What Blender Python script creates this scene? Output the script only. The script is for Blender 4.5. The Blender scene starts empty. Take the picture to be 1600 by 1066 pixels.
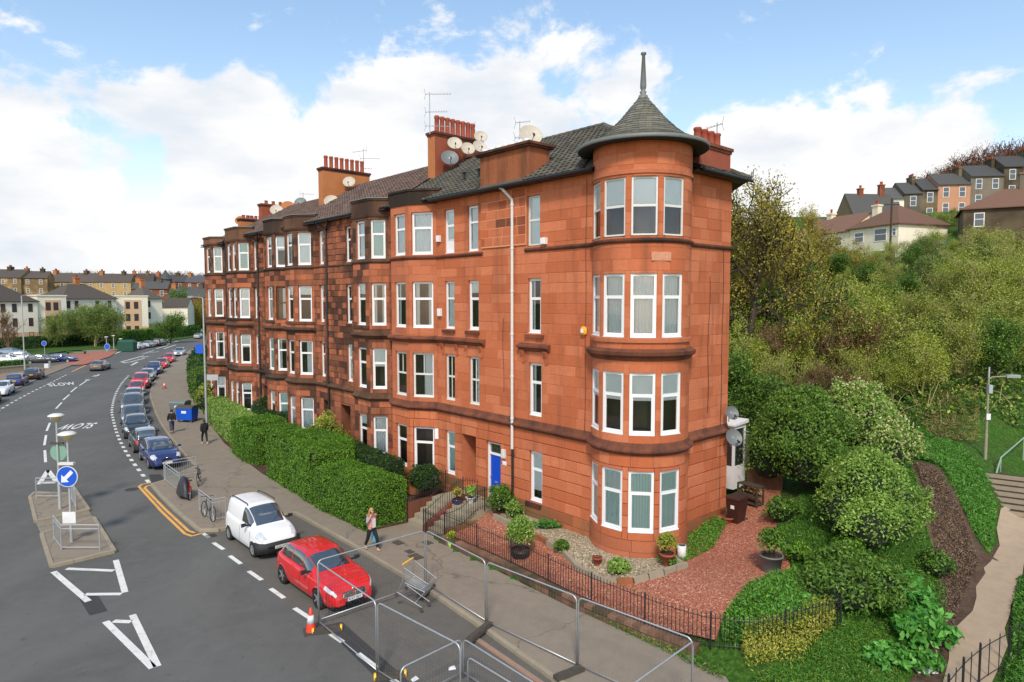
import bpy, bmesh, math, random
import numpy as np
from mathutils import Matrix, Vector, noise
random.seed(7); rng = np.random.default_rng(7)
C = bpy.context.scene.collection
S = bpy.context.scene
R_ = math.radians

# ------------------------------------------------------------------ camera
CAM_H = 10.0; PITCH = 3.611; FOC = 1030.0 / 1600 * 36.0
cd = bpy.data.cameras.new('camera'); cam = bpy.data.objects.new('camera', cd); C.objects.link(cam)
cd.sensor_width = 36.0; cd.lens = FOC; cd.clip_start = 0.1; cd.clip_end = 6000
cam.location = (0, 0, CAM_H); cam.rotation_euler = (R_(90 - PITCH), 0, 0)
S.camera = cam
S.view_settings.view_transform = 'Standard'; S.view_settings.look = 'None'
S.view_settings.exposure = 0.36; S.view_settings.gamma = 1.0; S.view_settings.use_curve_mapping = False
S.render.resolution_x = 1024; S.render.resolution_y = 682

# ------------------------------------------------------------------ world: sky with cumulus
SUN_EL, SUN_AZ = 46.0, 184.0          # azimuth clockwise from +Y
w = bpy.data.worlds.new('World'); S.world = w; w.use_nodes = True
nt = w.node_tree; nt.nodes.clear(); N = nt.nodes.new; LK = nt.links.new
def M_(op, a, b=None, c=None, clamp=False):
    n = N('ShaderNodeMath'); n.operation = op; n.use_clamp = clamp
    for i, x in enumerate((a, b, c)):
        if x is None: continue
        if isinstance(x, (int, float)): n.inputs[i].default_value = x
        else: LK(x, n.inputs[i])
    return n.outputs[0]
def px_dir(px, py):
    x = (px - 800) / 1030.; y = -(py - 533) / 1030.; p = R_(PITCH)
    return Vector((x, math.cos(p) + y * math.sin(p), -math.sin(p) + y * math.cos(p))).normalized()
tc = N('ShaderNodeTexCoord'); dirv = N('ShaderNodeVectorMath'); dirv.operation = 'NORMALIZE'; LK(tc.outputs['Generated'], dirv.inputs[0])
sky = N('ShaderNodeTexSky'); sky.sky_type = 'NISHITA'; sky.sun_disc = False
sky.sun_elevation = R_(SUN_EL); sky.sun_rotation = R_(SUN_AZ); sky.altitude = 50; sky.air_density = 1.0; sky.dust_density = 0.6; sky.ozone_density = 1.4
sep = N('ShaderNodeSeparateXYZ'); LK(dirv.outputs[0], sep.inputs[0])
def noise_tex(scale, det, rough, zs=1.6, off=(0, 0, 0), dist=0.0):
    mp = N('ShaderNodeMapping'); mp.inputs['Scale'].default_value = (1, 1, zs); mp.inputs['Location'].default_value = off
    LK(dirv.outputs[0], mp.inputs['Vector'])
    n = N('ShaderNodeTexNoise'); n.inputs['Scale'].default_value = scale; n.inputs['Detail'].default_value = det
    n.inputs['Roughness'].default_value = rough; n.inputs['Distortion'].default_value = dist
    LK(mp.outputs[0], n.inputs['Vector']); return n.outputs['Fac']
blobs = [(235,150,80,1.0),(215,110,40,.5),(400,150,70,.9),(330,210,60,.6),(560,180,120,1.1),(640,170,110,1.1),(400,290,170,1.2),(310,320,120,1.0),(790,170,100,1.1),(860,190,70,1.0),(620,300,260,1.1),
         (30,240,70,.8),(60,330,180,1.0),(150,290,90,.75),(120,400,140,.8),(250,410,120,.8),(1130,240,110,1.1),(1240,260,130,1.2),(1390,235,100,1.2),(1370,160,45,.8),(1310,155,14,.5),(1480,225,80,1.1),(1300,330,200,1.2),
         (1450,330,200,.9),(930,190,35,.7),(1580,45,25,.4),(900,300,250,1.0)]
acc = None
for px, py, r, wt in blobs:
    d = px_dir(px, py); rad = r / 1030.0
    dp = N('ShaderNodeVectorMath'); dp.operation = 'DISTANCE'; LK(dirv.outputs[0], dp.inputs[0]); dp.inputs[1].default_value = d
    g = M_('SUBTRACT', 1.0, M_('DIVIDE', dp.outputs['Value'], rad * 1.12))
    g = M_('MULTIPLY', M_('MAXIMUM', g, 0.0), wt)
    acc = g if acc is None else M_('SMOOTH_MAX', acc, g, 0.18)
gen = M_('MULTIPLY', M_('SUBTRACT', noise_tex(1.6, 3, .5, 2.2, (3, 1, 0)), 0.52), 3.0)      # clouds all round outside the mapped part
behind = M_('MULTIPLY', M_('SUBTRACT', 0.55, sep.outputs['Y'], clamp=True), 2.5, clamp=True)
acc = M_('MAXIMUM', acc, M_('MULTIPLY', gen, behind))
n1 = noise_tex(7.0, 9, .62, 1.5, (0, 0, .3), .25)
dens = M_('ADD', acc, M_('MULTIPLY', M_('SUBTRACT', n1, .5), 2.5))
mask = N('ShaderNodeMapRange'); mask.interpolation_type = 'SMOOTHSTEP'; LK(dens, mask.inputs[0])
mask.inputs[1].default_value = 0.26; mask.inputs[2].default_value = 0.58
n2 = noise_tex(4.5, 6, .55, 2.5, (5, 2, 1))
cr = N('ShaderNodeValToRGB'); LK(n2, cr.inputs[0])
cr.color_ramp.elements[0].position = .34; cr.color_ramp.elements[0].color = (.74, .79, .86, 1)
cr.color_ramp.elements[1].position = .56; cr.color_ramp.elements[1].color = (1.0, .985, .96, 1)
hz = N('ShaderNodeMapRange'); LK(sep.outputs['Z'], hz.inputs[0]); hz.inputs[1].default_value = -.02; hz.inputs[2].default_value = .45
grade = N('ShaderNodeValToRGB'); LK(hz.outputs[0], grade.inputs[0])
grade.color_ramp.elements[0].color = (1.50, 1.22, 1.14, 1); grade.color_ramp.elements[1].color = (1.48, 1.50, 1.36, 1)
mul = N('ShaderNodeMix'); mul.data_type = 'RGBA'; mul.blend_type = 'MULTIPLY'; mul.inputs[0].default_value = 1
LK(sky.outputs[0], mul.inputs[6]); LK(grade.outputs[0], mul.inputs[7])
bg1 = N('ShaderNodeBackground'); LK(mul.outputs[2], bg1.inputs[0]); bg1.inputs[1].default_value = 0.132
bg2 = N('ShaderNodeBackground'); LK(cr.outputs[0], bg2.inputs[0]); bg2.inputs[1].default_value = 0.84
mx = N('ShaderNodeMixShader'); LK(mask.outputs[0], mx.inputs[0]); LK(bg1.outputs[0], mx.inputs[1]); LK(bg2.outputs[0], mx.inputs[2])
wo = N('ShaderNodeOutputWorld'); LK(mx.outputs[0], wo.inputs[0])

sl = bpy.data.lights.new('sun', 'SUN'); sl.energy = 2.5; sl.angle = R_(9); sl.color = (1, .91, .78)
sun = bpy.data.objects.new('sun', sl); C.objects.link(sun); sun.location = (-20, -40, 60)
sun.rotation_euler = (R_(90 - SUN_EL), 0, R_(180 - SUN_AZ))

# ------------------------------------------------------------------ frames of reference
O_ = Vector((4.77, 24.5, 0)); AA = math.atan(935 / 1030.)
U_ = Vector((-math.sin(AA), math.cos(AA), 0)); V_ = Vector((-math.cos(AA), -math.sin(AA), 0))
ROT = math.atan2(-U_.y, -U_.x)                      # rotation that takes local +x to -u (along the street front, to the right)
def L(u, v, z=0.0): return O_ + U_ * u + V_ * v + Vector((0, 0, z))
def gp(px, py, z=0.0):                              # where a sight line meets the level z
    d = px_dir(px, py); t = (z - CAM_H) / d.z; return Vector((d.x * t, d.y * t, z))
def yp(px, py, Y):                                  # where a sight line meets the upright plane at distance Y
    d = px_dir(px, py); t = Y / d.y; return Vector((d.x * t, Y, CAM_H + d.z * t))
def uv_of(p): q = Vector(p) - O_; return q.dot(U_), q.dot(V_)
def sm(a, b, x):
    t = min(1, max(0, (x - a) / (b - a))); return t * t * (3 - 2 * t)
def lerp(a, b, t): return a + (b - a) * t
def interp(pts, x):
    if x <= pts[0][0]: return pts[0][1]
    for (a, b), (c, d) in zip(pts, pts[1:]):
        if x <= c: return b + (d - b) * (x - a) / (c - a)
    return pts[-1][1]

# ------------------------------------------------------------------ terrain height
FENCE_CURVE = [(6.6, 4.3), (5.0, 4.25), (2.0, 4.35), (-1.1, 4.5), (-4.0, 4.35), (-6.3, 4.2)]
def hgt(x, y):
    u, v = uv_of((x, y, 0))
    r = sm(-2.5, -7.5, u)                             # right of the garden
    base = -0.06
    if u < 7.4 and v < 4.6:                            # gardens
        g = 0.42 * sm(4.6, 4.1, v) + 0.40 * sm(3.6, 1.6, v) + 0.14 * max(0, -v - .6) * sm(2, -1, u) * (v > -9)+ (1.2 * sm(2,-1,u) if v <= -9 else 0)
        base += g * sm(-9.5, -6.0, u)
    # footpath strip on the right rises gently to the steps, then the bank
    k = sm(-1.0, -6.5, u) 
    base += k * (0.32 + 0.035 * max(0, y - 17)) * sm(4.9, 2.5, v)
    yb = 34.5 - 0.05 * (x - 10)
    side = sm(2.0, 10.0, x - (y - 34) * .12)
    if y > yb:
        rise = 12.4 * sm(0, 1, (y - yb) / 42.0) + 1.2 * sm(0, 4, y - yb)
        far = 14 * sm(95, 150, y + .3 * (x - 40)) * sm(10, 60, x)
        base += side * (rise + far)
        base += side * .45 * noise.noise(Vector((x * .11, y * .11, 0)))
    if y > 120 and x < 5:
        base += 9.0 * sm(182, 300, y) + 6 * sm(300, 600, y)
    return base
# ------------------------------------------------------------------ object helpers
def tag(o, label=None, cat=None, group=None, kind=None):
    if label: o['label'] = label
    if cat: o['category'] = cat
    if group: o['group'] = group
    if kind: o['kind'] = kind
    return o
def empty(name, loc, rz=0, label=None, cat=None, group=None):
    o = bpy.data.objects.new(name, None); C.objects.link(o); o.empty_display_size = .2
    o.location = loc; o.rotation_euler = (0, 0, rz); return tag(o, label, cat, group)
def link(name, me, parent=None, loc=None, rot=None, scale=None):
    o = bpy.data.objects.new(name, me); C.objects.link(o)
    if parent is not None: o.parent = parent
    if loc is not None: o.location = loc
    if rot is not None: o.rotation_euler = rot
    if scale is not None: o.scale = scale
    return o
def copy_tree(o, parent=None, kids=None):
    if kids is None:
        kids = {}
        for q in bpy.data.objects:
            if q.parent: kids.setdefault(q.parent.name, []).append(q)
    c = o.copy(); C.objects.link(c); c.parent = parent
    for ch in kids.get(o.name, []): copy_tree(ch, c, kids)
    return c
class MB:
    def __init__(s): s.v = []; s.f = []; s.m = []; s.M = None; s.mi = 0
    def add(s, vs, fs, mi=None):
        b = len(s.v)
        if s.M is not None: vs = [s.M @ Vector(p) for p in vs]
        s.v += [tuple(p) for p in vs]; s.f += [tuple(i + b for i in f) for f in fs]
        s.m += [s.mi if mi is None else mi] * len(fs); return s
    def box(s, x0, x1, y0, y1, z0, z1, mi=None):
        return s.add([(x0,y0,z0),(x1,y0,z0),(x1,y1,z0),(x0,y1,z0),(x0,y0,z1),(x1,y0,z1),(x1,y1,z1),(x0,y1,z1)],
                     [(0,3,2,1),(4,5,6,7),(0,1,5,4),(1,2,6,5),(2,3,7,6),(3,0,4,7)], mi)
    def bar(s, p, q, w, h, mi=None, up=(0, 0, 1)):      # rectangular bar between two points
        p = Vector(p); q = Vector(q); d = (q - p).normalized(); upv = Vector(up)
        if abs(d.dot(upv)) > .98: upv = Vector((1, 0, 0))
        a = d.cross(upv).normalized() * (w / 2); b = a.cross(d).normalized() * (h / 2)
        vs = [p - a - b, p + a - b, p + a + b, p - a + b, q - a - b, q + a - b, q + a + b, q - a + b]
        return s.add(vs, [(0,3,2,1),(4,5,6,7),(0,1,5,4),(1,2,6,5),(2,3,7,6),(3,0,4,7)], mi)
    def tube(s, pts, r, n=6, closed=False, caps=True, mi=None):
        pts = [Vector(p) for p in pts]; m = len(pts); vs = []; fs = []; up = None
        rs = r if isinstance(r, (list, tuple)) else [r] * m
        for i, p in enumerate(pts):
            if closed: d = pts[(i + 1) % m] - pts[i - 1]
            else: d = pts[min(i + 1, m - 1)] - pts[max(i - 1, 0)]
            d = d.normalized() if d.length > 1e-9 else Vector((0, 0, 1))
            if up is None: up = Vector((0, 0, 1)) if abs(d.z) < .9 else Vector((1, 0, 0))
            a = d.cross(up)
            if a.length < 1e-4: a = d.cross(Vector((.3, .9, .1)))
            a.normalize(); b = a.cross(d).normalized(); up = b
            for k in range(n):
                t = 2 * math.pi * k / n; vs.append(p + (a * math.cos(t) + b * math.sin(t)) * rs[i])
        for i in range(m if closed else m - 1):
            j = (i + 1) % m
            for k in range(n): fs.append((i*n+k, j*n+k, j*n+(k+1)%n, i*n+(k+1)%n))
        if caps and not closed: fs += [tuple(range(n)), tuple(range((m-1)*n+n-1, (m-1)*n-1, -1))]
        return s.add(vs, fs, mi)
    def lathe(s, prof, n=16, mi=None, cx=0, cy=0, a0=0, a1=None):
        vs = []; fs = []; m = len(prof); full = a1 is None
        k_ = n if full else n + 1
        for r, z in prof:
            for k in range(k_):
                t = a0 + (2 * math.pi if full else a1 - a0) * k / n
                vs.append((cx + r * math.cos(t), cy + r * math.sin(t), z))
        for i in range(m - 1):
            for k in range(n):
                k2 = (k + 1) % k_
                fs.append((i*k_+k, i*k_+k2, (i+1)*k_+k2, (i+1)*k_+k))
        return s.add(vs, fs, mi)
    def prism(s, poly, z0, z1, mi=None, top=None):
        n = len(poly); z0f = z0 if callable(z0) else (lambda x, y: z0); z1f = z1 if callable(z1) else (lambda x, y: z1)
        vs = [(x, y, z0f(x, y)) for x, y in poly] + [(x, y, z1f(x, y)) for x, y in poly]
        fs = [tuple(range(n - 1, -1, -1)), tuple(range(n, 2 * n))] + [(i, (i+1) % n, n + (i+1) % n, n + i) for i in range(n)]
        return s.add(vs, fs, mi)
    def sweep(s, path, prof, mi=None, closed=False, cap=True):
        """profile [(out, z)] swept along a plan polyline; out is to the LEFT of travel"""
        P = [Vector(p[:2]) for p in path]; m = len(P); k = len(prof); vs = []; fs = []
        for i in range(m):
            if closed: a = P[i] - P[i - 1]; b = P[(i + 1) % m] - P[i]
            else: a = P[i] - P[i - 1] if i else P[1] - P[0]; b = P[i + 1] - P[i] if i < m - 1 else P[-1] - P[-2]
            na = Vector((-a.y, a.x)).normalized(); nb = Vector((-b.y, b.x)).normalized()
            nn = (na + nb)
            nn = nn / max(.35, nn.dot(na)) if nn.length > 1e-6 else na
            for o, z in prof: vs.append((P[i].x + nn.x * o, P[i].y + nn.y * o, z))
        for i in range(m if closed else m - 1):
            j = (i + 1) % m
            for q in range(k): fs.append((i*k+q, i*k+(q+1) % k, j*k+(q+1) % k, j*k+q))
        if cap and not closed: fs += [tuple(range(k - 1, -1, -1)), tuple(range((m-1)*k, m*k))]
        return s.add(vs, fs, mi)
    def mesh(s, name, mats, smooth=False):
        me = bpy.data.meshes.new(name); me.from_pydata(s.v, [], s.f)
        for m in (mats if isinstance(mats, (list, tuple)) else [mats]): me.materials.append(m)
        if len(set(s.m)) > 1 or (s.m and s.m[0]): me.polygons.foreach_set('material_index', s.m)
        if smooth: me.polygons.foreach_set('use_smooth', [True] * len(me.polygons))
        me.update(); return me
    def build(s, name, mats, parent=None, smooth=False, loc=None, rot=None):
        return link(name, s.mesh(name, mats, smooth), parent, loc, rot)
    def build_top(s, name, mats, smooth=False):       # verts in world space; origin moved to the base
        xs = [p[0] for p in s.v]; ys = [p[1] for p in s.v]; zs = [p[2] for p in s.v]
        o = Vector(((min(xs) + max(xs)) / 2, (min(ys) + max(ys)) / 2, min(zs)))
        s.v = [(p[0]-o.x, p[1]-o.y, p[2]-o.z) for p in s.v]
        return link(name, s.mesh(name, mats, smooth), None, o)
def np_mesh(name, V, F, mats, mi=None, smooth=False):
    """V (n,3); F (m,k) with constant k"""
    me = bpy.data.meshes.new(name); V = np.asarray(V, dtype=np.float32); F = np.asarray(F, dtype=np.int32)
    me.vertices.add(len(V)); me.vertices.foreach_set('co', V.ravel())
    m, k = F.shape; me.loops.add(m * k); me.loops.foreach_set('vertex_index', F.ravel())
    me.polygons.add(m); me.polygons.foreach_set('loop_start', np.arange(0, m * k, k, dtype=np.int32))
    try: me.polygons.foreach_set('loop_total', np.full(m, k, dtype=np.int32))
    except Exception: pass
    for q in (mats if isinstance(mats, (list, tuple)) else [mats]): me.materials.append(q)
    if mi is not None: me.polygons.foreach_set('material_index', np.asarray(mi, dtype=np.int32))
    if smooth: me.polygons.foreach_set('use_smooth', np.ones(m, dtype=bool))
    me.update(calc_edges=True); me.validate(); return me
def leaf_quads(P, size, aspect=.55, up=None, jitter=.5, fold=0):
    """diamond leaves at points P (n,3); `up` optional preferred normals (n,3)"""
    n = len(P); size = np.broadcast_to(size, n)
    a = rng.normal(size=(n, 3))
    if up is not None: nm = up + rng.normal(size=(n, 3)) * jitter
    else: nm = rng.normal(size=(n, 3))
    nm /= np.linalg.norm(nm, axis=1, keepdims=True) + 1e-9
    a = a - (a * nm).sum(1, keepdims=True) * nm; a /= np.linalg.norm(a, axis=1, keepdims=True) + 1e-9
    b = np.cross(nm, a); s = size[:, None]
    V = np.stack([P - a * s, P - b * s * aspect, P + a * s, P + b * s * aspect], 1).reshape(-1, 3)
    F = np.arange(n * 4).reshape(-1, 4); return V, F

# ------------------------------------------------------------------ materials
def srgb(r, g, b): return tuple(((x / 255) / 12.92 if x / 255 <= .04045 else ((x / 255 + .055) / 1.055) ** 2.4) for x in (r, g, b))
class NT:
    def __init__(s, name):
        s.m = bpy.data.materials.new(name); s.m.use_nodes = True; s.t = s.m.node_tree
        s.b = s.t.nodes['Principled BSDF']; s.N = s.t.nodes.new; s.L = s.t.links.new; s._pos = None
    @property
    def pos(s):
        if s._pos is None: s._pos = s.N('ShaderNodeNewGeometry')
        return s._pos.outputs['Position']
    @property
    def isl(s): s.pos; return s._pos.outputs['Random Per Island']
    def objr(s): return s.N('ShaderNodeObjectInfo').outputs['Random']
    def noise(s, scale, det=3, rough=.5, vec=None, sc=None, dist=0):
        n = s.N('ShaderNodeTexNoise'); n.inputs['Scale'].default_value = scale; n.inputs['Detail'].default_value = det
        n.inputs['Roughness'].default_value = rough; n.inputs['Distortion'].default_value = dist
        v = vec or s.pos
        if sc:
            mp = s.N('ShaderNodeMapping'); mp.inputs['Scale'].default_value = sc; s.L(v, mp.inputs['Vector']); v = mp.outputs[0]
        s.L(v, n.inputs['Vector']); return n.outputs['Fac']
    def math(s, op, a, b=None, clamp=False):
        n = s.N('ShaderNodeMath'); n.operation = op; n.use_clamp = clamp
        for i, x in enumerate((a, b)):
            if x is None: continue
            if isinstance(x, (int, float)): n.inputs[i].default_value = x
            else: s.L(x, n.inputs[i])
        return n.outputs[0]
    def ramp(s, fac, stops, const=False):
        n = s.N('ShaderNodeValToRGB'); s.L(fac, n.inputs[0]); e = n.color_ramp.elements
        if const: n.color_ramp.interpolation = 'CONSTANT'
        while len(e) < len(stops): e.new(.5)
        for i, (p, c) in enumerate(stops):
            e[i].position = p; e[i].color = (c, c, c, 1) if isinstance(c, (int, float)) else (*c[:3], 1)
        return n.outputs[0]
    def mix(s, fac, a, b, mode='MIX'):
        n = s.N('ShaderNodeMix'); n.data_type = 'RGBA'; n.blend_type = mode
        if isinstance(fac, (int, float)): n.inputs[0].default_value = fac
        else: s.L(fac, n.inputs[0])
        for i, x in ((6, a), (7, b)):
            if isinstance(x, tuple): n.inputs[i].default_value = (*x[:3], 1)
            else: s.L(x, n.inputs[i])
        return n.outputs[2]
    def col(s, c):
        if isinstance(c, tuple): s.b.inputs['Base Color'].default_value = (*c[:3], 1)
        else: s.L(c, s.b.inputs['Base Color'])
        return s
    def set(s, rough=.7, metal=0, spec=.5, coat=0):
        if isinstance(rough, (int, float)): s.b.inputs['Roughness'].default_value = rough
        else: s.L(rough, s.b.inputs['Roughness'])
        s.b.inputs['Metallic'].default_value = metal
        s.b.inputs['Specular IOR Level'].default_value = spec
        if coat: s.b.inputs['Coat Weight'].default_value = coat; s.b.inputs['Coat Roughness'].default_value = .04
        return s
    def bump(s, h, strength=.3, dist=.02):
        n = s.N('ShaderNodeBump'); n.inputs['Strength'].default_value = strength; n.inputs['Distance'].default_value = dist
        s.L(h, n.inputs['Height']); s.L(n.outputs[0], s.b.inputs['Normal']); return s
def dim(c, k): return tuple(x * k for x in c[:3])
_mc = {}
def plain(name, c, rough=.6, metal=0, spec=.5, var=.15, scale=6, coat=0, bump=0):
    if name in _mc: return _mc[name]
    t = NT(name); f = t.noise(scale, 4, .6)
    t.col(t.mix(f, dim(c, 1 - var), dim(c, 1 + var))).set(rough, metal, spec, coat)
    if bump: t.bump(t.noise(scale * 6, 3, .6), bump, .01)
    _mc[name] = t.m; return t.m
def sandstone(name, c1, c2, dark, soot=0.0, rough_face=.25):
    t = NT(name); r = t.math('FRACT', t.math('ADD', t.objr(), t.isl))
    k_ = .5 if soot < .2 else 1; base = t.ramp(r, [(0, dim(c1, 1 - .2 * k_)), (.35, c1), (.7, c2), (1, dim(c2, 1 + .18 * k_))])
    big = t.noise(.55, 5, .6)
    base = t.mix(t.ramp(big, [(.35, 0.0), (.7, .35)]), base, dim(c1, .72))
    fine = t.noise(9, 6, .7)
    base = t.mix(t.ramp(fine, [(.3, .28), (.6, 0.0)]), base, dim(c1, .6))
    bed = t.noise(2.2, 6, .75, sc=(1, 1, 5)); base = t.mix(t.ramp(bed, [(.38, .30), (.5, 0.0), (.58, 0.0), (.72, .22)]), base, dim(c2, .72))
    pit = t.noise(16, 3, .6, sc=(1, 1, 2.2)); base = t.mix(t.ramp(pit, [(.66, 0.0), (.74, .6)]), base, dim(c1, .42))
    streak = t.noise(1.0, 5, .65, sc=(1.8, 1.8, .22))
    base = t.mix(t.ramp(streak, [(.56 - .2 * soot, 0.0), (.74 - .12 * soot, .35 + .5 * soot)]), base, dark)
    if soot > .2:
        perb = t.math('FRACT', t.math('MULTIPLY', r, 7.31))
        reg = t.noise(.35, 3, .5, sc=(1, 1, .8))
        base = t.mix(t.math('MULTIPLY', t.ramp(perb, [(.35, 0.0), (.6, 1.0)]), t.ramp(reg, [(.36, 0.0), (.55, .85)])), base, dark)
    t.col(base).set(.9, 0, .25).bump(t.math('ADD', t.noise(14, 6, .7), t.math('MULTIPLY', t.noise(70, 3, .6), .3)), rough_face, .03)
    return t.m
SA = srgb(203, 122, 85); SA2 = srgb(193, 107, 69); SB = srgb(182, 108, 76); SB2 = srgb(152, 94, 68); SOOT = srgb(62, 46, 38)
m_stoneA = sandstone('sandstone_red', SA2, SA, srgb(100, 66, 50), .18)
m_stoneB = sandstone('sandstone_sooty', SB2, SB, SOOT, .60, .8)
m_stoneB2 = sandstone('sandstone_sooty_smooth', SB2, SB, SOOT, .30, .3)
m_stoneP = sandstone('sandstone_stained', srgb(170, 92, 60), srgb(192, 100, 62), srgb(104, 66, 48), .30, .3)
m_stoneBlk = sandstone('sandstone_black', srgb(108, 78, 60), srgb(126, 88, 66), srgb(56, 44, 38), .45, .5)
m_trimA = sandstone('sandstone_dressed', srgb(182, 106, 74), srgb(190, 114, 80), srgb(96, 60, 44), .14)
m_stringA = sandstone('sandstone_string', srgb(126, 76, 56), srgb(140, 82, 60), srgb(50, 42, 38), .62, .4)
m_stringB = sandstone('sandstone_string_dark', srgb(92, 70, 56), srgb(110, 78, 58), srgb(42, 36, 32), .55, .4)
m_plinth = sandstone('sandstone_plinth', srgb(164, 98, 64), srgb(174, 104, 68), srgb(112, 92, 62), .3)
m_mortar = plain('mortar_pale', srgb(216, 146, 106), .95, var=.12, scale=3)
m_joint = plain('joint_dark_sandstone', srgb(140, 68, 46), .95, var=.12, scale=3)  # darker sandstone colour behind the ground-floor blocks
m_jointB = plain('joint_old', srgb(120, 78, 58), .95, var=.3, scale=2)
m_white = plain('white_upvc', (.78, .78, .78), .32, var=.04, scale=2)
m_cream = plain('old_white_timber', (.66, .66, .62), .5, var=.1, scale=8)
m_brown = plain('varnished_timber', srgb(96, 60, 36), .4, var=.25, scale=8)
m_black = plain('black_iron', (.018, .018, .02), .45, var=.3)
m_galv = plain('galvanised_steel', (.50, .52, .53), .42, .65, var=.15, scale=9)
m_alu = plain('grey_painted_steel', (.42, .45, .45), .5, .2, var=.1)
m_lead = plain('grey_lead', srgb(112, 116, 112), .55, .1, var=.2, scale=5)
m_pot = plain('terracotta_pot', srgb(152, 72, 50), .85, var=.25, scale=4, bump=.2)
m_render = plain('orange_render', srgb(178, 112, 66), .95, var=.22, scale=1.2, bump=.3)
m_renderR = plain('red_render', srgb(146, 76, 54), .95, var=.28, scale=1.2, bump=.3)
m_dish = plain('satellite_dish_cream', srgb(186, 176, 158), .55, var=.22, scale=5)
m_dishd = plain('satellite_dish_grey', srgb(104, 108, 108), .5, var=.15, scale=5)
m_room = plain('room_interior', srgb(128, 112, 98), .9, var=.4, scale=1.5)
m_blind = plain('roller_blind', (.88, .89, .85), .8, var=.05, scale=2)
m_blindg = plain('vertical_blind_green', srgb(204, 224, 214), .8, var=.08, scale=12)
m_curt = plain('net_curtain', (.84, .85, .82), .9, var=.1, scale=14)
m_darkplant = plain('dark_ornament', (.05, .05, .05), .7)
def glass_mat():
    t = NT('window_glass'); t.N('ShaderNodeBsdfGlossy')
    n = t.t.nodes; g = [q for q in n if q.type == 'BSDF_GLOSSY'][0]; g.inputs['Roughness'].default_value = .015
    g.inputs['Color'].default_value = (.9, .95, 1, 1)
    tr = t.N('ShaderNodeBsdfTransparent'); tr.inputs[0].default_value = (.92, .95, .94, 1)
    fr = t.N('ShaderNodeFresnel'); fr.inputs[0].default_value = 1.5
    f2 = t.math('ADD', t.math('MULTIPLY', fr.outputs[0], 1.3), t.math('MULTIPLY', t.noise(.9, 2, .5), .06), True)
    mxs = t.N('ShaderNodeMixShader'); t.L(f2, mxs.inputs[0]); t.L(tr.outputs[0], mxs.inputs[1]); t.L(g.outputs[0], mxs.inputs[2])
    out = [q for q in n if q.type == 'OUTPUT_MATERIAL'][0]; t.L(mxs.outputs[0], out.inputs[0]); return t.m
m_glass = glass_mat()
m_carglass = plain('car_glass', (.03, .036, .038), .04, spec=1, var=.1); m_carglass.node_tree.nodes['Principled BSDF'].inputs['IOR'].default_value = 2.1
def leaf_mat(name, stops, rough=.55, trans=.25, patch=.35, pscale=.8):
    t = NT(name); r = t.isl
    c = t.ramp(r, stops); big = t.noise(pscale, 3, .5)
    c = t.mix(t.ramp(big, [(.35, 0.0), (.65, patch)]), c, dim(stops[0][1], .8))
    obr = t.objr(); c = t.mix(t.math('MULTIPLY', obr, .25), c, dim(stops[-1][1], .8))
    t.col(c).set(rough, 0, .35)
    tl = t.N('ShaderNodeBsdfTranslucent'); t.L(c, tl.inputs[0])
    ms = t.N('ShaderNodeMixShader'); ms.inputs[0].default_value = trans
    t.L(t.b.outputs[0], ms.inputs[1]); t.L(tl.outputs[0], ms.inputs[2])
    out = [q for q in t.t.nodes if q.type == 'OUTPUT_MATERIAL'][0]; t.L(ms.outputs[0], out.inputs[0]); return t.m
G = srgb
m_hedge = leaf_mat('privet_leaves', [(0, G(48,78,16)), (.5, G(84,130,28)), (1, G(136,182,56))])
m_hedged = leaf_mat('dark_hedge_leaves', [(0, G(24,44,16)), (.5, G(44,76,24)), (1, G(74,112,42))])
m_spring = leaf_mat('spring_leaves', [(0, G(104,122,30)), (.5, G(148,162,50)), (1, G(194,202,90))])
m_gold = leaf_mat('golden_leaves', [(0, G(112,106,28)), (.5, G(156,144,44)), (1, G(200,182,78))])
m_green = leaf_mat('green_leaves', [(0, G(48,78,22)), (.5, G(84,122,38)), (1, G(132,168,66))])
m_ivy = leaf_mat('ivy_leaves', [(0, G(32,56,18)), (.5, G(56,90,28)), (1, G(98,136,52))])
m_light = leaf_mat('light_shrub_leaves', [(0, G(84,120,36)), (.5, G(126,164,62)), (1, G(176,202,106))])
m_blos = leaf_mat('pale_yellow_blossom', [(0, G(150,150,80)), (.5, G(190,186,122)), (1, G(220,212,164))], patch=0)
m_euon = leaf_mat('bright_leaves', [(0, G(58,120,40)), (.5, G(88,156,58)), (1, G(128,190,88))])
m_grassb = leaf_mat('grass_blades', [(0, G(44,92,22)), (.5, G(70,124,32)), (1, G(112,160,58))], trans=.15)
m_straw = leaf_mat('dry_grass', [(0, G(120,96,52)), (.5, G(156,128,76)), (1, G(186,160,106))], trans=.1)
m_bark = plain('bark', G(66, 56, 42), .9, var=.35, scale=5, bump=.5)
m_twig = plain('pale_twig', G(150, 144, 92), .85, var=.35, scale=2)
m_twigd = plain('brown_twig', G(104, 74, 54), .85, var=.35, scale=2)
m_core = plain('hedge_inside', G(26, 36, 16), .95, var=.3)
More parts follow.
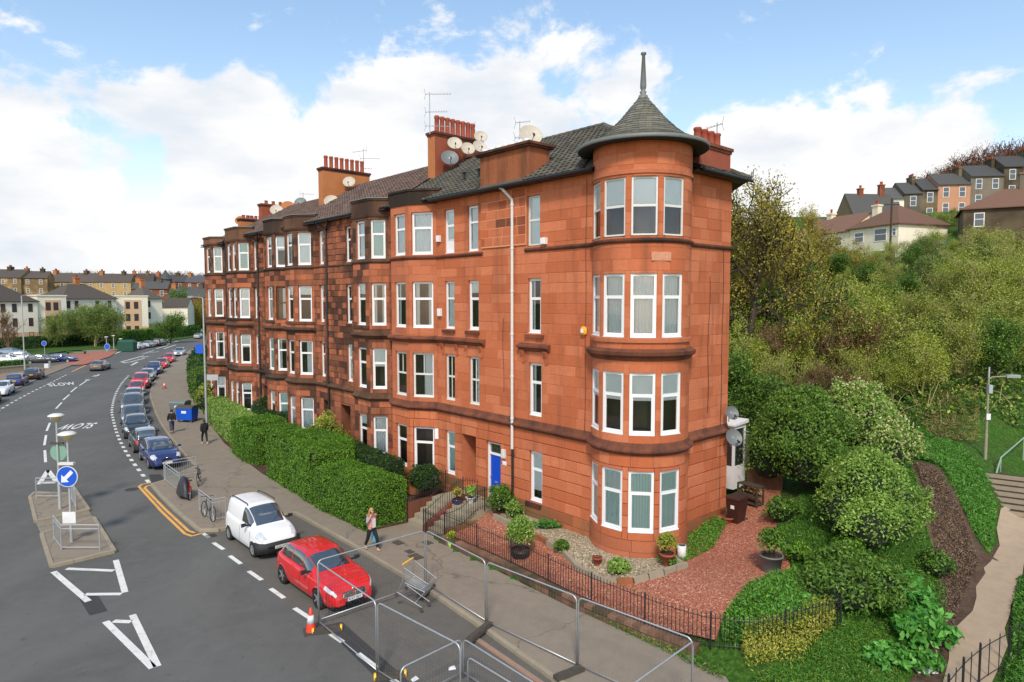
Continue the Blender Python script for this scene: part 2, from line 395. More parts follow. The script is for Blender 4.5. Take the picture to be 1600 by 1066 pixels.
# ------------------------------------------------------------------ tenement building kit
# plan coordinates are (u, v): u runs along the street front to the left, v towards the street; paths run with u increasing
def lx(u, v): return (-u, -v)
CAMV = Vector((0, 0, 10))
class Edge:
    """one stretch of wall: straight P->Q or an arc about the tower centre"""
    def __init__(s, P, Q, arc=None):
        s.P = Vector(lx(*P)); s.Q = Vector(lx(*Q)); s.arc = arc
        if arc: s.r, s.t0, s.t1 = arc; s.len = s.r * abs(s.t1 - s.t0)
        else:
            s.len = (s.Q - s.P).length; s.t = (s.Q - s.P).normalized(); s.n = Vector((-s.t.y, s.t.x))
    def at(s, x, o, z):
        if s.arc:
            th = s.t0 + (s.t1 - s.t0) * x / s.len; r = s.r + o
            return (-r * math.cos(th), -r * math.sin(th), z)
        p = s.P + s.t * x + s.n * o; return (p.x, p.y, z)
    def rot(s, x):
        if s.arc:
            a = s.at(x - .01, 0, 0); b = s.at(x + .01, 0, 0); return math.atan2(b[1] - a[1], b[0] - a[0])
        return math.atan2(s.t.y, s.t.x)
    def segs(s, L_): return max(1, int(math.ceil(L_ / .16))) if s.arc else 1

def wall_core(mb, e, z0, z1, ops, zsplit, depth=.3, rec=-.012):
    xs = sorted({0, e.len} | {o[0] for o in ops} | {o[1] for o in ops}); zs = sorted({z0, z1, zsplit} | {o[2] for o in ops} | {o[3] for o in ops})
    zs = [z for z in zs if z0 <= z <= z1]
    for a, b in zip(xs, xs[1:]):
        k = e.segs(b - a)
        for c, d in zip(zs, zs[1:]):
            mx_, mz = (a + b) / 2, (c + d) / 2
            if any(o[0] < mx_ < o[1] and o[2] < mz < o[3] for o in ops): continue
            for i in range(k):
                p, q = a + (b - a) * i / k, a + (b - a) * (i + 1) / k
                mb.add([e.at(p, rec, c), e.at(q, rec, c), e.at(q, rec, d), e.at(p, rec, d)], [(3, 2, 1, 0)], 0 if mz > zsplit else 1)
    for o in ops:
        a, b, c, d = o[:4]; dp = o[4] if len(o) > 4 and isinstance(o[4], float) else depth
        k = e.segs(b - a)
        for (p, z, q, y) in ((a, c, a, d), (b, d, b, c)):
            mb.add([e.at(p, 0, z), e.at(q, 0, y), e.at(q, -dp, y), e.at(p, -dp, z)], [(0, 1, 2, 3)], 2)
        for i in range(k):
            p, q = a + (b - a) * i / k, a + (b - a) * (i + 1) / k
            mb.add([e.at(p, 0, c), e.at(p, -dp, c), e.at(q, -dp, c), e.at(q, 0, c)], [(0, 1, 2, 3)], 2)
            mb.add([e.at(p, 0, d), e.at(q, 0, d), e.at(q, -dp, d), e.at(p, -dp, d)], [(0, 1, 2, 3)], 2)

def blocks_for(e, z0, z1, ops, ch, lo, hi, proud=0.0, gap=.006, mi=0, var=0.0, lmin=.16):
    out = []; n = max(1, round((z1 - z0) / ch)); h = (z1 - z0) / n
    for c in range(n):
        za, zb = z0 + c * h, z0 + (c + 1) * h
        cuts = [(o[0], o[1]) for o in ops if o[2] < zb - .01 and o[3] > za + .01]
        free = []; x = 0.0
        for a, b in sorted(cuts):
            if a > x: free.append((x, a))
            x = max(x, b)
        if x < e.len: free.append((x, e.len))
        for a, b in free:
            if b - a < .03: continue
            x = a; first = True
            while x < b - 1e-6:
                l = random.uniform(lo, hi) * (random.uniform(.4, 1) if first else 1); first = False
                if b - (x + l) < lmin: l = b - x
                out.append([e, x + min(gap, .005), x + l - min(gap, .005), za + gap, zb - gap, proud + random.uniform(0, var), mi]); x += l
        for o in ops:
            if za + .01 < o[3] < zb - .04: out.append([e, o[0] - 0 + gap, o[1] - gap, o[3] + gap, zb - gap, proud + random.uniform(0, var), mi])
            if za + .04 < o[2] < zb - .01: out.append([e, o[0] + gap, o[1] - gap, za + gap, o[2] - gap, proud + random.uniform(0, var), mi])
    return out

def block_geo(mb, e, a, b, za, zb, o, mi, back=-.03):
    k = e.segs(b - a); vs = []; fs = []
    for i in range(k + 1):
        x = a + (b - a) * i / k
        vs += [e.at(x, back, za), e.at(x, o, za), e.at(x, o, zb), e.at(x, back, zb)]
    for i in range(k):
        q = i * 4
        fs += [(q, q+1, q+5, q+4), (q+1, q+2, q+6, q+5), (q+2, q+3, q+7, q+6)]
    fs += [(0, 3, 2, 1), (k*4, k*4+1, k*4+2, k*4+3)]
    mb.add(vs, fs, mi)
_unit = {}
def unit_block(m):
    if m.name not in _unit:
        mb = MB(); c = .035        # softened arrises, wider along the length because it is scaled
        mb.add([(0,0,0),(1,0,0),(1,0,1),(0,0,1),(0,.8,0),(1,.8,0),(1,.8,1),(0,.8,1),(c*.4,1,c),(1-c*.4,1,c),(1-c*.4,1,1-c),(c*.4,1,1-c)],
               [(0,4,5,1),(1,5,6,2),(2,6,7,3),(3,7,4,0),(4,8,9,5),(5,9,10,6),(6,10,11,7),(7,11,8,4),(8,11,10,9)])
        for i, f in enumerate(mb.f): mb.f[i] = tuple(reversed(f))
        _unit[m.name] = mb.mesh('stone_block', m)
    return _unit[m.name]
def place_blocks(root, blk, mats, limit=300, name='stone_block'):
    MW = Matrix.Translation(root.location) @ Matrix.Rotation(root.rotation_euler.z, 4, 'Z')
    def score(b):
        e, x0, x1, z0, z1, o, mi = b; m = (x0 + x1) / 2
        p = MW @ Vector(e.at(m, 0, (z0 + z1) / 2)); q = MW @ Vector(e.at(m, .1, (z0 + z1) / 2)); n = (q - p).normalized()
        d = CAMV - p; return (x1 - x0) * (z1 - z0) * n.dot(d.normalized()) / d.length_squared if n.dot(d) > 0 else -1
    blk.sort(key=score, reverse=True)
    rest = MB()
    for i, b in enumerate(blk):
        e, x0, x1, z0, z1, o, mi = b
        if i < limit:
            if e.arc:
                mb = MB(); block_geo(mb, e, x0, x1, z0, z1, o, 0)
                c = Vector(e.at((x0+x1)/2, 0, z0)); mb.v = [(p[0]-c.x, p[1]-c.y, p[2]-c.z) for p in mb.v]
                mb.build(name, mats[mi], root, loc=c)
            else:
                c = e.at(x0, -.03, z0)
                link(name, unit_block(mats[mi]), root, c, (0, 0, e.rot(0)), (x1 - x0, .03 + o, z1 - z0))
        else: block_geo(rest, e, x0, x1, z0, z1, o, mi)
    if rest.v: tag(rest.build('stonework', mats, root), kind='stuff')

# ---------------- windows
_win = {}
def window(root, loc, rot, w, h, style='upvc', dress=None, mat=None, label=None, room=True, sill=None):
    key = (round(w, 2), round(h, 2), style, dress, mat.name if mat else '')
    fm = mat or (m_cream if style.startswith('sash') else m_white)
    if key not in _win:
        b = .10 if style != 'sash' else .07; d = .07
        f = MB(); W = w / 2
        f.box(-W, -W + b, 0, d, 0, h); f.box(W - b, W, 0, d, 0, h); f.box(-W + b, W - b, 0, d, h - b, h); f.box(-W + b, W - b, 0, d + .02, 0, b + .02)
        tz = h * (.64 if style in ('upvc', 'tilt', 'panel') else .52)
        f.box(-W + b, W - b, .005, d - .01, tz - .045, tz + .045)
        lo = b + .02
        if style == 'panel': f.box(-W + b, W - b, .01, d - .02, b, h * .30); lo = h * .30; 
        if style == 'sashv': f.box(-.015, .015, .005, d - .015, tz + .035, h - b); 
        if style == 'sashvv': f.box(-.015, .015, .005, d - .015, b, h - b)
        if style == 'tilt':      # lower light opened inwards at the top
            f.bar((-W + b, .0, lo), (-W + b + .02, -.16, tz - .06), .05, .05); f.bar((W - b, .0, lo), (W - b - .02, -.16, tz - .06), .05, .05)
            f.bar((-W + b, -.16, tz - .06), (W - b, -.16, tz - .06), .05, .05)
        if style in ('upvc', 'panel'):
            g = .035
            for z_ in (lo, tz - .035 - g): f.box(-W + b, W - b, .01, d - .005, z_, z_ + g)
            for s_ in (-1, 1): f.box(min(s_*(W-b), s_*(W-b-g)), max(s_*(W-b), s_*(W-b-g)), .01, d - .005, lo + g, tz - .035 - g)
        kids = []
        for a, c in ((lo, tz - .035), (tz + .035, h - b)):
            p = MB(); p.add([(-W + b, .03, a), (W - b, .03, a), (W - b, .03, c), (-W + b, .03, c)], [(3, 2, 1, 0)]); kids.append(('pane', p.mesh('pane', m_glass)))
        q = MB()
        if dress == 'half': q.box(-W + b, W - b, -.0, .012, h * .55, h - b); kids.append(('blind', q.mesh('blind', m_blind)))
        if dress == 'quarter': q.box(-W + b, W - b, -.0, .012, h * .75, h - b); kids.append(('blind', q.mesh('blind', m_blind)))
        if dress == 'full': q.box(-W + b, W - b, -.0, .012, b, h - b); kids.append(('blind', q.mesh('blind', m_blind)))
        if dress == 'most': q.box(-W + b, W - b, -.0, .012, h * .22, h - b); kids.append(('blind', q.mesh('blind', m_blind)))
        if dress == 'vert':
            n_ = max(4, int((w - 2 * b) / .09))
            for i in range(n_):
                x = -W + b + (w - 2 * b) * (i + .5) / n_; q.box(x - .047, x + .047, -.004 - .003 * (i % 2), .004 - .003 * (i % 2), b, h - b)
            kids.append(('blind', q.mesh('blind', m_blindg)))
        if dress in ('net', 'sides', 'right'):
            rg = {'net': [(-W + b, W - b)], 'sides': [(-W + b, -W + b + w * .2), (W - b - w * .2, W - b)], 'right': [(-W + b, -W + b + w * .42)]}[dress]
            for a, c in rg:
                n_ = max(6, int((c - a) / .035)); vs = []; fs = []
                for i in range(n_ + 1):
                    x = a + (c - a) * i / n_; y = -.03 + .018 * math.sin(i * 1.9) ; vs += [(x, y, b), (x, y, h - b)]
                for i in range(n_): fs.append((2*i, 2*i+1, 2*i+3, 2*i+2))
                q.add(vs, fs)
            kids.append(('curtain', q.mesh('curtain', m_curt)))
        if room and dress not in ('full', 'vert'):
            r = MB(); D = -.85; k = .55
            vs = [(-W, -.01, 0), (W, -.01, 0), (W, -.01, h), (-W, -.01, h), (-W*k, D, .1), (W*k, D, .1), (W*k, D, h - .1), (-W*k, D, h - .1)]
            r.add(vs, [(0, 1, 5, 4), (1, 2, 6, 5), (2, 3, 7, 6), (3, 0, 4, 7), (4, 5, 6, 7)]); kids.append(('room', r.mesh('room', m_room)))
        s_ = MB(); s_.box(-W + .01, W - .01, .0, .13, .0, .03); kids.append(('sill', s_.mesh('sill', fm if style != 'sash' else m_stringA)))
        _win[key] = (f.mesh('window', fm), kids)
    fme, kids = _win[key]
    o = link('window', fme, root, loc, (0, 0, rot))
    if label: o['label'] = label
    for nm, me in kids: link(nm, me, o)
    return o
def win_in(root, e, a, b, z0, z1, style='upvc', dress=None, rec=.17, **k):
    if e.arc:                      # flat frame on the chord
        mid = (a + b) / 2; P = Vector(e.at(a, 0, z0)); Q = Vector(e.at(b, 0, z0)); c = (P + Q) / 2
        n = Vector(e.at(mid, 1, 0)) - Vector(e.at(mid, 0, 0)); loc = c - n * (rec - .07); w = (Q - P).length
        return window(root, loc, e.rot(mid), w, z1 - z0, style, dress, **k)
    return window(root, e.at((a + b) / 2, -rec, z0), e.rot(0), b - a, z1 - z0, style, dress, **k)

# ---------------- chimneys, dishes, aerials
def pot_mesh(h=.85, r=.15, m=None):
    p = MB(); p.lathe([(r*1.1, 0), (r*1.05, .06), (r*.9, .1), (r*.84, h*.8), (r*1.0, h*.86), (r*1.0, h*.93), (r*.88, h), (r*.7, h), (r*.68, h*.6)], 14)
    return p.mesh('chimney_pot', m or m_pot, True)
_pots = {}
def chimney(root, u0, u1, v0, v1, z0, z1, mat, npots, poth=.85, cope=m_stringA, potr=.15, front_mat=None, pots_on_side=None):
    s = MB(); x0, x1 = sorted((-u0, -u1)); y0, y1 = sorted((-v0, -v1))
    s.box(x0, x1, y0, y1, z0, z1); s.m = [1 if f == (0 + 0, 1, 5, 4) else 0 for f in s.f]
    st = s.build('chimney', [mat, front_mat or mat], root)
    c = MB(); c.box(x0 - .09, x1 + .09, y0 - .09, y1 + .09, z1 - .02, z1 + .10); c.box(x0 - .04, x1 + .04, y0 - .04, y1 + .04, z1 - .12, z1 - .02)
    c.build('coping', cope, st)
    if (poth, potr) not in _pots: _pots[(poth, potr)] = pot_mesh(poth, potr)
    for i in range(npots):
        t = (i + .5) / npots
        link('chimney_pot', _pots[(poth, potr)], st, ((x0 + x1) / 2 if y1 - y0 > x1 - x0 else x0 + (x1 - x0) * t, (y0 + y1) / 2 if y1 - y0 <= x1 - x0 else y0 + .2 + (y1 - y0 - .4) * t, z1 + .1))
    return st
_dish = {}
def dish(pos, az, label, r=.36, mat=None, back=False, group='satellite dishes on the chimneys and roofs', stalk=.35):
    """az: compass direction (radians, maths sense) the bowl looks to"""
    mat = mat or m_dish; key = (r, mat.name, stalk)
    o = empty('satellite_dish', pos, az, label, 'satellite dish', group)
    if key not in _dish:
        d = MB(); d.M = Matrix.Rotation(R_(-65), 4, 'Y') @ Matrix.Rotation(math.pi, 4, 'X')
        d.M = Matrix.Rotation(R_(62), 4, 'Y')
        prof = [(0.0, .0), (r*.35, .012), (r*.7, .05), (r, .11)]
        d.lathe(prof, 22); d.lathe([(r, .11), (r + .012, .105), (r*.7, .035), (r*.35, -.005), (0, -.018)], 22)
        a = MB(); a.tube([(.05, 0, -r*.78), (r*1.15, 0, -r*.25)], .014, 5); a.box(r*1.1, r*1.28, -.035, .035, -r*.3, -r*.08); a.tube([(r*1.1,0,-.19*r),(r*.93,0,-.0)], .035, 8)
        m = MB(); m.tube([(-.03, 0, 0), (-.12, 0, 0), (-.14, 0, -stalk)], .025, 6)
        m.box(-.1, 0.0, -.05, .05, -.08, .08)
        _dish[key] = (d.mesh('reflector', mat, True), a.mesh('feed_arm', m_black), m.mesh('mount', m_galv))
    for nm, me in zip(('reflector', 'feed_arm', 'mount'), _dish[key]): link(nm, me, o)
    return o
def aerial(pos, h, label, arms, rz=0.0):
    """arms: list of (height, length, heading, elements)"""
    o = empty('tv_aerial', pos, rz, label, 'tv aerial', 'television aerials on the roofs')
    m = MB(); m.tube([(0, 0, 0), (0, 0, h)], .028, 6); m.build('mast', m_galv, o)
    for z, l, hd, n, el in arms:
        a = MB(); dx, dy = math.cos(hd), math.sin(hd)
        a.tube([(-dx*.25, -dy*.25, z), (dx*l, dy*l, z - .06)], .016, 5)
        for i in range(n):
            t = -.2 + (l + .15) * i / max(1, n - 1)
            a.tube([(dx*t + dy*el, dy*t - dx*el, z), (dx*t - dy*el, dy*t + dx*el, z)], .01, 4)
        a.tube([(-dx*.3, -dy*.3, z + .28), (-dx*.22, -dy*.22, z), (-dx*.3, -dy*.3, z - .28)], .012, 4)
        a.build('aerial_array', m_alu, o)
    return o
def pipe(root, e_or_xy, z1, z0, mat, r=.055, off=None, name='downpipe'):
    x, y = e_or_xy; p = MB(); p.tube([(x, y, z1), (x, y, z0)], r, 10)
    z = z1 - .3
    while z > z0 + .3:
        p.tube([(x, y, z), (x, y, z + .09)], r * 1.3, 10); z -= 1.8
    return p.build(name, mat, root, smooth=False)

# ---------------- roofs: individual tiles
def tile_slope(root, P0, P1, Q1, Q0, ex, tw, mat, name='roof_tile', limit=300, thick=.035, tmat_n=None, base_mat=None, skip=None, jit=.006, base_poly=None):
    """slope polygon: eave P0->P1, ridge Q0->Q1 (local coords); builds base sheet and overlapping tiles"""
    P0, P1, Q0, Q1 = map(Vector, (P0, P1, Q0, Q1)); b = MB(); bp_ = base_poly or [P0, P1, Q1, Q0]; b.add(bp_, [tuple(range(len(bp_)))])
    ux = (P1 - P0).normalized(); nn = ux.cross(Q0 - P0).normalized()
    if nn.z < 0: nn = -nn
    up = nn.cross(ux).normalized()
    if up.z < 0: up = -up
    b.v = [tuple(Vector(p) - nn * .02) for p in b.v]; b.build('roof', base_mat or mat, root)
    H = (Q0 - P0).dot(up); nrow = int(H / ex); tiles = []
    for r in range(nrow + 1):
        y = r * ex; t = min(1, (y + ex * .5) / H)
        a = lerp(0, (Q0 - P0).dot(ux), t); c = lerp((P1 - P0).length, (Q1 - P0).dot(ux), t)
        x = a + (tw * .5 if r % 2 else 0)
        while x < c - tw * .3:
            x1 = min(x + tw, c)
            ce = P0 + ux * ((x + x1) / 2) + up * (y + ex / 2)
            if not (skip and skip(ce)): tiles.append((x, x1, y)); 
            x += tw
    MW = Matrix.Translation(root.location) @ Matrix.Rotation(root.rotation_euler.z, 4, 'Z')
    tiles.sort(key=lambda q: (MW @ (P0 + ux * q[0] + up * q[2]) - CAMV).length)
    u = MB(); l_ = ex * 1.25
    px_ = ((.01, .03), (.2, .035), (.32, 0), (.8, 0), (.98, .014))
    u.add([(x, 0, .02 + thick + z) for x, z in px_] + [(x, l_, thick * .4 + z) for x, z in px_] + [(x, 0, .0) for x, z in px_],
          [(i, i+1, 6+i, 5+i) for i in range(4)] + [(10+i, 11+i, 1+i, i) for i in range(4)] + [(10, 0, 5), (14, 9, 4)])
    # shallow pan: middle lowered
    um = u.mesh(name, mat)
    M3 = Matrix((ux, up, nn)).transposed().to_4x4(); rest = MB()
    for i, (x, x1, y) in enumerate(tiles):
        p = P0 + ux * x + up * y + nn * (random.uniform(-jit, jit) + .0)
        if i < limit:
            o = link(name, um, root); o.matrix_local = Matrix.Translation(p) @ M3 @ Matrix.Diagonal((x1 - x, 1, 1, 1))
        else:
            rest.M = Matrix.Translation(p) @ M3 @ Matrix.Diagonal((x1 - x, 1, 1, 1)); rest.add(u.v, u.f[:8])
    if rest.v: tag(rest.build('roof_tiles', mat, root), kind='stuff')
def tile_mat(name, c, moss, mossy=.4):
    t = NT(name); r = t.math('FRACT', t.math('ADD', t.objr(), t.isl))
    base = t.ramp(r, [(0, dim(c, .7)), (.5, c), (1, dim(c, 1.35))])
    base = t.mix(t.ramp(t.noise(2.2, 6, .7), [(.5, 0.0), (.66, mossy)]), base, moss)
    base = t.mix(t.ramp(t.noise(22, 4, .7), [(.4, .3), (.6, 0.0)]), base, dim(c, .5))
    t.col(base).set(.85, 0, .3).bump(t.noise(30, 4, .6), .3, .01); return t.m
m_tileA = tile_mat('concrete_tile_grey', srgb(86, 82, 74), srgb(104, 104, 78), .5)
m_tileB = tile_mat('concrete_tile_brown', srgb(104, 86, 78), srgb(96, 88, 76), .25)
m_slate = tile_mat('slate_mossy', srgb(110, 108, 98), srgb(118, 116, 80), .55)
m_slated = tile_mat('slate_dark', srgb(84, 84, 86), srgb(96, 96, 92), .3)
# ================================================================== the corner tenement
RT = 1.78
def slug(lst): return lst
tenA = empty('sandstone_tenement', O_, ROT, 'bright red sandstone corner tenement with a round slate-capped tower and a blue door', 'building', 'sandstone tenements along the street')
eBack = Edge((3.0, -10.0), (-1.14, -4.35)); eSide = Edge((-1.14, -4.35), (-1.14, -1.366))
T0 = math.atan2(-1.366, -1.14) + 2 * math.pi; T1 = math.atan2(1.14, 1.367)
eTow = Edge((0, 0), (0, 0), (RT, T0, T1)); eFr = Edge((1.367, 1.14), (11.25, 1.14))
eCR = Edge((11.25, 1.14), (12.49, 1.94)); eBF = Edge((12.49, 1.94), (14.07, 1.94)); eCL = Edge((14.07, 1.94), (15.28, 1.14))
def uo(e, ua, ub, z0, z1, *r):            # opening on a front edge given in u
    base = -e.P.x; return (ua - base, ub - base, z0, z1) + r
FL = [(1.58, 3.70), (5.18, 7.38), (8.60, 10.86), (12.17, 14.22)]
TW = [(1.77, 3.98), (5.24, 7.45), (8.67, 10.9), (12.17, 14.2)]
opsF = []; winF = []
for i, (a, b) in enumerate(FL):
    w1 = uo(eFr, 3.98 + .06 * i, 4.74 + .06 * i, a, b); opsF.append(w1)
    winF.append((w1, ['upvc', 'upvc', 'upvc', 'sash'][i], ['most', 'sides', 'sides', 'full'][i]))
    w3 = uo(eFr, 9.86, 10.62, a, b); opsF.append(w3); winF.append((w3, ['upvc', 'sashvv', 'tilt', 'panel'][i], ['vert', None, 'net', 'full'][i]))
    if i: w2 = uo(eFr, 8.0 + .03 * i, 8.76 + .03 * i, a, b); opsF.append(w2); winF.append((w2, ['', 'sashvv', 'upvc', 'tilt'][i], ['', 'right', 'quarter', 'net'][i]))
door = uo(eFr, 6.56, 7.56, 1.06, 3.64); close = uo(eFr, 8.28, 9.34, 1.2, 3.70, 1.6); opsF += [door, close]
opsT = []
for k in range(1, 5):
    c = eTow.len * ((T0 - (R_(130) + R_(36) * (2 - k))) / (T0 - T1))
    for i, (a, b) in enumerate(TW): opsT.append((c - .455, c + .455, a, b, k, i))
core = MB(); ZS = 4.5
wall_core(core, eBack, .2, 14.7, [], ZS); wall_core(core, eSide, .2, 14.7, [], ZS)
wall_core(core, eTow, .2, 15.45, [o[:4] for o in opsT], ZS); wall_core(core, eFr, .2, 14.75, opsF, ZS)
ops_cr = [(.2, 1.30, a, b) for a, b in FL]; ops_bf = [(.28, 1.28, a, b) for a, b in FL]
wall_core(core, eCR, .2, 15.0, ops_cr, ZS); wall_core(core, eBF, .2, 15.0, ops_bf, ZS); wall_core(core, eCL, .2, 15.0, [], ZS)
core.build('wall', [m_mortar, m_joint, m_trimA], tenA)
blk = []
mA = [m_stoneA, m_plinth, m_trimA]
for e, ops, lo, hi, ztop in ((eSide, [], .6, 1.3, 14.7), (eTow, [o[:4] for o in opsT], .5, .95, 15.42), (eFr, opsF, .6, 1.4, 14.7), (eCR, ops_cr, .5, 1.0, 14.95), (eBF, ops_bf, .5, .9, 14.95), (eCL, [], .6, 1, 14.95)):
    m2 = 2 if e in (eCR, eBF) else 0
    blk += blocks_for(e, .25, 1.50, ops, .42, lo + .3, hi + .4, .035, .007, 1 if e is not eTow else 2)
    blk += blocks_for(e, 1.50, 4.55, ops, .436, lo, hi, .024, .014, 0)
    blk += blocks_for(e, 4.55, ztop, ops, .41, lo, hi, .004, .006, m2 if e is not eTow else 0, var=.004)
place_blocks(tenA, blk, mA)
for j, (op, st, dr) in enumerate(winF): win_in(tenA, eFr, *op[:4], st, dr)
tdress = {0: 'vert', 1: 'half', 2: 'net', 3: 'half'}
for c0, c1, a, b, k, i in opsT: win_in(tenA, eTow, c0, c1, a, b, 'sash' if i == 3 else 'upvc', tdress[i] if not (i == 3 and k == 3) else 'half')
for (o, st), dr in zip(zip(ops_cr, ('upvc', 'sashv', 'upvc', 'upvc')), (None, 'right', 'sides', 'net')): win_in(tenA, eCR, *o, st, dr)
for (o, st), dr in zip(zip(ops_bf, ('upvc', 'sashv', 'upvc', 'upvc')), (None, None, 'sides', 'net')): win_in(tenA, eBF, *o, st, dr)
# string courses and cornices follow the plan
arc = [(RT * math.cos(T0 + (T1 - T0) * i / 26), RT * math.sin(T0 + (T1 - T0) * i / 26)) for i in range(27)]
plan = [(-1.14, -4.35)] + arc + [(11.25, 1.14), (12.49, 1.94), (14.07, 1.94), (15.28, 1.14)]
P2 = lambda pts: [lx(*p) for p in pts]
prof_big = lambda z: [(0, z - .10), (.07, z - .08), (.12, z), (.20, z + .05), (.20, z + .11), (.06, z + .20), (0, z + .38)]
prof_small = lambda z: [(0, z - .08), (.05, z - .07), (.10, z), (.10, z + .05), (0, z + .10)]
def mould(root, pts, prof, m, name='string_course'):
    q = MB(); q.sweep(P2(pts), prof); q.f = [tuple(f) for f in q.f]; o = q.build(name, m, root)
    bm = bmesh.new(); bm.from_mesh(o.data); bmesh.ops.recalc_face_normals(bm, faces=bm.faces); bm.to_mesh(o.data); bm.free(); return o
mould(tenA, plan, prof_big(4.62), m_stringA)
mould(tenA, [(-1.14, -4.35)] + arc + [(5.0, 1.14)], prof_small(12.02), m_stringA)
mould(tenA, [(7.75, 1.14)] + plan[28:], prof_small(12.02), m_stringA)
mould(tenA, arc, [(0, 7.86), (.06, 7.88), (.1, 7.96), (.22, 8.06), (.24, 8.18), (.08, 8.26), (0, 8.28)], m_stringA, 'cornice')
mould(tenA, arc, [(0, 8.5), (.07, 8.5), (.07, 8.63), (0, 8.65)], m_trimA, 'sill_course')
mould(tenA, arc, [(0, 14.3), (.05, 14.3), (.05, 14.42), (0, 14.44)], m_trimA, 'lintel_band')
pc = lambda z: [(0, z - .1), (.08, z - .06), (.12, z + .02), (.24, z + .08), (.24, z + .15), (0, z + .24)]
mould(tenA, [(7.6, 1.14)] + plan[28:], pc(7.98), m_stringA, 'cornice'); mould(tenA, [(3.55, 1.14), (5.35, 1.14)], pc(7.95), m_stringA, 'cornice')
for uu in (3.75, 5.1, 7.85, 8.9, 9.65, 10.75):
    k = MB(); k.M = Matrix.Translation((-uu, -1.14, 7.36)); k.add([(-.07,0,.1),(.07,0,.1),(.07,-.05,0),(-.07,-.05,0),(-.07,-.07,.25),(.07,-.07,.25),(-.09,-.2,.54),(.09,-.2,.54),(-.09,0,.54),(.09,0,.54)],
        [(0,3,2,1),(3,4,5,2),(4,6,7,5),(6,8,9,7),(0,8,6,4),(0,4,3),(1,5,7,9),(1,2,5)]); k.build('console', m_trimA, tenA)
for ua, ub, z in ((3.9, 4.95, 8.58), (8.0, 8.95, 8.58), (9.8, 10.75, 8.58), (4.0, 4.9, 1.56)):
    k = MB(); k.box(-ub, -ua, -1.26, -1.14, z - .16, z - .02); k.build('window_ledge', m_stringA, tenA)
k = MB(); k.box(-4.95, -3.7, -1.175, -1.14, 3.72, 4.02); k.build('lintel', m_trimA, tenA)
# pilaster flue with its sooty wallhead stack
eP = Edge((4.95, 1.20), (7.82, 1.20)); pb = blocks_for(eP, 12.3, 14.6, [], .38, .5, 1.0, .004, .006, 0)
pm = MB(); pm.box(-7.82, -4.95, -1.2, -1.1, 12.25, 14.7); pm.build('pilaster', m_mortar, tenA)
for b in pb: tag(link('stone_block', unit_block(m_stoneP if random.random() < .4 else m_stoneA), tenA, b[0].at(b[1], -.03, b[3]), (0, 0, b[0].rot(0)), (b[2] - b[1], .034, b[4] - b[3])))
ws = MB(); ws.box(-7.85, -4.72, -1.21, -.05, 14.6, 16.22); wst = ws.build('wallhead_stack', sandstone('stack_stone', srgb(150, 88, 58), srgb(164, 98, 64), srgb(70, 54, 42), .5, .5), tenA)
c_ = MB(); c_.box(-7.98, -4.59, -1.34, .08, 16.22, 16.30); c_.box(-8.06, -4.51, -1.42, .16, 16.30, 16.40); c_.build('coping', m_stringA, wst)
cap = MB(); cap.lathe([(.16, 0), (.16, .1), (.12, .16), (0, .2)], 10); capm = cap.mesh('flue_cap', m_cream, True)
for i in range(7): link('flue_cap', capm, wst, (-7.6 + i * .44, -1.1, 16.4))
# blue door with fanlight, close passage
dg = MB(); dg.box(-.38, .38, 0, .05, 0, 1.98)
for x0, x1, z0, z1 in ((-.31, -.04, .15, .8), (.04, .31, .15, .8), (-.31, -.04, 1.0, 1.85), (.04, .31, 1.0, 1.85)):
    dg.box(x0, x1, .05, .058, z0, z1)
m_blue = plain('blue_gloss_paint', srgb(22, 74, 190), .35, var=.08)
do = dg.build('door', m_blue, tenA, loc=eFr.at((door[0] + door[1]) / 2 - .03, -.2, 1.08), rot=(0, 0, eFr.rot(0)))
q = MB(); q.box(-.1, .1, .058, .075, .74, .80); q.tube([(.33, .06, 1.0), (.33, .12, 1.0)], .03, 8); q.build('letterbox', m_galv, do)
fr = MB()
for x0, x1, z0, z1 in ((-.5, -.385, 0, 2.55), (.385, .5, 0, 2.55), (-.385, .385, 1.99, 2.08), (-.385, .385, 2.49, 2.55)): fr.box(x0, x1, 0, .09, z0, z1)
fo = fr.build('door_frame', m_white, tenA, loc=eFr.at((door[0] + door[1]) / 2, -.2, 1.07), rot=(0, 0, eFr.rot(0)))
q = MB(); q.add([(-.385, .03, 2.08), (.385, .03, 2.08), (.385, .03, 2.49), (-.385, .03, 2.49)], [(3, 2, 1, 0)]); q.build('fanlight', m_carglass, fo)
q = MB(); q.box(-.5, .5, -.3, .3, -.1, 0); q.build('door_step', m_plinth, tenA, loc=eFr.at((door[0] + door[1]) / 2, .05, 1.07), rot=(0, 0, eFr.rot(0)))
q = MB(); cm = (close[0] + close[1]) / 2; q.M = Matrix.Translation(eFr.at(cm, -1.58, 1.2)) @ Matrix.Rotation(eFr.rot(0), 4, 'Z')
q.box(-.53, .53, -.04, 0, 0, 2.5); q.box(-.45, -.03, 0, .03, .1, 2.1); q.box(.03, .45, 0, .03, .1, 2.1); q.build('close_door', plain('oxblood_paint', srgb(88, 34, 24), .5), tenA)
# downpipes
pipe(tenA, (-5.68, -1.28), 14.2, 3.62, m_cream, .06); pipe(tenA, (-5.68, -1.26), 3.6, .95, m_black, .055)
q = MB(); q.tube([(-6.12, -1.6, 14.68), (-6.05, -1.5, 14.62), (-5.68, -1.28, 14.16)], .06, 8); q.build('downpipe_offset', m_cream, tenA)
q = MB(); q.tube([(-15.28, -1.98, 15.0), (-15.28, -1.98, .8)], .05, 8); 
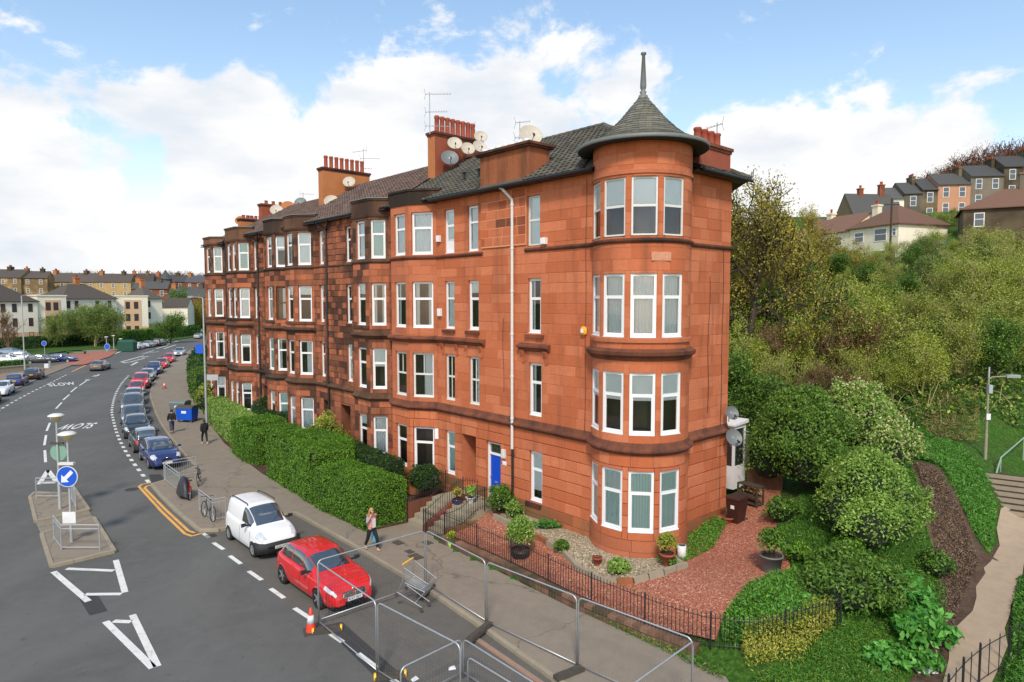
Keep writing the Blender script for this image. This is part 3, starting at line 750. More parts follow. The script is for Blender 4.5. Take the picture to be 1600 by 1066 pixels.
# eaves: soffit and gutter
q = MB(); q.box(-11.3, -1.1, -1.56, -1.1, 14.66, 14.72); q.box(1.1, 1.56, 1.2, 4.9, 14.66, 14.72); q.build('soffit', m_black, tenA)
q = MB(); q.tube([(-11.2, -1.66, 14.70), (-1.0, -1.66, 14.72)], .065, 8); q.tube([(1.68, 1.4, 14.72), (1.68, 4.95, 14.70)], .065, 8); q.build('gutter', m_black, tenA)
# roof
pitch_p = (lambda c: math.hypot(c.x, c.y) < 2.05 or (c.y < .1 and -7.9 < c.x < -4.7 and c.z < 16.2))
tile_slope(tenA, (-15.2, -1.62, 14.76), (1.62, -1.62, 14.76), (-4.9, 3.6, 17.9), (-15.2, 3.6, 17.9), .33, .31, m_tileA, skip=pitch_p, base_poly=[Vector(p) for p in ((-15.2, -1.62, 14.76), (-1.0, -1.62, 14.76), (-1.0, -.6, 15.376), (-.2, -.2, 15.6), (-4.9, 3.6, 17.9), (-15.2, 3.6, 17.9))])
tile_slope(tenA, (1.62, -1.62, 14.76), (1.62, 4.95, 14.76), (-4.88, 3.62, 17.9), (-4.9, 3.6, 17.9), .33, .31, m_tileA, limit=0, skip=pitch_p, base_poly=[Vector(p) for p in ((1.62, 1.2, 14.76), (1.62, 4.95, 14.76), (-4.9, 3.6, 17.9), (-.2, -.2, 15.6), (.6, 1.2, 15.2))])
q = MB(); q.add([(1.62, 4.95, 14.76), (-3.5, 10.4, 14.76), (-15.2, 10.4, 14.3), (-15.2, 3.6, 17.9), (-4.9, 3.6, 17.9)], [(0, 1, 4), (1, 2, 3, 4)]); q.build('rear_roof', m_tileA, tenA)
q = MB()
for a, b in (((-15.3, 3.6, 17.92), (-4.9, 3.6, 17.92)), ((-4.9, 3.6, 17.92), (-.5, .1, 15.75)), ((-4.9, 3.6, 17.92), (1.62, 4.95, 14.8))):
    a = Vector(a); b = Vector(b); n_ = int((b - a).length / .45)
    for i in range(n_): 
        if math.hypot(*(a.lerp(b, (i+.5)/n_)).xy) > 1.9: q.tube([a.lerp(b, i / n_), a.lerp(b, (i + .96) / n_)], [.13, .11], 7)
tag(q.build('ridge_tiles', m_tileA, tenA), kind='stuff')
q = MB()
for x in (-10.35, -9.25): q.M = Matrix.Translation((x, -.15 + (x+10.3)*.0, 15.65)); q.tube([(0, 0, 0), (0, 0, .42)], .07, 8); q.box(-.1, .1, -.1, .1, .38, .44)
q.build('roof_vent', m_black, tenA)
# bay parapet, sooty, with flat lead behind
q = MB(); q.sweep(P2([(11.1, 1.02), (12.44, 1.94), (14.12, 1.94), (15.3, 1.2)]), [(-.22, 14.6), (.05, 14.6), (.05, 15.22), (.10, 15.24), (.10, 15.34), (-.24, 15.36)]); q.build('bay_parapet', m_stringB, tenA)
q = MB(); q.add([(-11.2,-1.1,15.0),(-12.49,-1.94,15.0),(-14.07,-1.94,15.0),(-15.3,-1.14,15.0),(-15.3,1,15.15),(-11.2,1,15.15)], [(0,1,2,3,4,5)]); q.build('bay_roof', m_lead, tenA)
# tower cap: soffit, rim, slates, finial
q = MB(); q.lathe([(RT - .05, 15.40), (2.32, 15.36), (2.35, 15.38)], 48); q.build('tower_soffit', plain('dark_timber', (.03, .027, .025), .8), tenA, True)
q = MB(); q.lathe([(2.35, 15.38), (2.37, 15.40), (2.37, 15.48), (2.33, 15.52), (2.0, 15.58)], 64); q.build('tower_rim', m_lead, tenA, True)
conep = [(2.12, 15.56), (1.62, 15.78), (1.24, 16.09), (.79, 16.53), (.44, 16.96), (.1, 17.38)]
q = MB(); q.lathe([(r - .03, z - .02) for r, z in conep], 48); q.build('tower_roof', m_slated, tenA, True)
pts = []
for (a, b) in zip(conep, conep[1:]):
    l = math.hypot(b[0]-a[0], b[1]-a[1]); n_ = max(1, round(l / .155))
    for i in range(n_): pts.append((lerp(a[0], b[0], i / n_), lerp(a[1], b[1], i / n_), (b[0]-a[0]) / l, (b[1]-a[1]) / l))
sl_ = []
for ri, (r, z, dr, dz) in enumerate(pts):
    n_ = max(6, int(2 * math.pi * r / .23))
    for k in range(n_): sl_.append((r, z, dr, dz, 2 * math.pi * (k + (ri % 2) * .5) / n_, 2 * math.pi / n_))
camL = Matrix.Rotation(-ROT, 3, 'Z') @ (Vector((0, 0, 0)) - O_); ca = math.atan2(camL.y, camL.x)
sl_.sort(key=lambda s: -math.cos(s[4] + s[5] / 2 - ca)); rest = MB()
for i, (r, z, dr, dz, t, dt) in enumerate(sl_):
    mb = MB(); g = .003 / max(r, .1); vs = []
    ln = .2
    for (rr, zz, oo) in ((r, z, .035), (r + dr * ln, z + dz * ln, .008)):
        for tt in (t + g, t + dt - g):
            R2 = max(.02, rr + oo * dz - 0); vs.append((R2 * math.cos(tt), R2 * math.sin(tt), zz - oo * dr * 1.0))
    for tt in (t + g, t + dt - g): vs.append((r * math.cos(tt), r * math.sin(tt), z - .005))
    j = random.uniform(-.006, .006); vs = [(x * (1 + j), y * (1 + j), zz) for x, y, zz in vs]
    fs = [(0, 1, 3, 2), (4, 5, 1, 0), (4, 0, 2), (5, 3, 1)]
    if i < 300: mb.add(vs, fs); mb.build('slate', m_slate, tenA)
    else: rest.add(vs, fs)
tag(rest.build('slates', m_slate, tenA), kind='stuff')
q = MB(); q.lathe([(.2, 17.28), (.16, 17.4), (.09, 17.44), (.13, 17.52), (.07, 17.58), (.10, 17.64), (.115, 17.73), (.055, 18.82), (.10, 18.86), (.10, 18.92), (0, 18.95)], 12); q.build('finial', m_lead, tenA, True)
# chimneys of the corner block
chimney(tenA, 14.95, 15.62, -1.45, -4.75, 14.8, 19.05, m_renderR, 8, .95, potr=.15, front_mat=m_render)
chimney(tenA, -1.08, -.35, -2.05, -4.3, 14.0, 15.85, m_renderR, 4, .6, cope=m_stringA, potr=.16)
# small fittings that belong to the corner block
q = MB(); q.box(-.36, .36, 0, .03, 0, .30); q.build('inscribed_panel', plain('pale_weathered_stone', srgb(198, 140, 110), .9, var=.35, scale=14, bump=.6), tenA,
    loc=eTow.at(eTow.len * ((T0 - R_(135 + 14)) / (T0 - T1)), -.01, 11.33), rot=(0, 0, eTow.rot(eTow.len * ((T0 - R_(135 + 14)) / (T0 - T1)))))
for z, s_, l in ((3.0, 6.3, 0), (4.0, 10.9, 0)): pass
def wallbox(root, e, s_, z, w, h, d, m, name): q = MB(); q.box(-w/2, w/2, 0, d, 0, h); q.box(-w/2+.02, w/2-.02, d, d+.01, .02, h-.02); return q.build(name, m, root, loc=e.at(s_, .01, z), rot=(0, 0, e.rot(0)))
wallbox(tenA, eFr, 6.3 - 1.367, 3.1, .20, .38, .12, m_cream, 'entrance_light')
wallbox(tenA, eFr, 6.3 - 1.367, 2.78, .26, .17, .02, m_white, 'house_number_plate')
wallbox(tenA, eCR, .03, 3.15, .26, .52, .03, m_white, 'street_plate')
wallbox(tenA, eFr, 11.0 - 1.367, 12.75, .22, .30, .14, m_white, 'boiler_flue'); wallbox(tenA, eFr, 10.95 - 1.367, 9.2, .22, .36, .14, m_white, 'boiler_flue')
wallbox(tenA, eFr, 3.85 - 1.367, 12.2, .26, .26, .16, m_white, 'boiler_flue')
q = MB(); q.lathe([(0, 0), (.10, .01), (.15, .06), (.16, .2), (.13, .3), (0, .34)], 6); q.v = [(a, c * .0 + b * .5 + .08, c) for a, b, c in q.v]
al = q.build('alarm_box', plain('yellow_plastic', srgb(236, 168, 30), .4), tenA, loc=eFr.at(1.72 - 1.367, 0, 8.65), rot=(0, 0, eFr.rot(0)))
q = MB(); q.box(-.07, .07, .16, .175, .09, .24); q.build('badge', m_white, al)
# thin black cables down the stone
for e, s_, z0, z1, am in ((eSide, .55, 1.6, 12.0, .03), (eSide, 1.55, 5.6, 10.9, .05), (eFr, .3, 4.9, 14.5, .02), (eFr, 5.0, 6.0, 9.2, .04)):
    q = MB(); q.tube([e.at(s_ + am * math.sin(z * 1.7), .03, z) for z in [z0 + (z1 - z0) * i / 10 for i in range(11)]], .012, 4); q.build('cable', m_black, tenA)

# ================================================================== the sooty terrace blocks
def terrace(u0, u1, bayR, bayL, flats, doors, pipes, chim, label, seed, grade=1.0, brownwin=None, ztop=14.75, parz=15.3, roofm=m_tileB):
    random.seed(seed)
    root = empty('sandstone_tenement', O_, ROT, label, 'building', 'sandstone tenements along the street')
    p = .8; es = []; x = u0; core = MB(); blk = []; mats = [m_stoneB, m_stoneBlk, m_stoneB2, m_plinth]; cut = 4.5
    bays = sorted([b for b in (bayR, bayL) if b])
    pts = [(u0, 1.14)]
    for b in bays:
        a, f0, f1, c = b
        pts += [(a, 1.14), (f0, 1.94), (f1, 1.94), (c, 1.14)]
    pts.append((u1, 1.14)); pts2 = [pts[0]]
    for q_ in pts[1:]:
        if (Vector(q_) - Vector(pts2[-1])).length > .02: pts2.append(q_)
    dresses = ['net', 'sides', None, 'half', 'vert', 'right', 'quarter', 'full']
    for P, Q in zip(pts2, pts2[1:]):
        e = Edge(P, Q); flat = abs(P[1] - Q[1]) < .01; front = flat and P[1] > 1.5; ops = []
        if not flat and P[1] < Q[1]: ops = [(.22, min(e.len - .12, 1.18), a, b) for a, b in FL]          # cant that looks down the street
        elif front:
            n_ = 2 if e.len > 2 else 1; wd = .92 if n_ == 1 else .8
            for k in range(n_):
                c = e.len * (k + .5) / n_; ops += [(c - wd/2, c + wd/2, a, b) for a, b in FL]
        elif not flat: ops = [(.2, .95, a, b) for a, b in FL]
        elif P[1] < 1.5:
            for a_, b_ in flats:
                if a_ >= P[0] and b_ <= Q[0]: ops += [(a_ - P[0], b_ - P[0], a, b) for i, (a, b) in enumerate(FL) if i]
            for a_, b_ in doors:
                if a_ >= P[0] and b_ <= Q[0]: ops.append((a_ - P[0], b_ - P[0], .9, 3.7, 1.0))
        ztp = parz - .3 if P[1] > 1.5 or Q[1] > 1.5 else ztop
        wall_core(core, e, .1, ztp, ops, cut)
        smooth = P[1] > 1.5 or Q[1] > 1.5
        blk += blocks_for(e, .12, 4.55, ops, .38, .5, 1.1, .02, .012, 2)
        hh = [4.55, 8.05, 11.95, ztp]
        for k in range(3):
            mi = (2 if smooth else 0) if k < 2 else (1 if smooth else 0)
            b_ = blocks_for(e, hh[k], hh[k + 1], ops, .36, .32 if not smooth else .6, .75 if not smooth else 1.2, .03 if not smooth else .005, .012 if not smooth else .006, mi, var=.05 if not smooth else .004)
            blk += b_
        for o in ops:
            if len(o) > 4:
                q = MB(); q.M = Matrix.Translation(e.at((o[0]+o[1])/2, -.95, o[2])) @ Matrix.Rotation(e.rot(0), 4, 'Z'); w_ = (o[1]-o[0])/2
                q.box(-w_, w_, -.04, 0, 0, o[3]-o[2]); q.box(-w_+.08, w_-.08, 0, .03, .1, o[3]-o[2]-.5); q.build('door', plain('oxblood_paint', srgb(88, 34, 24), .5), root)
            else:
                i = [f[0] for f in FL].index(o[2]); st = 'upvc'; mt = None
                if brownwin and i in brownwin and (P[0], Q[0]) == brownwin[i][:2]: mt = m_brown; st = 'sash_b'
                win_in(root, e, *o, st, random.choice(dresses), mat=mt)
        if smooth:      # sooty parapet and lead flat of the bay
            pass
    core.build('wall', [m_jointB, m_jointB, m_stoneB2], root)
    place_blocks(root, blk, mats, 300)
    m = m_stringB
    mould(root, pts2, prof_big(4.62), m); mould(root, pts2, prof_small(12.0), m)
    for b in bays:
        a, f0, f1, c = b; bp = [(a - .3, 1.14), (a, 1.14), (f0, 1.94), (f1, 1.94), (c, 1.14), (c + .3, 1.14)]; bp = [x_ for x_ in bp if u0 <= x_[0] <= u1]
        mould(root, bp, pc(7.98), m, 'cornice'); mould(root, bp[1:-1], [(0, 8.42), (.07, 8.42), (.07, 8.56), (0, 8.58)], m, 'sill_course')
        mould(root, [q_ for q_ in bp if q_[1] > 0], [(0, 14.35), (.06, 14.37), (.1, 14.5), (0, 14.52)], m, 'cornice')
        q = MB(); q.sweep(P2([(a - .1, 1.0), (f0 - .03, 1.94), (f1 + .03, 1.94), (c + .1, 1.0)]), [(-.2, 14.5), (.03, 14.5), (.03, parz - .1), (.08, parz - .08), (.08, parz), (-.22, parz + .02)]); q.build('bay_parapet', m_stoneBlk, root)
        q = MB(); q.sweep(P2([(a - .12, 1.0), (f0 - .04, 1.95), (f1 + .04, 1.95), (c + .12, 1.0)]), [(-.3, parz + .02), (.12, parz + .02), (.12, parz + .07), (-.3, parz + .10)]); q.build('bay_flashing', m_lead, root)
        q = MB(); q.add([(-a, -1.0, parz - .1), (-f0, -1.9, parz - .1), (-f1, -1.9, parz - .1), (-c, -1.0, parz - .1), (-c, 1.2, parz + .1), (-a, 1.2, parz + .1)], [(0, 1, 2, 3, 4, 5)]); q.build('bay_roof', m_lead, root)
    # roof
    ri = 18.0 * grade; ev = ztop + .05
    tile_slope(root, (-u1 + .05, -1.55, ev), (-u0 - .05, -1.55, ev), (-u0 - .05, 3.6, ri), (-u1 + .05, 3.6, ri), .30, .32, roofm, limit=0, thick=.03)
    q = MB(); q.add([(-u1, 3.6, ri), (-u0, 3.6, ri), (-u0, 10.4, 14.2), (-u1, 10.4, 14.2)], [(0, 1, 2, 3)]); q.build('rear_roof', roofm, root)
    q = MB(); q.add([(-u1, 10.0, .1), (-u0, 10.0, .1), (-u0, 10.0, 14.4), (-u1, 10.0, 14.4), (-u1, 3.6, ri - .1), (-u1, -1.14, .1), (-u1, -1.14, ztop), (-u0, -1.14, ztop), (-u0, 3.6, ri - .1), (-u0, -1.14, .1)], [(0,1,2,3), (5,0,3,4,6), (9,7,8,2,1)]); q.build('rear_wall', m_stoneB2, root)
    q = MB(); q.box(-u1, -u0, -1.58, -1.1, ev - .13, ev - .06); q.build('soffit', m_black, root)
    q = MB()
    for (a, b) in flats_ranges(pts2): q.tube([(-a, -1.62, ev - .02), (-b, -1.62, ev - .02)], .06, 6)
    q.build('gutter', m_black, root)
    for pu in pipes:
        pipe(root, (-pu, -1.24), 14.2, .5, m_black, .065)
        q = MB(); q.tube([(-pu + .9, -1.6, ev - .05), (-pu + .5, -1.4, 14.5), (-pu, -1.24, 14.2)], .06, 6); q.tube([(-pu - .9, -1.6, ev - .05), (-pu - .5, -1.4, 14.5), (-pu, -1.24, 14.1)], .06, 6); q.build('downpipe_offset', m_black, root)
    for c in chim: chimney(root, *c)
    return root
def flats_ranges(pts):
    return [(P[0], Q[0]) for P, Q in zip(pts, pts[1:]) if P[1] < 1.5 and Q[1] < 1.5 and Q[0] - P[0] > 1.5]
def recenter(root, u, v):
    off = Vector((-u, -v, 0)); MWr = root.rotation_euler.to_matrix()
    kids = [o for o in bpy.data.objects if o.parent == root]
    for o in kids: o.location = o.location - off
    root.location = root.location + MWr @ off
recenter(tenA, 7.0, -2.5)
tB = terrace(15.32, 27.85, (15.5, 16.3, 18.0, 18.85), (24.4, 25.6, 26.95, 27.8), [(19.6, 20.3), (23.05, 23.7)], [(20.0, 21.2), (19.05, 19.5), (22.8, 23.4)], [22.55],
    [(27.5, 28.2, -1.1, -4.7, 14.8, 18.93, m_render, 8, .85)], 'soot-stained red sandstone tenement joined to the corner block, orange rendered chimney at its far end', 21)
recenter(tB, 21.5, -3)
tC = terrace(27.87, 39.6, (27.95, 28.75, 30.3, 31.1), (34.75, 35.6, 37.8, 38.7), [(31.9, 32.5), (33.75, 34.4)], [(32.0, 33.0)], [33.35],
    [(39.2, 39.9, -1.5, -4.9, 14.6, 17.75, m_renderR, 5, .3)], 'sooty dark sandstone tenement third along from the tower, mostly hidden by its own bay windows', 31, .985, {2: (27.95, 28.75)}, parz=15.35)
recenter(tC, 33.7, -3)
tD = terrace(39.62, 45.0, (40.4, 41.15, 42.9, 43.5), None, [(44.3, 44.9)], [], [39.95], [(44.3, 44.95, -1.6, -4.2, 14.2, 17.0, m_render, 6, .35)],
    'farthest dark sandstone tenement at the end of the terrace', 41, .95, parz=15.0, ztop=14.5)
recenter(tD, 43, -3)
random.seed(11)
# side stubs of masonry seen above the eaves between blocks
# ---------------- dishes and aerials
TC = ROT + math.pi * 1.5      # heading towards the street
def LD(u, v, z): return L(u, v, z)
for (u, v, z, r, mt, lb) in [
    (14.42, -2.4, 18.5, .40, m_dish, 'rust-streaked dish high on the left of the tallest red chimney'),
    (14.42, -3.3, 18.35, .40, m_dish, 'clean cream dish in the middle of the tallest red chimney'),
    (14.42, -4.15, 18.6, .40, m_dish, 'dish with a rust patch low on the right of the tallest red chimney'),
    (14.86, -4.6, 19.3, .38, m_dish, 'cream dish standing above the right end of the tallest chimney'),
    (14.35, -2.0, 17.65, .48, m_dishd, 'big dark dish lowest on the tallest red chimney'),
    (6.45, -.5, 17.2, .52, m_dish, 'large beige dish behind the short sooty stack on the grey tiled roof'),
    (27.0, -2.8, 18.1, .42, m_dish, 'round dish on the orange chimney of the sooty tenement'),
    (26.9, -1.4, 16.6, .5, m_dish, 'bigger dish at the foot of the orange chimney'),
    (38.7, -2.5, 17.3, .5, m_dish, 'leftmost pale dish on the low red chimney of the third tenement'),
    (38.7, -3.5, 17.65, .55, m_render, 'rusty orange dish on the low red chimney of the third tenement'),
    (38.7, -4.6, 18.1, .5, m_dishd, 'grey dish at the right of the low red chimney of the third tenement'),
    (45.4, -2.0, 17.0, .45, m_render, 'small orange dish on the farthest chimney'),
    (45.4, -2.8, 17.1, .45, m_dishd, 'small grey dish on the farthest chimney')]:
    dish(LD(u, v, z), R_(-78 + random.uniform(-12, 12)), lb, r, mt)
for (u, v, z, r, lb) in ((-1.5, -4.0, 5.45, .28, 'small dark dish above the string course on the side wall'), (-1.55, -4.1, 4.45, .35, 'larger grey dish below the string course on the side wall')):
    dish(LD(u, v, z), R_(-75), lb, r, m_dishd, group='satellite dishes on the side wall')
aerial(L(15.2, -1.3, 19.0), 2.25, 'tall three-tier tv aerial strapped to the tallest red chimney', [(2.15, 1.2, R_(-8), 9, .1), (1.2, 1.0, R_(-12), 9, .1), (.45, 1.1, R_(-5), 8, .18)])
aerial(L(9.4, -2.6, 17.2), 1.6, 'tv aerial on the grey tiled roof behind the short stack', [(1.55, .6, R_(-30), 6, .05), (.8, .7, R_(-5), 7, .2)])
aerial(L(27.8, -4.4, 18.9), 1.9, 'tv aerial behind the pots of the orange chimney', [(1.75, .9, R_(160), 5, .1), (1.2, 1.2, R_(-5), 10, .12), (.5, .6, R_(-5), 5, .2)])
aerial(L(15.3, -4.2, 19.0), 1.0, 'short spiky aerial behind the dishes of the tallest chimney', [(.95, .8, R_(190), 6, .15)])
aerial(L(-.7, -3.9, 15.9), 1.1, 'small leaning aerial beside the four orange pots over the side wall', [(1.0, .5, R_(130), 5, .1)])
aerial(L(38, -4.5, 17.7), 1.2, 'distant aerial over the third tenement', [(1.1, .9, R_(0), 6, .15)])
# ================================================================== ground, road, pavement
def asphalt(name, c, spec_c, patch=.25, sc=1.0, streak=False, cracks=False, bumps=.25):
    t = NT(name); base = t.mix(t.noise(.45 * sc, 5, .6), dim(c, 1 - patch), dim(c, 1 + patch))
    base = t.mix(t.ramp(t.noise(2.3 * sc, 6, .7), [(.45, 0.0), (.62, .35)]), base, dim(c, .72))
    base = t.mix(t.ramp(t.noise(60, 3, .7), [(.3, .5), (.5, 0.0), (.62, 0.0), (.75, .5)]), base, spec_c)
    if streak: base = t.mix(t.ramp(t.noise(.22, 4, .6, sc=(1, .35, 1), dist=.8), [(.42, 0.0), (.62, .6)]), base, dim(c, 1.4)); base = t.mix(t.ramp(t.noise(3.1, 5, .8), [(.60, 0.0), (.66, .5)]), base, dim(c, .55)); base = t.mix(t.ramp(t.noise(.9, 3, .5, vec=None, sc=None, dist=1.5), [(.52, 0.0), (.7, .3)]), base, dim(c, 1.45))
    if cracks:
        v = t.N('ShaderNodeTexVoronoi'); v.feature = 'DISTANCE_TO_EDGE'; v.inputs['Scale'].default_value = .17
        nn = t.N('ShaderNodeTexNoise'); nn.inputs['Scale'].default_value = 1.4; nn.inputs['Detail'].default_value = 5; t.L(t.pos, nn.inputs['Vector'])
        vm = t.N('ShaderNodeVectorMath'); vm.operation = 'MULTIPLY_ADD'; t.L(nn.outputs['Color'], vm.inputs[0]); vm.inputs[1].default_value = (1.6, 1.6, 0); t.L(t.pos, vm.inputs[2]); t.L(vm.outputs[0], v.inputs['Vector'])
        base = t.mix(t.ramp(v.outputs['Distance'], [(.0, .5), (.003, .35), (.008, 0.0)]), base, dim(c, .3))
    t.col(base).set(.92, 0, .25).bump(t.noise(90, 3, .7), bumps, .01); return t.m
m_road = asphalt('asphalt_dark', srgb(90, 89, 86), srgb(134, 131, 124), .16, streak=True)
m_pave = asphalt('asphalt_pavement_worn', srgb(136, 124, 109), srgb(158, 148, 134), .16, cracks=True)
m_bay = asphalt('asphalt_bay_lighter', srgb(96, 92, 86), srgb(136, 132, 124), .16)
m_paveN = asphalt('asphalt_pavement_far', srgb(136, 118, 100), srgb(150, 140, 128), .16)
m_redp = asphalt('red_chipping_surface', srgb(168, 104, 84), srgb(150, 110, 92), .12)
m_path = asphalt('worn_concrete_path', srgb(172, 150, 126), srgb(140, 118, 98), .10, cracks=False, bumps=.15)
m_patch = asphalt('asphalt_patch_dark', srgb(62, 62, 62), srgb(96, 94, 90), .2); m_iron = plain('cast_iron', srgb(58, 54, 50), .7, var=.3)
m_conc = plain('concrete_kerb', srgb(150, 138, 118), .9, var=.22, scale=3, bump=.3)
m_slab = plain('grey_paving_slab', srgb(132, 122, 104), .9, var=.2, scale=2.5, bump=.2)
def worn(name, c):
    t = NT(name); f = t.math('ADD', t.math('MULTIPLY', t.noise(22, 5, .8), .6), t.math('MULTIPLY', t.noise(2.5, 4, .7), .4))
    t.col(t.mix(t.ramp(f, [(.36, .85), (.46, .12), (.6, 0.0)]), dim(c, 1), srgb(92, 90, 86))).set(.8, 0, .3); return t.m
m_line = worn('road_paint_white', (.74, .73, .68))
m_yel = worn('road_paint_yellow', srgb(228, 168, 84))
def ground_mat():
    t = NT('grass_and_soil'); n = t.noise(.5, 6, .65); fine = t.noise(7, 6, .75)
    g = t.ramp(fine, [(.3, srgb(34, 56, 18)), (.5, srgb(58, 92, 28)), (.7, srgb(92, 128, 48))])
    s = t.ramp(fine, [(.3, srgb(48, 38, 26)), (.7, srgb(96, 78, 56))])
    c = t.mix(t.ramp(n, [(.50, 0.0), (.66, .8)]), g, s); t.col(c).set(.95, 0, .2).bump(fine, .8, .12); return t.m
m_ground = ground_mat()
def soil_mat(name, a, b, big=.6):
    t = NT(name); f = t.noise(6, 8, .75); c = t.ramp(f, [(.3, a), (.7, b)]); c = t.mix(t.ramp(t.noise(.9, 4), [(.4, 0.0), (.6, .4)]), c, dim(a, .7))
    t.col(c).set(.95, 0, .2).bump(t.math('ADD', f, t.noise(1.6, 5, .6)), big, .15); return t.m
m_soil = soil_mat('bare_soil', srgb(66, 50, 40), srgb(112, 90, 74))
m_bark_ch = soil_mat('earth_bank', srgb(78, 60, 48), srgb(122, 98, 80), .8)
def gravel_mat(name, c1, c2, c3, sc):
    t = NT(name); v = t.N('ShaderNodeTexVoronoi'); v.inputs['Scale'].default_value = sc; t.L(t.pos, v.inputs['Vector'])
    sp = t.N('ShaderNodeSeparateColor'); t.L(v.outputs['Color'], sp.inputs[0])
    c = t.ramp(sp.outputs[0], [(0, c1), (.45, c2), (.8, c2), (1, c3)]); c = t.mix(t.ramp(v.outputs['Distance'], [(.35, 0.0), (.7, .7)]), c, dim(c1, .45))
    c = t.mix(t.ramp(t.noise(.7, 4, .6), [(.4, 0.0), (.65, .35)]), c, c1)
    inv = t.math('SUBTRACT', 1.0, v.outputs['Distance']); t.col(c).set(.9, 0, .3).bump(inv, .7, .02); return t.m
m_redgrav = gravel_mat('red_gravel', srgb(144, 84, 62), srgb(190, 122, 96), srgb(224, 180, 154), 22)
m_whitegrav = gravel_mat('pale_pebbles', srgb(128, 112, 88), srgb(182, 166, 136), srgb(226, 218, 200), 20)

def axis(lo, hi, flo, fhi, step, grow=1.35):
    a = list(np.arange(flo, fhi + 1e-6, step)); s = step; x = flo; left = []
    while x > lo: s *= grow; x -= s; left.append(max(x, lo))
    s = step; x = fhi; right = []
    while x < hi: s *= grow; x += s; right.append(min(x, hi))
    return np.array(left[::-1] + a + right)
gx = axis(-1500, 1500, -22, 75, .8); gy = axis(-60, 2500, 8, 118, .8)
V_g = np.array([(x, y, hgt(x, y)) for y in gy for x in gx]); nx, ny = len(gx), len(gy)
ii = (np.arange(ny - 1)[:, None] * nx + np.arange(nx - 1)[None, :]).ravel()
F_g = np.stack([ii, ii + 1, ii + nx + 1, ii + nx], 1)
tag(link('ground', np_mesh('ground', V_g, F_g, m_ground, smooth=True)), kind='structure')

def sheet(name, poly, zf, mat, step=None, parent=None, skirt=0.0):
    bm = bmesh.new(); vs = [bm.verts.new((p[0], p[1], 0)) for p in poly]; bm.faces.new(vs)
    bmesh.ops.triangulate(bm, faces=bm.faces[:]); 
    if step:
        xs = [p[0] for p in poly]; ys = [p[1] for p in poly]
        for k, (lo, hi) in enumerate(((min(xs), max(xs)), (min(ys), max(ys)))):
            c = lo + step
            while c < hi:
                co = (c, 0, 0) if k == 0 else (0, c, 0); no = (1, 0, 0) if k == 0 else (0, 1, 0)
                bmesh.ops.bisect_plane(bm, geom=bm.verts[:] + bm.edges[:] + bm.faces[:], plane_co=co, plane_no=no); c += step
    for v in bm.verts: v.co.z = zf(v.co.x, v.co.y) if callable(zf) else zf
    bmesh.ops.recalc_face_normals(bm, faces=bm.faces[:])
    if bm.faces[:] and sum(f.normal.z for f in bm.faces) < 0: bmesh.ops.reverse_faces(bm, faces=bm.faces[:])
    if skirt:
        be = [e for e in bm.edges if e.is_boundary]; r = bmesh.ops.extrude_edge_only(bm, edges=be)
        for v in [g for g in r['geom'] if isinstance(g, bmesh.types.BMVert)]: v.co.z -= skirt
    me = bpy.data.meshes.new(name); bm.to_mesh(me); bm.free(); me.materials.append(mat)
    for p in me.polygons: p.use_smooth = bool(step)
    return link(name, me, parent)
def ribbon(name, pts, w, z, mat, parent=None):
    mb = MB(); P = [Vector((p[0], p[1])) for p in pts]; vs = []
    for i, p in enumerate(P):
        a = (P[i] - P[i-1]).normalized() if i else (P[1] - P[0]).normalized(); b = (P[i+1] - P[i]).normalized() if i < len(P) - 1 else a
        n = Vector((-a.y - b.y, a.x + b.x)); n = n.normalized() / max(.5, n.normalized().dot(Vector((-a.y, a.x))))
        vs += [(p.x + n.x * w/2, p.y + n.y * w/2, z), (p.x - n.x * w/2, p.y - n.y * w/2, z)]
    return mb.add(vs, [(2*i, 2*i+1, 2*i+3, 2*i+2) for i in range(len(P) - 1)]).build(name, mat, parent)
def g2(px, py): p = gp(px, py); return (p.x, p.y)
def l2(u, v): p = L(u, v); return (p.x, p.y)
def spline(pts, n=6):
    out = []
    for i in range(len(pts) - 1):
        p0, p1, p2, p3 = [Vector(pts[max(0, min(len(pts) - 1, k))]) for k in (i - 1, i, i + 1, i + 2)]
        for k in range(n):
            t = k / n; out.append(tuple(.5 * ((2*p1) + (p2-p0)*t + (2*p0-5*p1+4*p2-p3)*t*t + (3*p1-p0-3*p2+p3)*t**3)))
    out.append(tuple(pts[-1])); return out
# kerb line of the terrace pavement
kerbR = [(-14, 8.6), (-8, 8.1), (-3.4, 7.95), (0, 7.6), (3, 7.35), (9, 7.2), (14.2, 7.2)]
build = [(14.2, 10.6), (14.75, 11.25), (18, 11.22), (21.5, 11.08), (23.9, 10.9), (24.25, 10.15), (26.4, 7.9)]
kerbF = spline([(26.4, 7.9), (30, 7.5), (34, 6.95), (40, 6.1), (47, 4.9), (53, 3.7), (60.3, 2.2), (67, .4), (77, -2.6), (84, -5), (92, -8), (107, -13.6), (125, -21), (150, -34), (185, -55)], 5)
kerb = [l2(*p) for p in kerbR + build] + [l2(*p) for p in kerbF[1:]]
inner = [(-14, 5.5), (-9, 5.2), (-6.6, 4.6), (-1, 4.75), (6.6, 4.5), (6.9, 4.0), (9.4, 4.1), (9.6, 6.1), (22, 5.6), (25.5, 5.2), (31.7, 4.3), (42, 2.2), (47, .9), (55, -.6), (62, -2.6), (77, -6.6), (92, -12), (125, -26), (150, -40), (185, -62)]
pave = sheet('pavement', kerb + [l2(*p) for p in reversed(inner)], .12, m_pave); tag(pave, kind='structure')
outerL = [(-20, 22), (10, 21.3), (30, 19.6), (45, 17.0), (56, 15.2), (60.4, 14.3), (69.8, 11.6), (80.8, 8), (90, 5.0), (100, 1.4), (112, -2.6), (125, -7.5), (150, -21), (185, -40)]
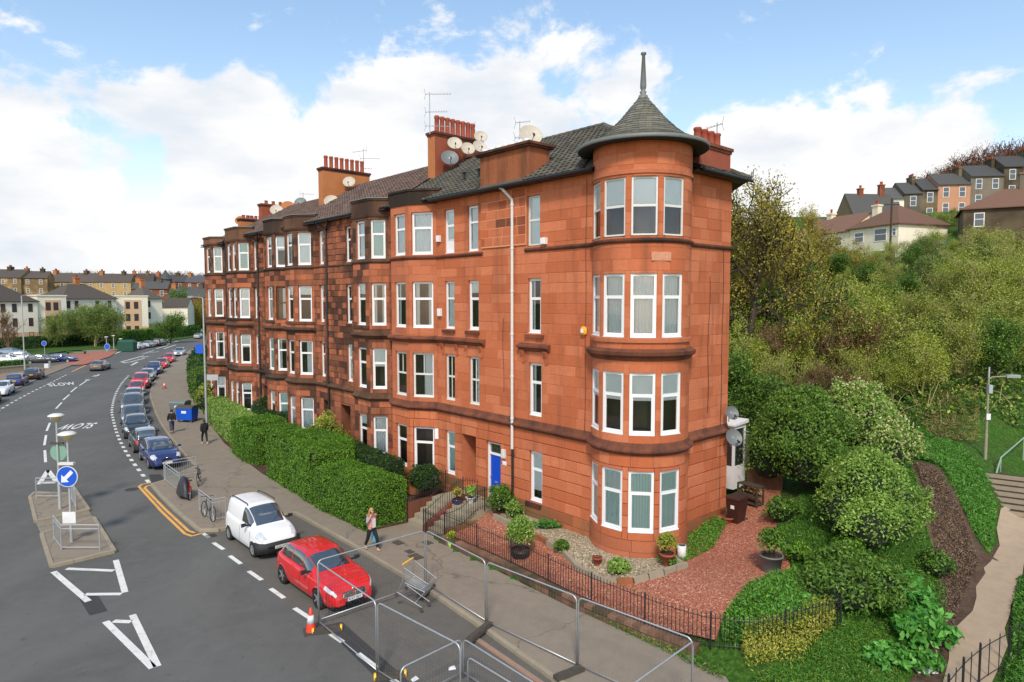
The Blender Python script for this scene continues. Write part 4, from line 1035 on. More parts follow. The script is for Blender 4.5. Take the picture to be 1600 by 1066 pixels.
# road: between the two kerbs, and on towards and beneath the camera
roadpoly = [l2(*p) for p in [(-14, 8.6)]] + kerb[1:] + [l2(*p) for p in reversed(outerL)] + [l2(-20, 8.9)]
roadpoly = kerb + [l2(*p) for p in reversed([(a, b + 2.4) for a, b in outerL])] + [l2(-20, 8.9)]
road = tag(sheet('road', roadpoly, 0.0, m_road), kind='structure')
farp = [(a, b + 2.4) for a, b in outerL]
pf = tag(sheet('far_pavement', [l2(*p) for p in farp] + [l2(a, b + 6.5) for a, b in reversed(farp)], .10, m_paveN, skirt=.1), kind='structure')
bayq = tag(sheet('parking_bay', [l2(*p) for p in [(3.2, 11.2), (14.2, 11.2), (14.2, 7.2), (3.0, 7.36), (-3.4, 7.95), (-8, 8.2), (-8, 11.2)]], .004, m_bay, parent=road))
rp = [gp(100, 563), gp(108, 555), gp(150, 551.5), gp(184, 549.5), gp(171, 558.5), gp(150, 565), gp(131, 571), gp(109, 572)]
tag(sheet('red_crossover', [(p.x, p.y) for p in rp], .115, m_redp, parent=pf))
for pp in ([(505, 978), (535, 972), (640, 1066), (600, 1072)], [(232, 742), (250, 741), (262, 752), (238, 756)], [(120, 930), (150, 925), (168, 955), (140, 962)]):
    tag(sheet('tarmac_patch', [g2(*p) for p in pp], .006, m_patch, parent=road))
for px, py in ((206, 765),):
    p = gp(px, py); q = MB(); q.M = Matrix.Translation((p.x, p.y, 0)); q.lathe([(.34, .004), (.33, .012), (.27, .012), (.27, .006), (0, .008)], 16); q.build('manhole_cover', m_iron, road)
for px, py in ((330, 838),):
    p = gp(px, py); q = MB(); q.M = Matrix.Translation((p.x, p.y, .004)) @ Matrix.Rotation(ROT, 4, 'Z')
    for i in range(6): q.box(-.22 + .075 * i, -.19 + .075 * i, -.2, .2, 0, .012)
    q.build('drain_grating', m_iron, road)
# kerb stones, the nearer ones one by one
ks = MB(); ks.add([(0,-.07,-.14),(1,-.07,-.14),(1,.07,-.14),(0,.07,-.14),(0.004,-.06,.0),(.996,-.06,.0),(.996,.06,.0),(.004,.06,.0),(0,-.07,-.015),(1,-.07,-.015),(1,.07,-.015),(0,.07,-.015)],
    [(0,1,9,8),(1,2,10,9),(2,3,11,10),(3,0,8,11),(8,9,5,4),(9,10,6,5),(10,11,7,6),(11,8,4,7),(4,5,6,7)]); ksm = ks.mesh('kerb_stone', m_conc)
def kerbs(line, z, step, parent, limit, drop=0):
    n = 0; rest = MB()
    for a, b in zip(line, line[1:]):
        a = Vector(a); b = Vector(b); l = (b - a).length; k = max(1, round(l / step)); an = math.atan2(b.y - a.y, b.x - a.x)
        for i in range(k):
            p = a.lerp(b, (i + .01) / k); n += 1; zz = z + random.uniform(-.006, .006) - drop
            if n <= limit: link('kerb_stone', ksm, parent, (p.x, p.y, zz), (random.uniform(-.01, .01), random.uniform(-.01, .01), an + random.uniform(-.008, .008)), (l / k * .985, random.uniform(.96, 1.05), 1))
            else:
                rest.M = Matrix.Translation((p.x, p.y, zz)) @ Matrix.Rotation(an, 4, 'Z') @ Matrix.Diagonal((l / k * .985, 1, 1, 1)); rest.add(ks.v, ks.f)
    if rest.v: tag(rest.build('kerb_stones', m_conc, parent), kind='stuff')
kerbs(kerb, .135, .92, pave, 75)
kerbs([l2(*p) for p in farp[4:]], .12, 1.0, pf, 30)
# ---------------- road paint
def dash(a, b, w=.13, z=.008, m=m_line, name='line_marking'):
    p, q = gp(*a), gp(*b); return ribbon(name, [(p.x, p.y), (q.x, q.y)], w, z, m, road)
for a, b in [((317,833.4),(327.3,840.7)), ((333.4,848.3),(349.5,859)), ((359,868.8),(376.8,881.7)), ((388.5,892.7),(409,906.8)), ((422.7,920),(444,935)), ((460,950.6),(483.4,965.8)), ((516.4,991),(535.6,1003.7)), ((559.6,1021.6),(589,1044)), ((607,1058),(640,1082))]: dash(a, b, .16, .009)
for a, b in [((135,595.5),(124,602.7)), ((120,605),(110.7,613)), ((108.3,616.7),(98.5,625.3)), ((96.5,629.2),(87.3,638.8)), ((84.5,646),(79.3,655.2)), ((78,661),(72.9,673.6)), ((72,680.2),(69.3,696)), ((70,703.8),(71.3,722.5)),
             ((150,586.5),(136,595)), ((155,585.5),(139,592.5)), ((134,594.6),(139,592.5))]: dash(a, b, .15 if b[1] > 600 else .3)
for a, b in [((83.6,893.6),(138,940)), ((104,889),(178,892)), ((181,875.5),(195.5,926)), ((133,929),(190,928.5)), ((165,971.5),(239,1044)), ((207,961),(246,1042)), ((177,971),(205,972)),
             ((61,757),(75,735)), ((75,735),(89,754)), ((64,755),(88,754.5)), ((59.7,770.5),(100,772))]: dash(a, b, .2 if a[1] > 800 else .24)
# small dashes along the parked cars and across the road
def dashes(line, on, off, w, z=.008):
    P = [Vector(l2(*p)) for p in spline(line, 8)]; d = 0; cur = []; tot = on + off
    for a, b in zip(P, P[1:]):
        l = (b - a).length; s = 0
        while s < l:
            ph = (d + s) % tot; st = .05; p = a.lerp(b, min(1, s / l))
            if ph < on: cur.append((p.x, p.y))
            elif cur:
                if len(cur) > 2: ribbon('line_marking', [cur[0], cur[len(cur)//2], cur[-1]], w, z, m_line, road)
                cur = []
            s += st
        d += l
dashes([(24.7, 10.85), (29.85, 10.42), (34.5, 9.95), (40.3, 9.2), (48, 7.98), (53.7, 6.95), (63.7, 4.7), (74, 2.0), (84, -1)], .72, .78, .2)
dashes([(56, 15.5), (60.4, 14.5), (69.8, 11.7), (80.8, 8.05), (90, 5.1)], .8, .9, .2)
ribbon('line_marking', [g2(236, 754.6), g2(222, 757), g2(217, 760.5), g2(252, 799), g2(289, 834.5), g2(300, 838), g2(318, 833)], .13, .009, m_yel, road)
ribbon('line_marking', [g2(238, 757.5), g2(229, 760), g2(226, 763), g2(259, 797), g2(294, 829.5), g2(304, 833)], .13, .009, m_yel, road)
ribbon('line_marking', [g2(134, 571), g2(112, 581)], .2, .009, m_yel, road); ribbon('line_marking', [g2(205, 543.5), g2(134, 569)], .35, .009, m_line, road)
for zz in ([(226,560),(196,567.5),(190,565.5),(225,556)], [(205,571),(215,566),(188,566)], [(240,548),(222,553),(248,549.5)], [(232,557),(222,559)], [(262,540),(244,545)], [(278,533),(262,538)], [(275,539),(256,545)]):
    ribbon('line_marking', [g2(*p) for p in zz], .3, .009, m_line, road)
def road_word(txt, p0, d, L_, tall, name='road_lettering'):
    """word whose baseline runs p0->p1"""
    cu = bpy.data.curves.new('lettering', 'FONT'); cu.body = txt; cu.size = 1; cu.offset = .02; cu.space_character = 1.15
    o = bpy.data.objects.new('lettering', cu); C.objects.link(o); bpy.context.view_layer.update()
    me = bpy.data.meshes.new_from_object(o.evaluated_get(bpy.context.evaluated_depsgraph_get())); bpy.data.objects.remove(o)
    xs = [v.co.x for v in me.vertices]; ys = [v.co.y for v in me.vertices]
    d = Vector(d).normalized(); n = Vector((-d.y, d.x, 0))
    for v in me.vertices:
        x = (v.co.x - min(xs)) / (max(xs) - min(xs)) * L_; y = (v.co.y - min(ys)) / (max(ys) - min(ys)) * tall
        q = p0 + d * x + n * y; v.co = (q.x, q.y, .009)
    me.materials.append(m_line); return link(name, me, road)
road_word('SLOW', gp(154, 660.5), (-.95, -.31, 0), 2.3, 2.5)
road_word('SLOW', gp(77, 604), (.78, .62, 0), 2.6, 3.2)
# ---------------- refuge island with its kerbs
isl = empty('traffic_island', gp(100, 820), 0, 'kerbed traffic island of worn tarmac with a paved dip across its middle', 'traffic island')
def rel(o, pts): return [(p[0] - o.location.x, p[1] - o.location.y) for p in pts]
ip = {k: g2(*v) for k, v in dict(a=(47, 779), a2=(55, 772), b=(108, 774), b2=(117, 767), c=(139, 799), d=(56, 817), e=(147, 812), f=(65, 837), g=(179, 864), h=(81, 887.5)).items()}
for ks_ in (('a', 'a2', 'b', 'b2', 'c', 'd'), ('f', 'e', 'g', 'h')):
    poly = rel(isl, [ip[k] for k in ks_]); s_ = sheet('island_surface', poly, .11, m_pave, parent=isl, skirt=.1)
    pl = poly + [poly[0]]; kerbs(pl, .135, .8, isl, 99)
poly = rel(isl, [ip[k] for k in ('d', 'c', 'e', 'f')]); sheet('dropped_strip', poly, .03, m_conc, parent=isl)
a, b, c, d = [Vector(p) for p in poly]
for i in range(6):
    for j in range(2):
        t0, t1, s0, s1 = i/6 + .01, (i+1)/6 - .01, j/2 + .02, (j+1)/2 - .02
        P = lambda t, s: a.lerp(b, t).lerp(d.lerp(c, t), s)
        q = MB(); z_ = .05 + random.uniform(-.006, .006); q.add([(*P(t0, s0), .02), (*P(t1, s0), .02), (*P(t1, s1), .02), (*P(t0, s1), .02), (*P(t0, s0), z_), (*P(t1, s0), z_), (*P(t1, s1), z_), (*P(t0, s1), z_)],
            [(4,5,6,7),(0,1,5,4),(1,2,6,5),(2,3,7,6),(3,0,4,7)]); q.build('paving_slab', m_slab, isl)
# ---------------- gardens of the terrace: soil under the hedges, low garden walls
gz = lambda x, y: .16
tag(sheet('front_gardens', [l2(*p) for p in [(9.6, 1.1), (46, 1.1), (60, -6), (80, -12), (77, -6.4), (62, -2.4), (55, -.4), (47, 1.1), (42, 2.4), (31.7, 4.5), (25.5, 5.3), (22, 5.7), (9.6, 6.0)] if True], .17, m_soil, skirt=.1), kind='structure')
# ---------------- gravel garden round the tower
hz_ = lambda o: (lambda x, y: hgt(x, y) + o)
grav = [(6.6, 4.15), (2, 4.2), (-1.1, 4.35), (-3.6, 4.3)] + [uv_of(gp(px, py, .5 + (1015 - py) / 300.)) for px, py in [(1118,1000),(1122,990),(1131,968),(1156,955),(1194,934),(1234,927),(1234,899),(1216,874),(1206,856),(1220,827),(1219,781),(1187,756)]] + [(-.6, -7.5), (-1.1, -4.3), (-1.0, 1.0), (6.6, 1.0)]
# the garden sheet is finely cut so that it lies on the rising ground
tag(sheet('gravel_garden', [l2(*p) for p in grav], hz_(.05), m_redgrav, .8), kind='structure')
# pale pebble bed with stone edging
bed = [(5.9, 2.1), (4.4, 2.25), (2.9, 2.35), (1.4, 2.6), (.3, 3.05), (-.9, 3.15), (-1.9, 2.7), (-2.5, 1.9), (-2.75, .9)]
tag(sheet('pebble_bed', [l2(*p) for p in bed] + [l2(-1.9, .3), l2(-1.5, 1.0), l2(-.6, 1.75), l2(.6, 1.75), l2(1.6, 1.0), l2(5.9, 1.1)], hz_(.14), m_whitegrav, .6), kind='structure')
ed = empty('stone_edging', L(.2, 2.9, .7), 0, 'curved low edging of pale stone blocks round the pebble bed below the tower', 'edging')
for a, b in zip(bed, bed[1:]):
    a = Vector(l2(*a)); b = Vector(l2(*b)); k = max(1, round((b - a).length / .55))
    for i in range(k):
        p = a.lerp(b, i / k); q_ = a.lerp(b, (i + .95) / k); q = MB(); z = hgt(p.x, p.y) + random.uniform(-.01, .015)
        q.bar((p.x, p.y, z + .1), (q_.x, q_.y, hgt(q_.x, q_.y) + .1), .14, .26)
        q.v = [(x - ed.location.x, y - ed.location.y, zz - ed.location.z) for x, y, zz in q.v]; q.build('edging_stone', m_conc if random.random() < .7 else m_plinth, ed)
# ---------------- footpath, verge soil and steps on the right
def wpx(l): return [tuple(gp(px, py, .5 + (0 if py > 900 else .12 * (900 - py) / 100))[:2]) for px, py in l]
pathL = [(1455, 1130), (1472, 1062), (1483, 1020), (1484, 995), (1492, 975), (1520, 950), (1526, 930), (1525, 915), (1540, 895), (1537, 888), (1548, 878), (1562, 855), (1557, 835), (1563, 812), (1572, 806)]
pathR = [(1640, 800), (1625, 830), (1600, 880), (1597, 900), (1590, 920), (1580, 940), (1578, 955), (1570, 975), (1575, 1000), (1560, 1035), (1545, 1066), (1530, 1130)]
tag(sheet('footpath', wpx(pathL + pathR), hz_(.05), m_path, .9), kind='structure')
soilp = [(1400, 1075), (1440, 1030), (1475, 990), (1480, 930), (1462, 890), (1440, 860), (1420, 800), (1425, 788), (1460, 800), (1500, 822), (1525, 855), (1545, 868), (1560, 850), (1562, 830), (1575, 830), (1570, 880), (1535, 930), (1515, 960), (1495, 1010), (1480, 1090)]
tag(sheet('bare_earth', wpx(soilp), hz_(.02), m_bark_ch, .8), kind='structure')
st = empty('footpath_steps', (21.5, 28.5, .8), 0, 'flight of worn timber-edged steps climbing from the end of the footpath', 'steps')
base = gp(1566, 806, .95); sd = Vector((.55, .84, 0)).normalized(); sw = Vector((.84, -.55, 0)).normalized()
for i in range(7):
    q = MB(); p = Vector((20.6, 28.3, .0)) + sd * (.38 * i); z = .62 + .17 * i + .25
    a = p - st.location; a.z = 0; zz = z - st.location.z
    q.bar(Vector((a.x, a.y, zz)) , Vector((a.x, a.y, zz)) + sw * 3.4, .42, .17); o = q.build('step', m_soil, st)
    q = MB(); b = a - sd * .2; q.bar(Vector((b.x, b.y, zz + .03)), Vector((b.x, b.y, zz + .03)) + sw * 3.4, .06, .17); q.build('step_edge', m_conc, o)
# ================================================================== vegetation kit
def hedge(pts, h, mat, label, dens=700, size=.04, group='clipped hedges along the gardens', z0=.14, puff=.07, name='hedge', cat='hedge'):
    """pts: footprint corners (world xy, counter clockwise); solid dark inside, skin of leaves"""
    P = [Vector((p[0], p[1])) for p in pts]; n = len(P)
    if sum(P[i].x * P[(i+1)%n].y - P[(i+1)%n].x * P[i].y for i in range(n)) < 0: P.reverse()
    c = sum(P, Vector((0, 0))) / n; org = Vector((c.x, c.y, z0)); pos = []; nrm = []
    for i in range(n):
        a, b = P[i], P[(i+1) % n]; d = b - a; l = d.length; nn = Vector((d.y, -d.x)).normalized(); k = int(l * h * dens)
        s = rng.random(k); z = rng.random(k) * h
        pos.append(np.stack([a.x + d.x * s, a.y + d.y * s, z0 + z], 1)); nrm.append(np.tile([nn.x, nn.y, .25], (k, 1)))
    area = abs(sum(P[i].x * P[(i+1)%n].y - P[(i+1)%n].x * P[i].y for i in range(n))) / 2; k = int(area * dens * 1.15)
    tri = [(P[0], P[i], P[i+1]) for i in range(1, n - 1)]; ta = np.array([abs((b - a).cross(c_ - a)) for a, b, c_ in tri]); w_ = rng.choice(len(tri), k, p=ta / ta.sum())
    r1 = np.sqrt(rng.random(k)); r2 = rng.random(k); A = np.array([[tuple(q) for q in t] for t in tri])[w_]
    T = A[:, 0] * (1 - r1)[:, None] + A[:, 1] * (r1 * (1 - r2))[:, None] + A[:, 2] * (r1 * r2)[:, None]
    pos.append(np.stack([T[:, 0], T[:, 1], np.full(k, z0 + h)], 1)); nrm.append(np.tile([0, 0, 1.0], (k, 1)))
    X = np.concatenate(pos); Nn = np.concatenate(nrm)
    lump = np.array([noise.noise(Vector((x * 1.3, y * 1.3, z * 1.3))) + .5 * noise.noise(Vector((x * 4, y * 4, z * 4))) for x, y, z in X[::1]]) if len(X) < 60000 else np.sin(X[:, 0] * 3) * np.sin(X[:, 1] * 3.3) * .5
    shoot = np.where(rng.random(len(X)) < .05, rng.random(len(X)) * .16, 0)
    X = X + Nn * (lump * puff + rng.random(len(X)) * .06 - .02 + shoot)[:, None]
    # soften corners
    ctr = np.array([c.x, c.y, z0 + h * .5]); edge = np.clip((X[:, 2] - (z0 + h - .2)) / .2, 0, 1) ** 2; X[:, :2] += (ctr[:2] - X[:, :2]) * (edge * .03)[:, None]
    V, F = leaf_quads(X, size * (0.7 + rng.random(len(X)) * .7), .5, Nn, .55); V -= np.array(org)
    o = tag(empty(name, org, 0), label, cat, group); link('foliage', np_mesh('foliage', V, F, mat), o)
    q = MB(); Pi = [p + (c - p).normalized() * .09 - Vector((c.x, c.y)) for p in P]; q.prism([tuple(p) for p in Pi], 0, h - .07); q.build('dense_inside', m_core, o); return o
def strip_hedge(line, wdt, h, *a, **k):
    L1 = [Vector(p) for p in line]; lo = []; hi = []
    for i, p in enumerate(L1):
        d = (L1[min(i+1, len(L1)-1)] - L1[max(i-1, 0)]).normalized(); n = Vector((-d.y, d.x)) * wdt / 2; lo.append(tuple(p + n)); hi.append(tuple(p - n))
    return hedge(lo + hi[::-1], h, *a, **k)
def clump(P0, rad, n, shell=.6):
    d = rng.normal(size=(n, 3)); d /= np.linalg.norm(d, axis=1, keepdims=True); d[:, 2] = np.where(d[:, 2] < -.35, -d[:, 2], d[:, 2])
    r = 1 - shell * rng.random(n) ** 1.6
    return np.array(P0) + d * r[:, None] * np.array(rad), d
def shrub(x, y, lobes, mat, label, n=2500, size=.06, group=None, zoff=0, name='shrub', cat='shrub', extra=None, core=True, z=None):
    """lobes: (dx,dy,dz,rx,ry,rz)"""
    z = hgt(x, y) + zoff if z is None else z; o = empty(name, (x, y, z), 0, label, cat, group); X = []; D = []
    rl_ = random.Random(int(abs(x * 97 + y * 31)))
    for l in list(lobes):
        for _ in range(5):
            a, e = rl_.uniform(0, 6.28), rl_.uniform(-.1, 1.3); k = rl_.uniform(.28, .5); lobes.append((l[0] + l[3] * .85 * math.cos(a) * math.cos(e), l[1] + l[4] * .85 * math.sin(a) * math.cos(e), l[2] + l[5] * .85 * math.sin(e), l[3] * k, l[4] * k, l[5] * k * .9))
    vol = np.array([l[3] * l[4] + l[3] * l[5] for l in lobes]); vol = vol / vol.sum()
    n = int(n * 1.25)
    for l, f in zip(lobes, vol):
        p, d = clump(l[:3], l[3:], max(30, int(n * f))); X.append(p); D.append(d)
    X = np.concatenate(X); D = np.concatenate(D)
    wob = np.array([noise.noise(Vector(p) * 2.2) for p in X]); wo2 = np.array([noise.noise(Vector(p) * 6.5) for p in X]); X += D * ((wob * .42 + wo2 * .22) * np.mean([l[3] for l in lobes]))[:, None]
    X[:, 2] = np.maximum(X[:, 2], .02)
    V, F = leaf_quads(X, size * (.6 + rng.random(len(X)) * .8), .5, D, .8); link('foliage', np_mesh('foliage', V, F, mat), o)
    if extra:
        m2, n2, s2, zmin = extra; sel = X[(X[:, 2] > zmin)]
        if len(sel): 
            sel = sel[rng.integers(0, len(sel), n2)] * 1.02; V, F = leaf_quads(sel, s2, .7, None); link('blossom', np_mesh('blossom', V, F, m2), o)
    if core:
        bm = bmesh.new()
        for l in lobes[:max(1, len(lobes) // 6)]:
            r = bmesh.ops.create_icosphere(bm, subdivisions=2, radius=1); 
            for v in r['verts']: v.co = Vector((l[0] + v.co.x * l[3] * .68, l[1] + v.co.y * l[4] * .68, max(.0, l[2] + v.co.z * l[5] * .68)))
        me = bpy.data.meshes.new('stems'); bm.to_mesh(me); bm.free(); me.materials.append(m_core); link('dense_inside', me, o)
    return o
def gen_tree(seed, h=8, tr=.14, spread=.55, levels=4, nk=(7, 5, 4, 3), nleaf=6000, lsize=.07, lm=None, wm=None, up=.35, stems=1, lvol=.28, trunkfrac=.35, dead=0):
    rs = random.Random(seed); br = []; tips = []
    def grow(p, d, l, r, lev):
        n = 5 if lev < 2 else 3; pts = [p.copy()]; q = p.copy(); dd = d.copy()
        for i in range(n):
            dd = (dd + Vector((rs.uniform(-1, 1), rs.uniform(-1, 1), rs.uniform(-.6, .9))) * (.16 + .07 * lev) + Vector((0, 0, up * .12))).normalized()
            q = q + dd * (l / n); pts.append(q.copy())
        br.append((pts, r, lev))
        if lev >= levels - 1:
            tips.extend(pts[1:]); return
        k = nk[lev]
        for i in range(k):
            t = lerp(trunkfrac if lev == 0 else .2, 1.0, (i + rs.random()) / k); f = t * n; a = min(n - 1, int(f)); s = pts[a].lerp(pts[a+1], f - a)
            base = (pts[a+1] - pts[a]).normalized(); az = rs.uniform(0, 2 * math.pi); side = base.cross(Vector((math.cos(az), math.sin(az), .3))).normalized()
            nd = (base * (1 - spread) + side * spread + Vector((0, 0, up * .5))).normalized()
            grow(s, nd, l * rs.uniform(.42, .68) * (1.15 - .35 * t), r * (.5 - .12 * t) , lev + 1)
    for s in range(stems):
        a = rs.uniform(0, 6.28); tilt = .0 if stems == 1 else rs.uniform(.15, .5)
        grow(Vector((0, 0, -.2)), Vector((math.cos(a) * tilt, math.sin(a) * tilt, 1)).normalized(), h * .62 * rs.uniform(.85, 1.05), tr if stems == 1 else tr * .6, 0)
    mb = MB()
    for pts, r, lev in br:
        m = len(pts); mb.tube(pts, [max(.017, r * (1 - .72 * i / (m - 1))) for i in range(m)], (7, 5, 3, 3, 3)[lev], caps=False)
    zmax = max(p.z for b in br for p in b[0]); k = h / zmax; mb.v = [(x * k, y * k, z * k) for x, y, z in mb.v]
    T = np.array([tuple(t) for t in tips]) * k; idx = rng.integers(0, len(T), nleaf); X = T[idx] + rng.normal(size=(nleaf, 3)) * lvol
    V, F = leaf_quads(X, lsize * (.6 + rng.random(nleaf) * .8), .6, None)
    return mb.mesh('limbs', wm or m_bark, False), np_mesh('crown', V, F, lm)
def put_tree(var, x, y, h, label, group=None, rz=None, hh=8.0, wx=1.0, z=None, name='tree', cat='tree'):
    z = hgt(x, y) if z is None else z; o = empty(name, (x, y, z), rz if rz is not None else random.uniform(0, 6.28), label, cat, group)
    s = h / hh
    for nm, me in zip(('trunk', 'crown'), var):
        c = link(nm, me, o); c.scale = (s * wx, s * wx, s)
    return o
m_clod = leaf_mat('earth_clods', [(0, G(66,50,40)), (.5, G(98,78,62)), (1, G(136,112,92))], trans=0)
# ---------------- hedges
hedge([l2(9.66, 4.05), l2(9.66, 6.12), l2(14.2, 6.25), l2(14.4, 4.2)], 1.95, m_hedge, 'nearest high privet hedge, square cut, behind the walking woman', 1000, .036)
hedge([l2(14.62, 6.2), l2(21.3, 5.7), l2(21.5, 2.9), l2(17.0, 2.6), l2(14.62, 3.9)], 2.4, m_hedge, 'long bushy privet hedge just beyond the nearest one', 800, .04, puff=.12)
hedge([l2(12.0, 2.6), l2(12.0, 3.9), l2(19.0, 3.3), l2(19.0, 1.9)], 2.05, m_hedged, 'darker hedge between the bay window and the nearest hedge', 500, .042, puff=.12)
hedge([l2(23.7, 5.3), l2(25.6, 5.5), l2(25.6, 2.4), l2(23.5, 2.5)], 2.0, m_hedge, 'bright square-topped hedge block past the gateway', 700, .042)
hedge([l2(25.9, 5.4), l2(28.5, 5.1), l2(28.5, 2.5), l2(25.9, 2.5)], 2.2, m_hedge, 'bright square-topped hedge adjoining the block past the gateway', 600, .045)
hedge([l2(29.1, 4.6), l2(31.9, 4.2), l2(36.5, 3.5), l2(41.5, 2.45), l2(41.5, 1.0), l2(36, 2.0), l2(29.1, 3.0)], 1.9, m_light, 'long pale green hedge behind the blue bin and the tall lamp post', 420, .055, puff=.1)
hedge([l2(27.2, 2.6), l2(33, 2.1), l2(33, 1.2), l2(27.2, 1.3)], 2.2, m_hedged, 'dark inner hedge against the third tenement', 300, .055)
hedge([l2(44.3, 1.9), l2(46.6, 1.2), l2(46.2, -.6), l2(43.9, .1)], 2.3, m_hedge, 'rounded cube of hedge past the bins', 420, .055, puff=.15)
hedge([l2(46.9, 1.3), l2(49.6, .8), l2(49.3, -1.6), l2(46.5, -.9)], 2.8, m_hedged, 'taller dark hedge past the rounded one', 350, .06, puff=.2)
hedge([l2(50.0, .6), l2(56, -.5), l2(55.5, -4.2), l2(49.8, -2.2)], 2.9, m_green, 'overgrown hedge bulging over the far pavement', 260, .07, puff=.4)
hedge([l2(56.5, -.7), l2(66, -3.4), l2(65, -8), l2(56, -4.5)], 3.0, m_ivy, 'wide overgrown hedge beside the small red parked car', 200, .08, puff=.5)
hedge([l2(66.5, -3.6), l2(84, -9.6), l2(82, -16), l2(66, -9)], 3.2, m_hedged, 'farthest dark hedge where the street curves away', 140, .1, puff=.6)
for u_, v_, h_, r_, lb in ((20.9, 2.2, 3.0, 1.0, 'straggly shrub against the doorway of the sooty tenement'), (31.2, .0 + 2.0, 3.0, .8, 'dark clipped bush by the sooty bay windows'), (42.6, 2.0, 3.1, 1.1, 'yellow-green shrub under the farthest ground-floor window')):
    p = L(u_, v_); shrub(p.x, p.y, [(0, 0, h_ * .5, r_, r_, h_ * .5), (.5, .3, h_ * .4, r_ * .8, r_ * .8, h_ * .4)], m_spring if 'yellow' in lb or 'stragg' in lb else m_hedged, lb, 3000, .06, 'shrubs in the front gardens', z=.16)
# ---------------- tree variants
VT = [gen_tree(s_, 8, .15, sp, 4, nk, nl, ls, lm, wm, up_, st_, lv, tf) for s_, sp, nk, nl, ls, lm, wm, up_, st_, lv, tf in [
    (1, .62, (9, 6, 5), 6500, .08, m_spring, m_twig, .30, 1, .30, .2), (2, .58, (8, 6, 5), 6000, .08, m_spring, m_twig, .45, 3, .30, .2), (3, .66, (9, 6, 5), 13000, .06, m_gold, m_bark, .2, 1, .26, .25),
    (4, .60, (9, 7, 5), 8000, .09, m_green, m_twig, .4, 3, .32, .15), (5, .55, (9, 7, 6), 900, .05, m_spring, m_twigd, .6, 2, .2, .15), (6, .62, (9, 6, 5), 10000, .1, m_green, m_bark, .3, 1, .38, .2)]]
VT_big = gen_tree(11, 8, .17, .66, 4, (12, 8, 6), 17000, .046, m_gold, m_bark, .15, 1, .16, .25)
def tree_px(var, px, Y, top, label, group='trees on the wooded bank', wx=1.0, **k):
    p = yp(px, 400, Y); zt = yp(px, top, Y).z; g = hgt(p.x, Y); h = zt - g; return put_tree(var, p.x, Y, max(3, h), label, group, wx=wx, **k)
tree_px(VT_big, 1165, 47, 262, 'tall golden-leaved tree rising beside the side wall of the corner tenement', wx=.85, rz=.6)
tree_px(VT_big, 1212, 56, 318, 'second golden tree to the right of the tall one', wx=1.0, rz=2.5)
tree_px(VT[2], 1270, 62, 352, 'golden tree in front of the pale cottage gable', wx=1.25)
tree_px(VT[2], 1320, 66, 372, 'low golden tree left of the cream house', wx=1.3)
tree_px(VT[5], 1312, 64, 392, 'dark green tree at the foot of the cream house', wx=1.2)
tree_px(VT[0], 1450, 70, 350, 'bright spring-green tree in front of the white house wall', wx=1.15)
tree_px(VT[1], 1545, 62, 352, 'spreading pale green tree at the right of the bank', wx=1.2)
tree_px(VT[1], 1590, 56, 375, 'pale green tree at the right edge of the bank', wx=1.1)
tree_px(VT[4], 1600, 60, 360, 'tangled bare brown tree before the brown-roofed house')
tree_px(VT[4], 1270, 40, 555, 'bare many-stemmed shrub fanning out low on the bank', wx=1.4)
ORD = [''] + 'first second third fourth fifth sixth seventh eighth ninth tenth eleventh twelfth thirteenth fourteenth fifteenth sixteenth seventeenth eighteenth nineteenth twentieth'.split(); ROW = {69: 'topmost', 62: 'second', 55: 'third', 49: 'fourth', 44: 'fifth', 40: 'lowest'}
gr = 'trees filling the wooded bank'
rnd = random.Random(5); k = 0
for Y, ptops, step in ((69, 418, 32), (62, 424, 36), (55, 436, 40), (49, 455, 44), (44, 490, 48), (40, 540, 54)):
    px = 1160 + rnd.uniform(0, 20); kk = 0
    while px < 1690:
        v = rnd.choice([0, 1, 0, 1, 0, 3, 1, 0, 4, 5, 0]); t = ptops + rnd.uniform(-26, 22)
        if px > 1480: t -= 32
        if px < 1260 and Y > 50: t -= 30; v = rnd.choice([2, 5, 2, 3])
        kk += 1; lb = {0: 'pale spring-green tree', 1: 'many-stemmed pale green tree', 2: 'golden tree', 3: 'bushy mid-green tree', 4: 'leafless brown thicket tree', 5: 'dark dense green tree'}[v] + ', ' + ORD[kk] + ' from the tenement in the ' + ROW[Y] + ' row of the bank'
        tree_px(VT[v], px, Y + rnd.uniform(-2.5, 2.5), t, lb, gr, wx=rnd.uniform(.85, 1.25)); px += step * rnd.uniform(.8, 1.25)
# bare trees on the skyline and a birch
brn = leaf_mat('brown_buds', [(0, G(84,58,44)), (.5, G(116,82,60)), (1, G(150,112,84))])
VB = gen_tree(21, 8, .12, .5, 4, (10, 8, 6), 7000, .035, brn, m_twigd, .6, 2, .34, .15)
for i, (px, tp) in enumerate([(1478, 252), (1500, 240), (1522, 232), (1545, 226), (1568, 222), (1590, 216), (1612, 210), (1640, 205), (1535, 236), (1580, 228), (1512, 246)]):
    tree_px(VB, px, 165 + rnd.uniform(-6, 6), tp, ORD[i + 1] + ' bare brown tree on the skyline above the hilltop tenements', 'bare trees on the skyline', wx=1.5)
VBi = gen_tree(23, 8, .1, .35, 4, (10, 7, 5), 5000, .08, m_gold, m_twig, .9, 1, .28, .1)
tree_px(VBi, 1275, 92, 318, 'slim pale golden birch on the skyline left of the houses', wx=.8)
tree_px(VT[4], 1303, 95, 330, 'bare thin tree beside the cottage chimney', wx=.7)
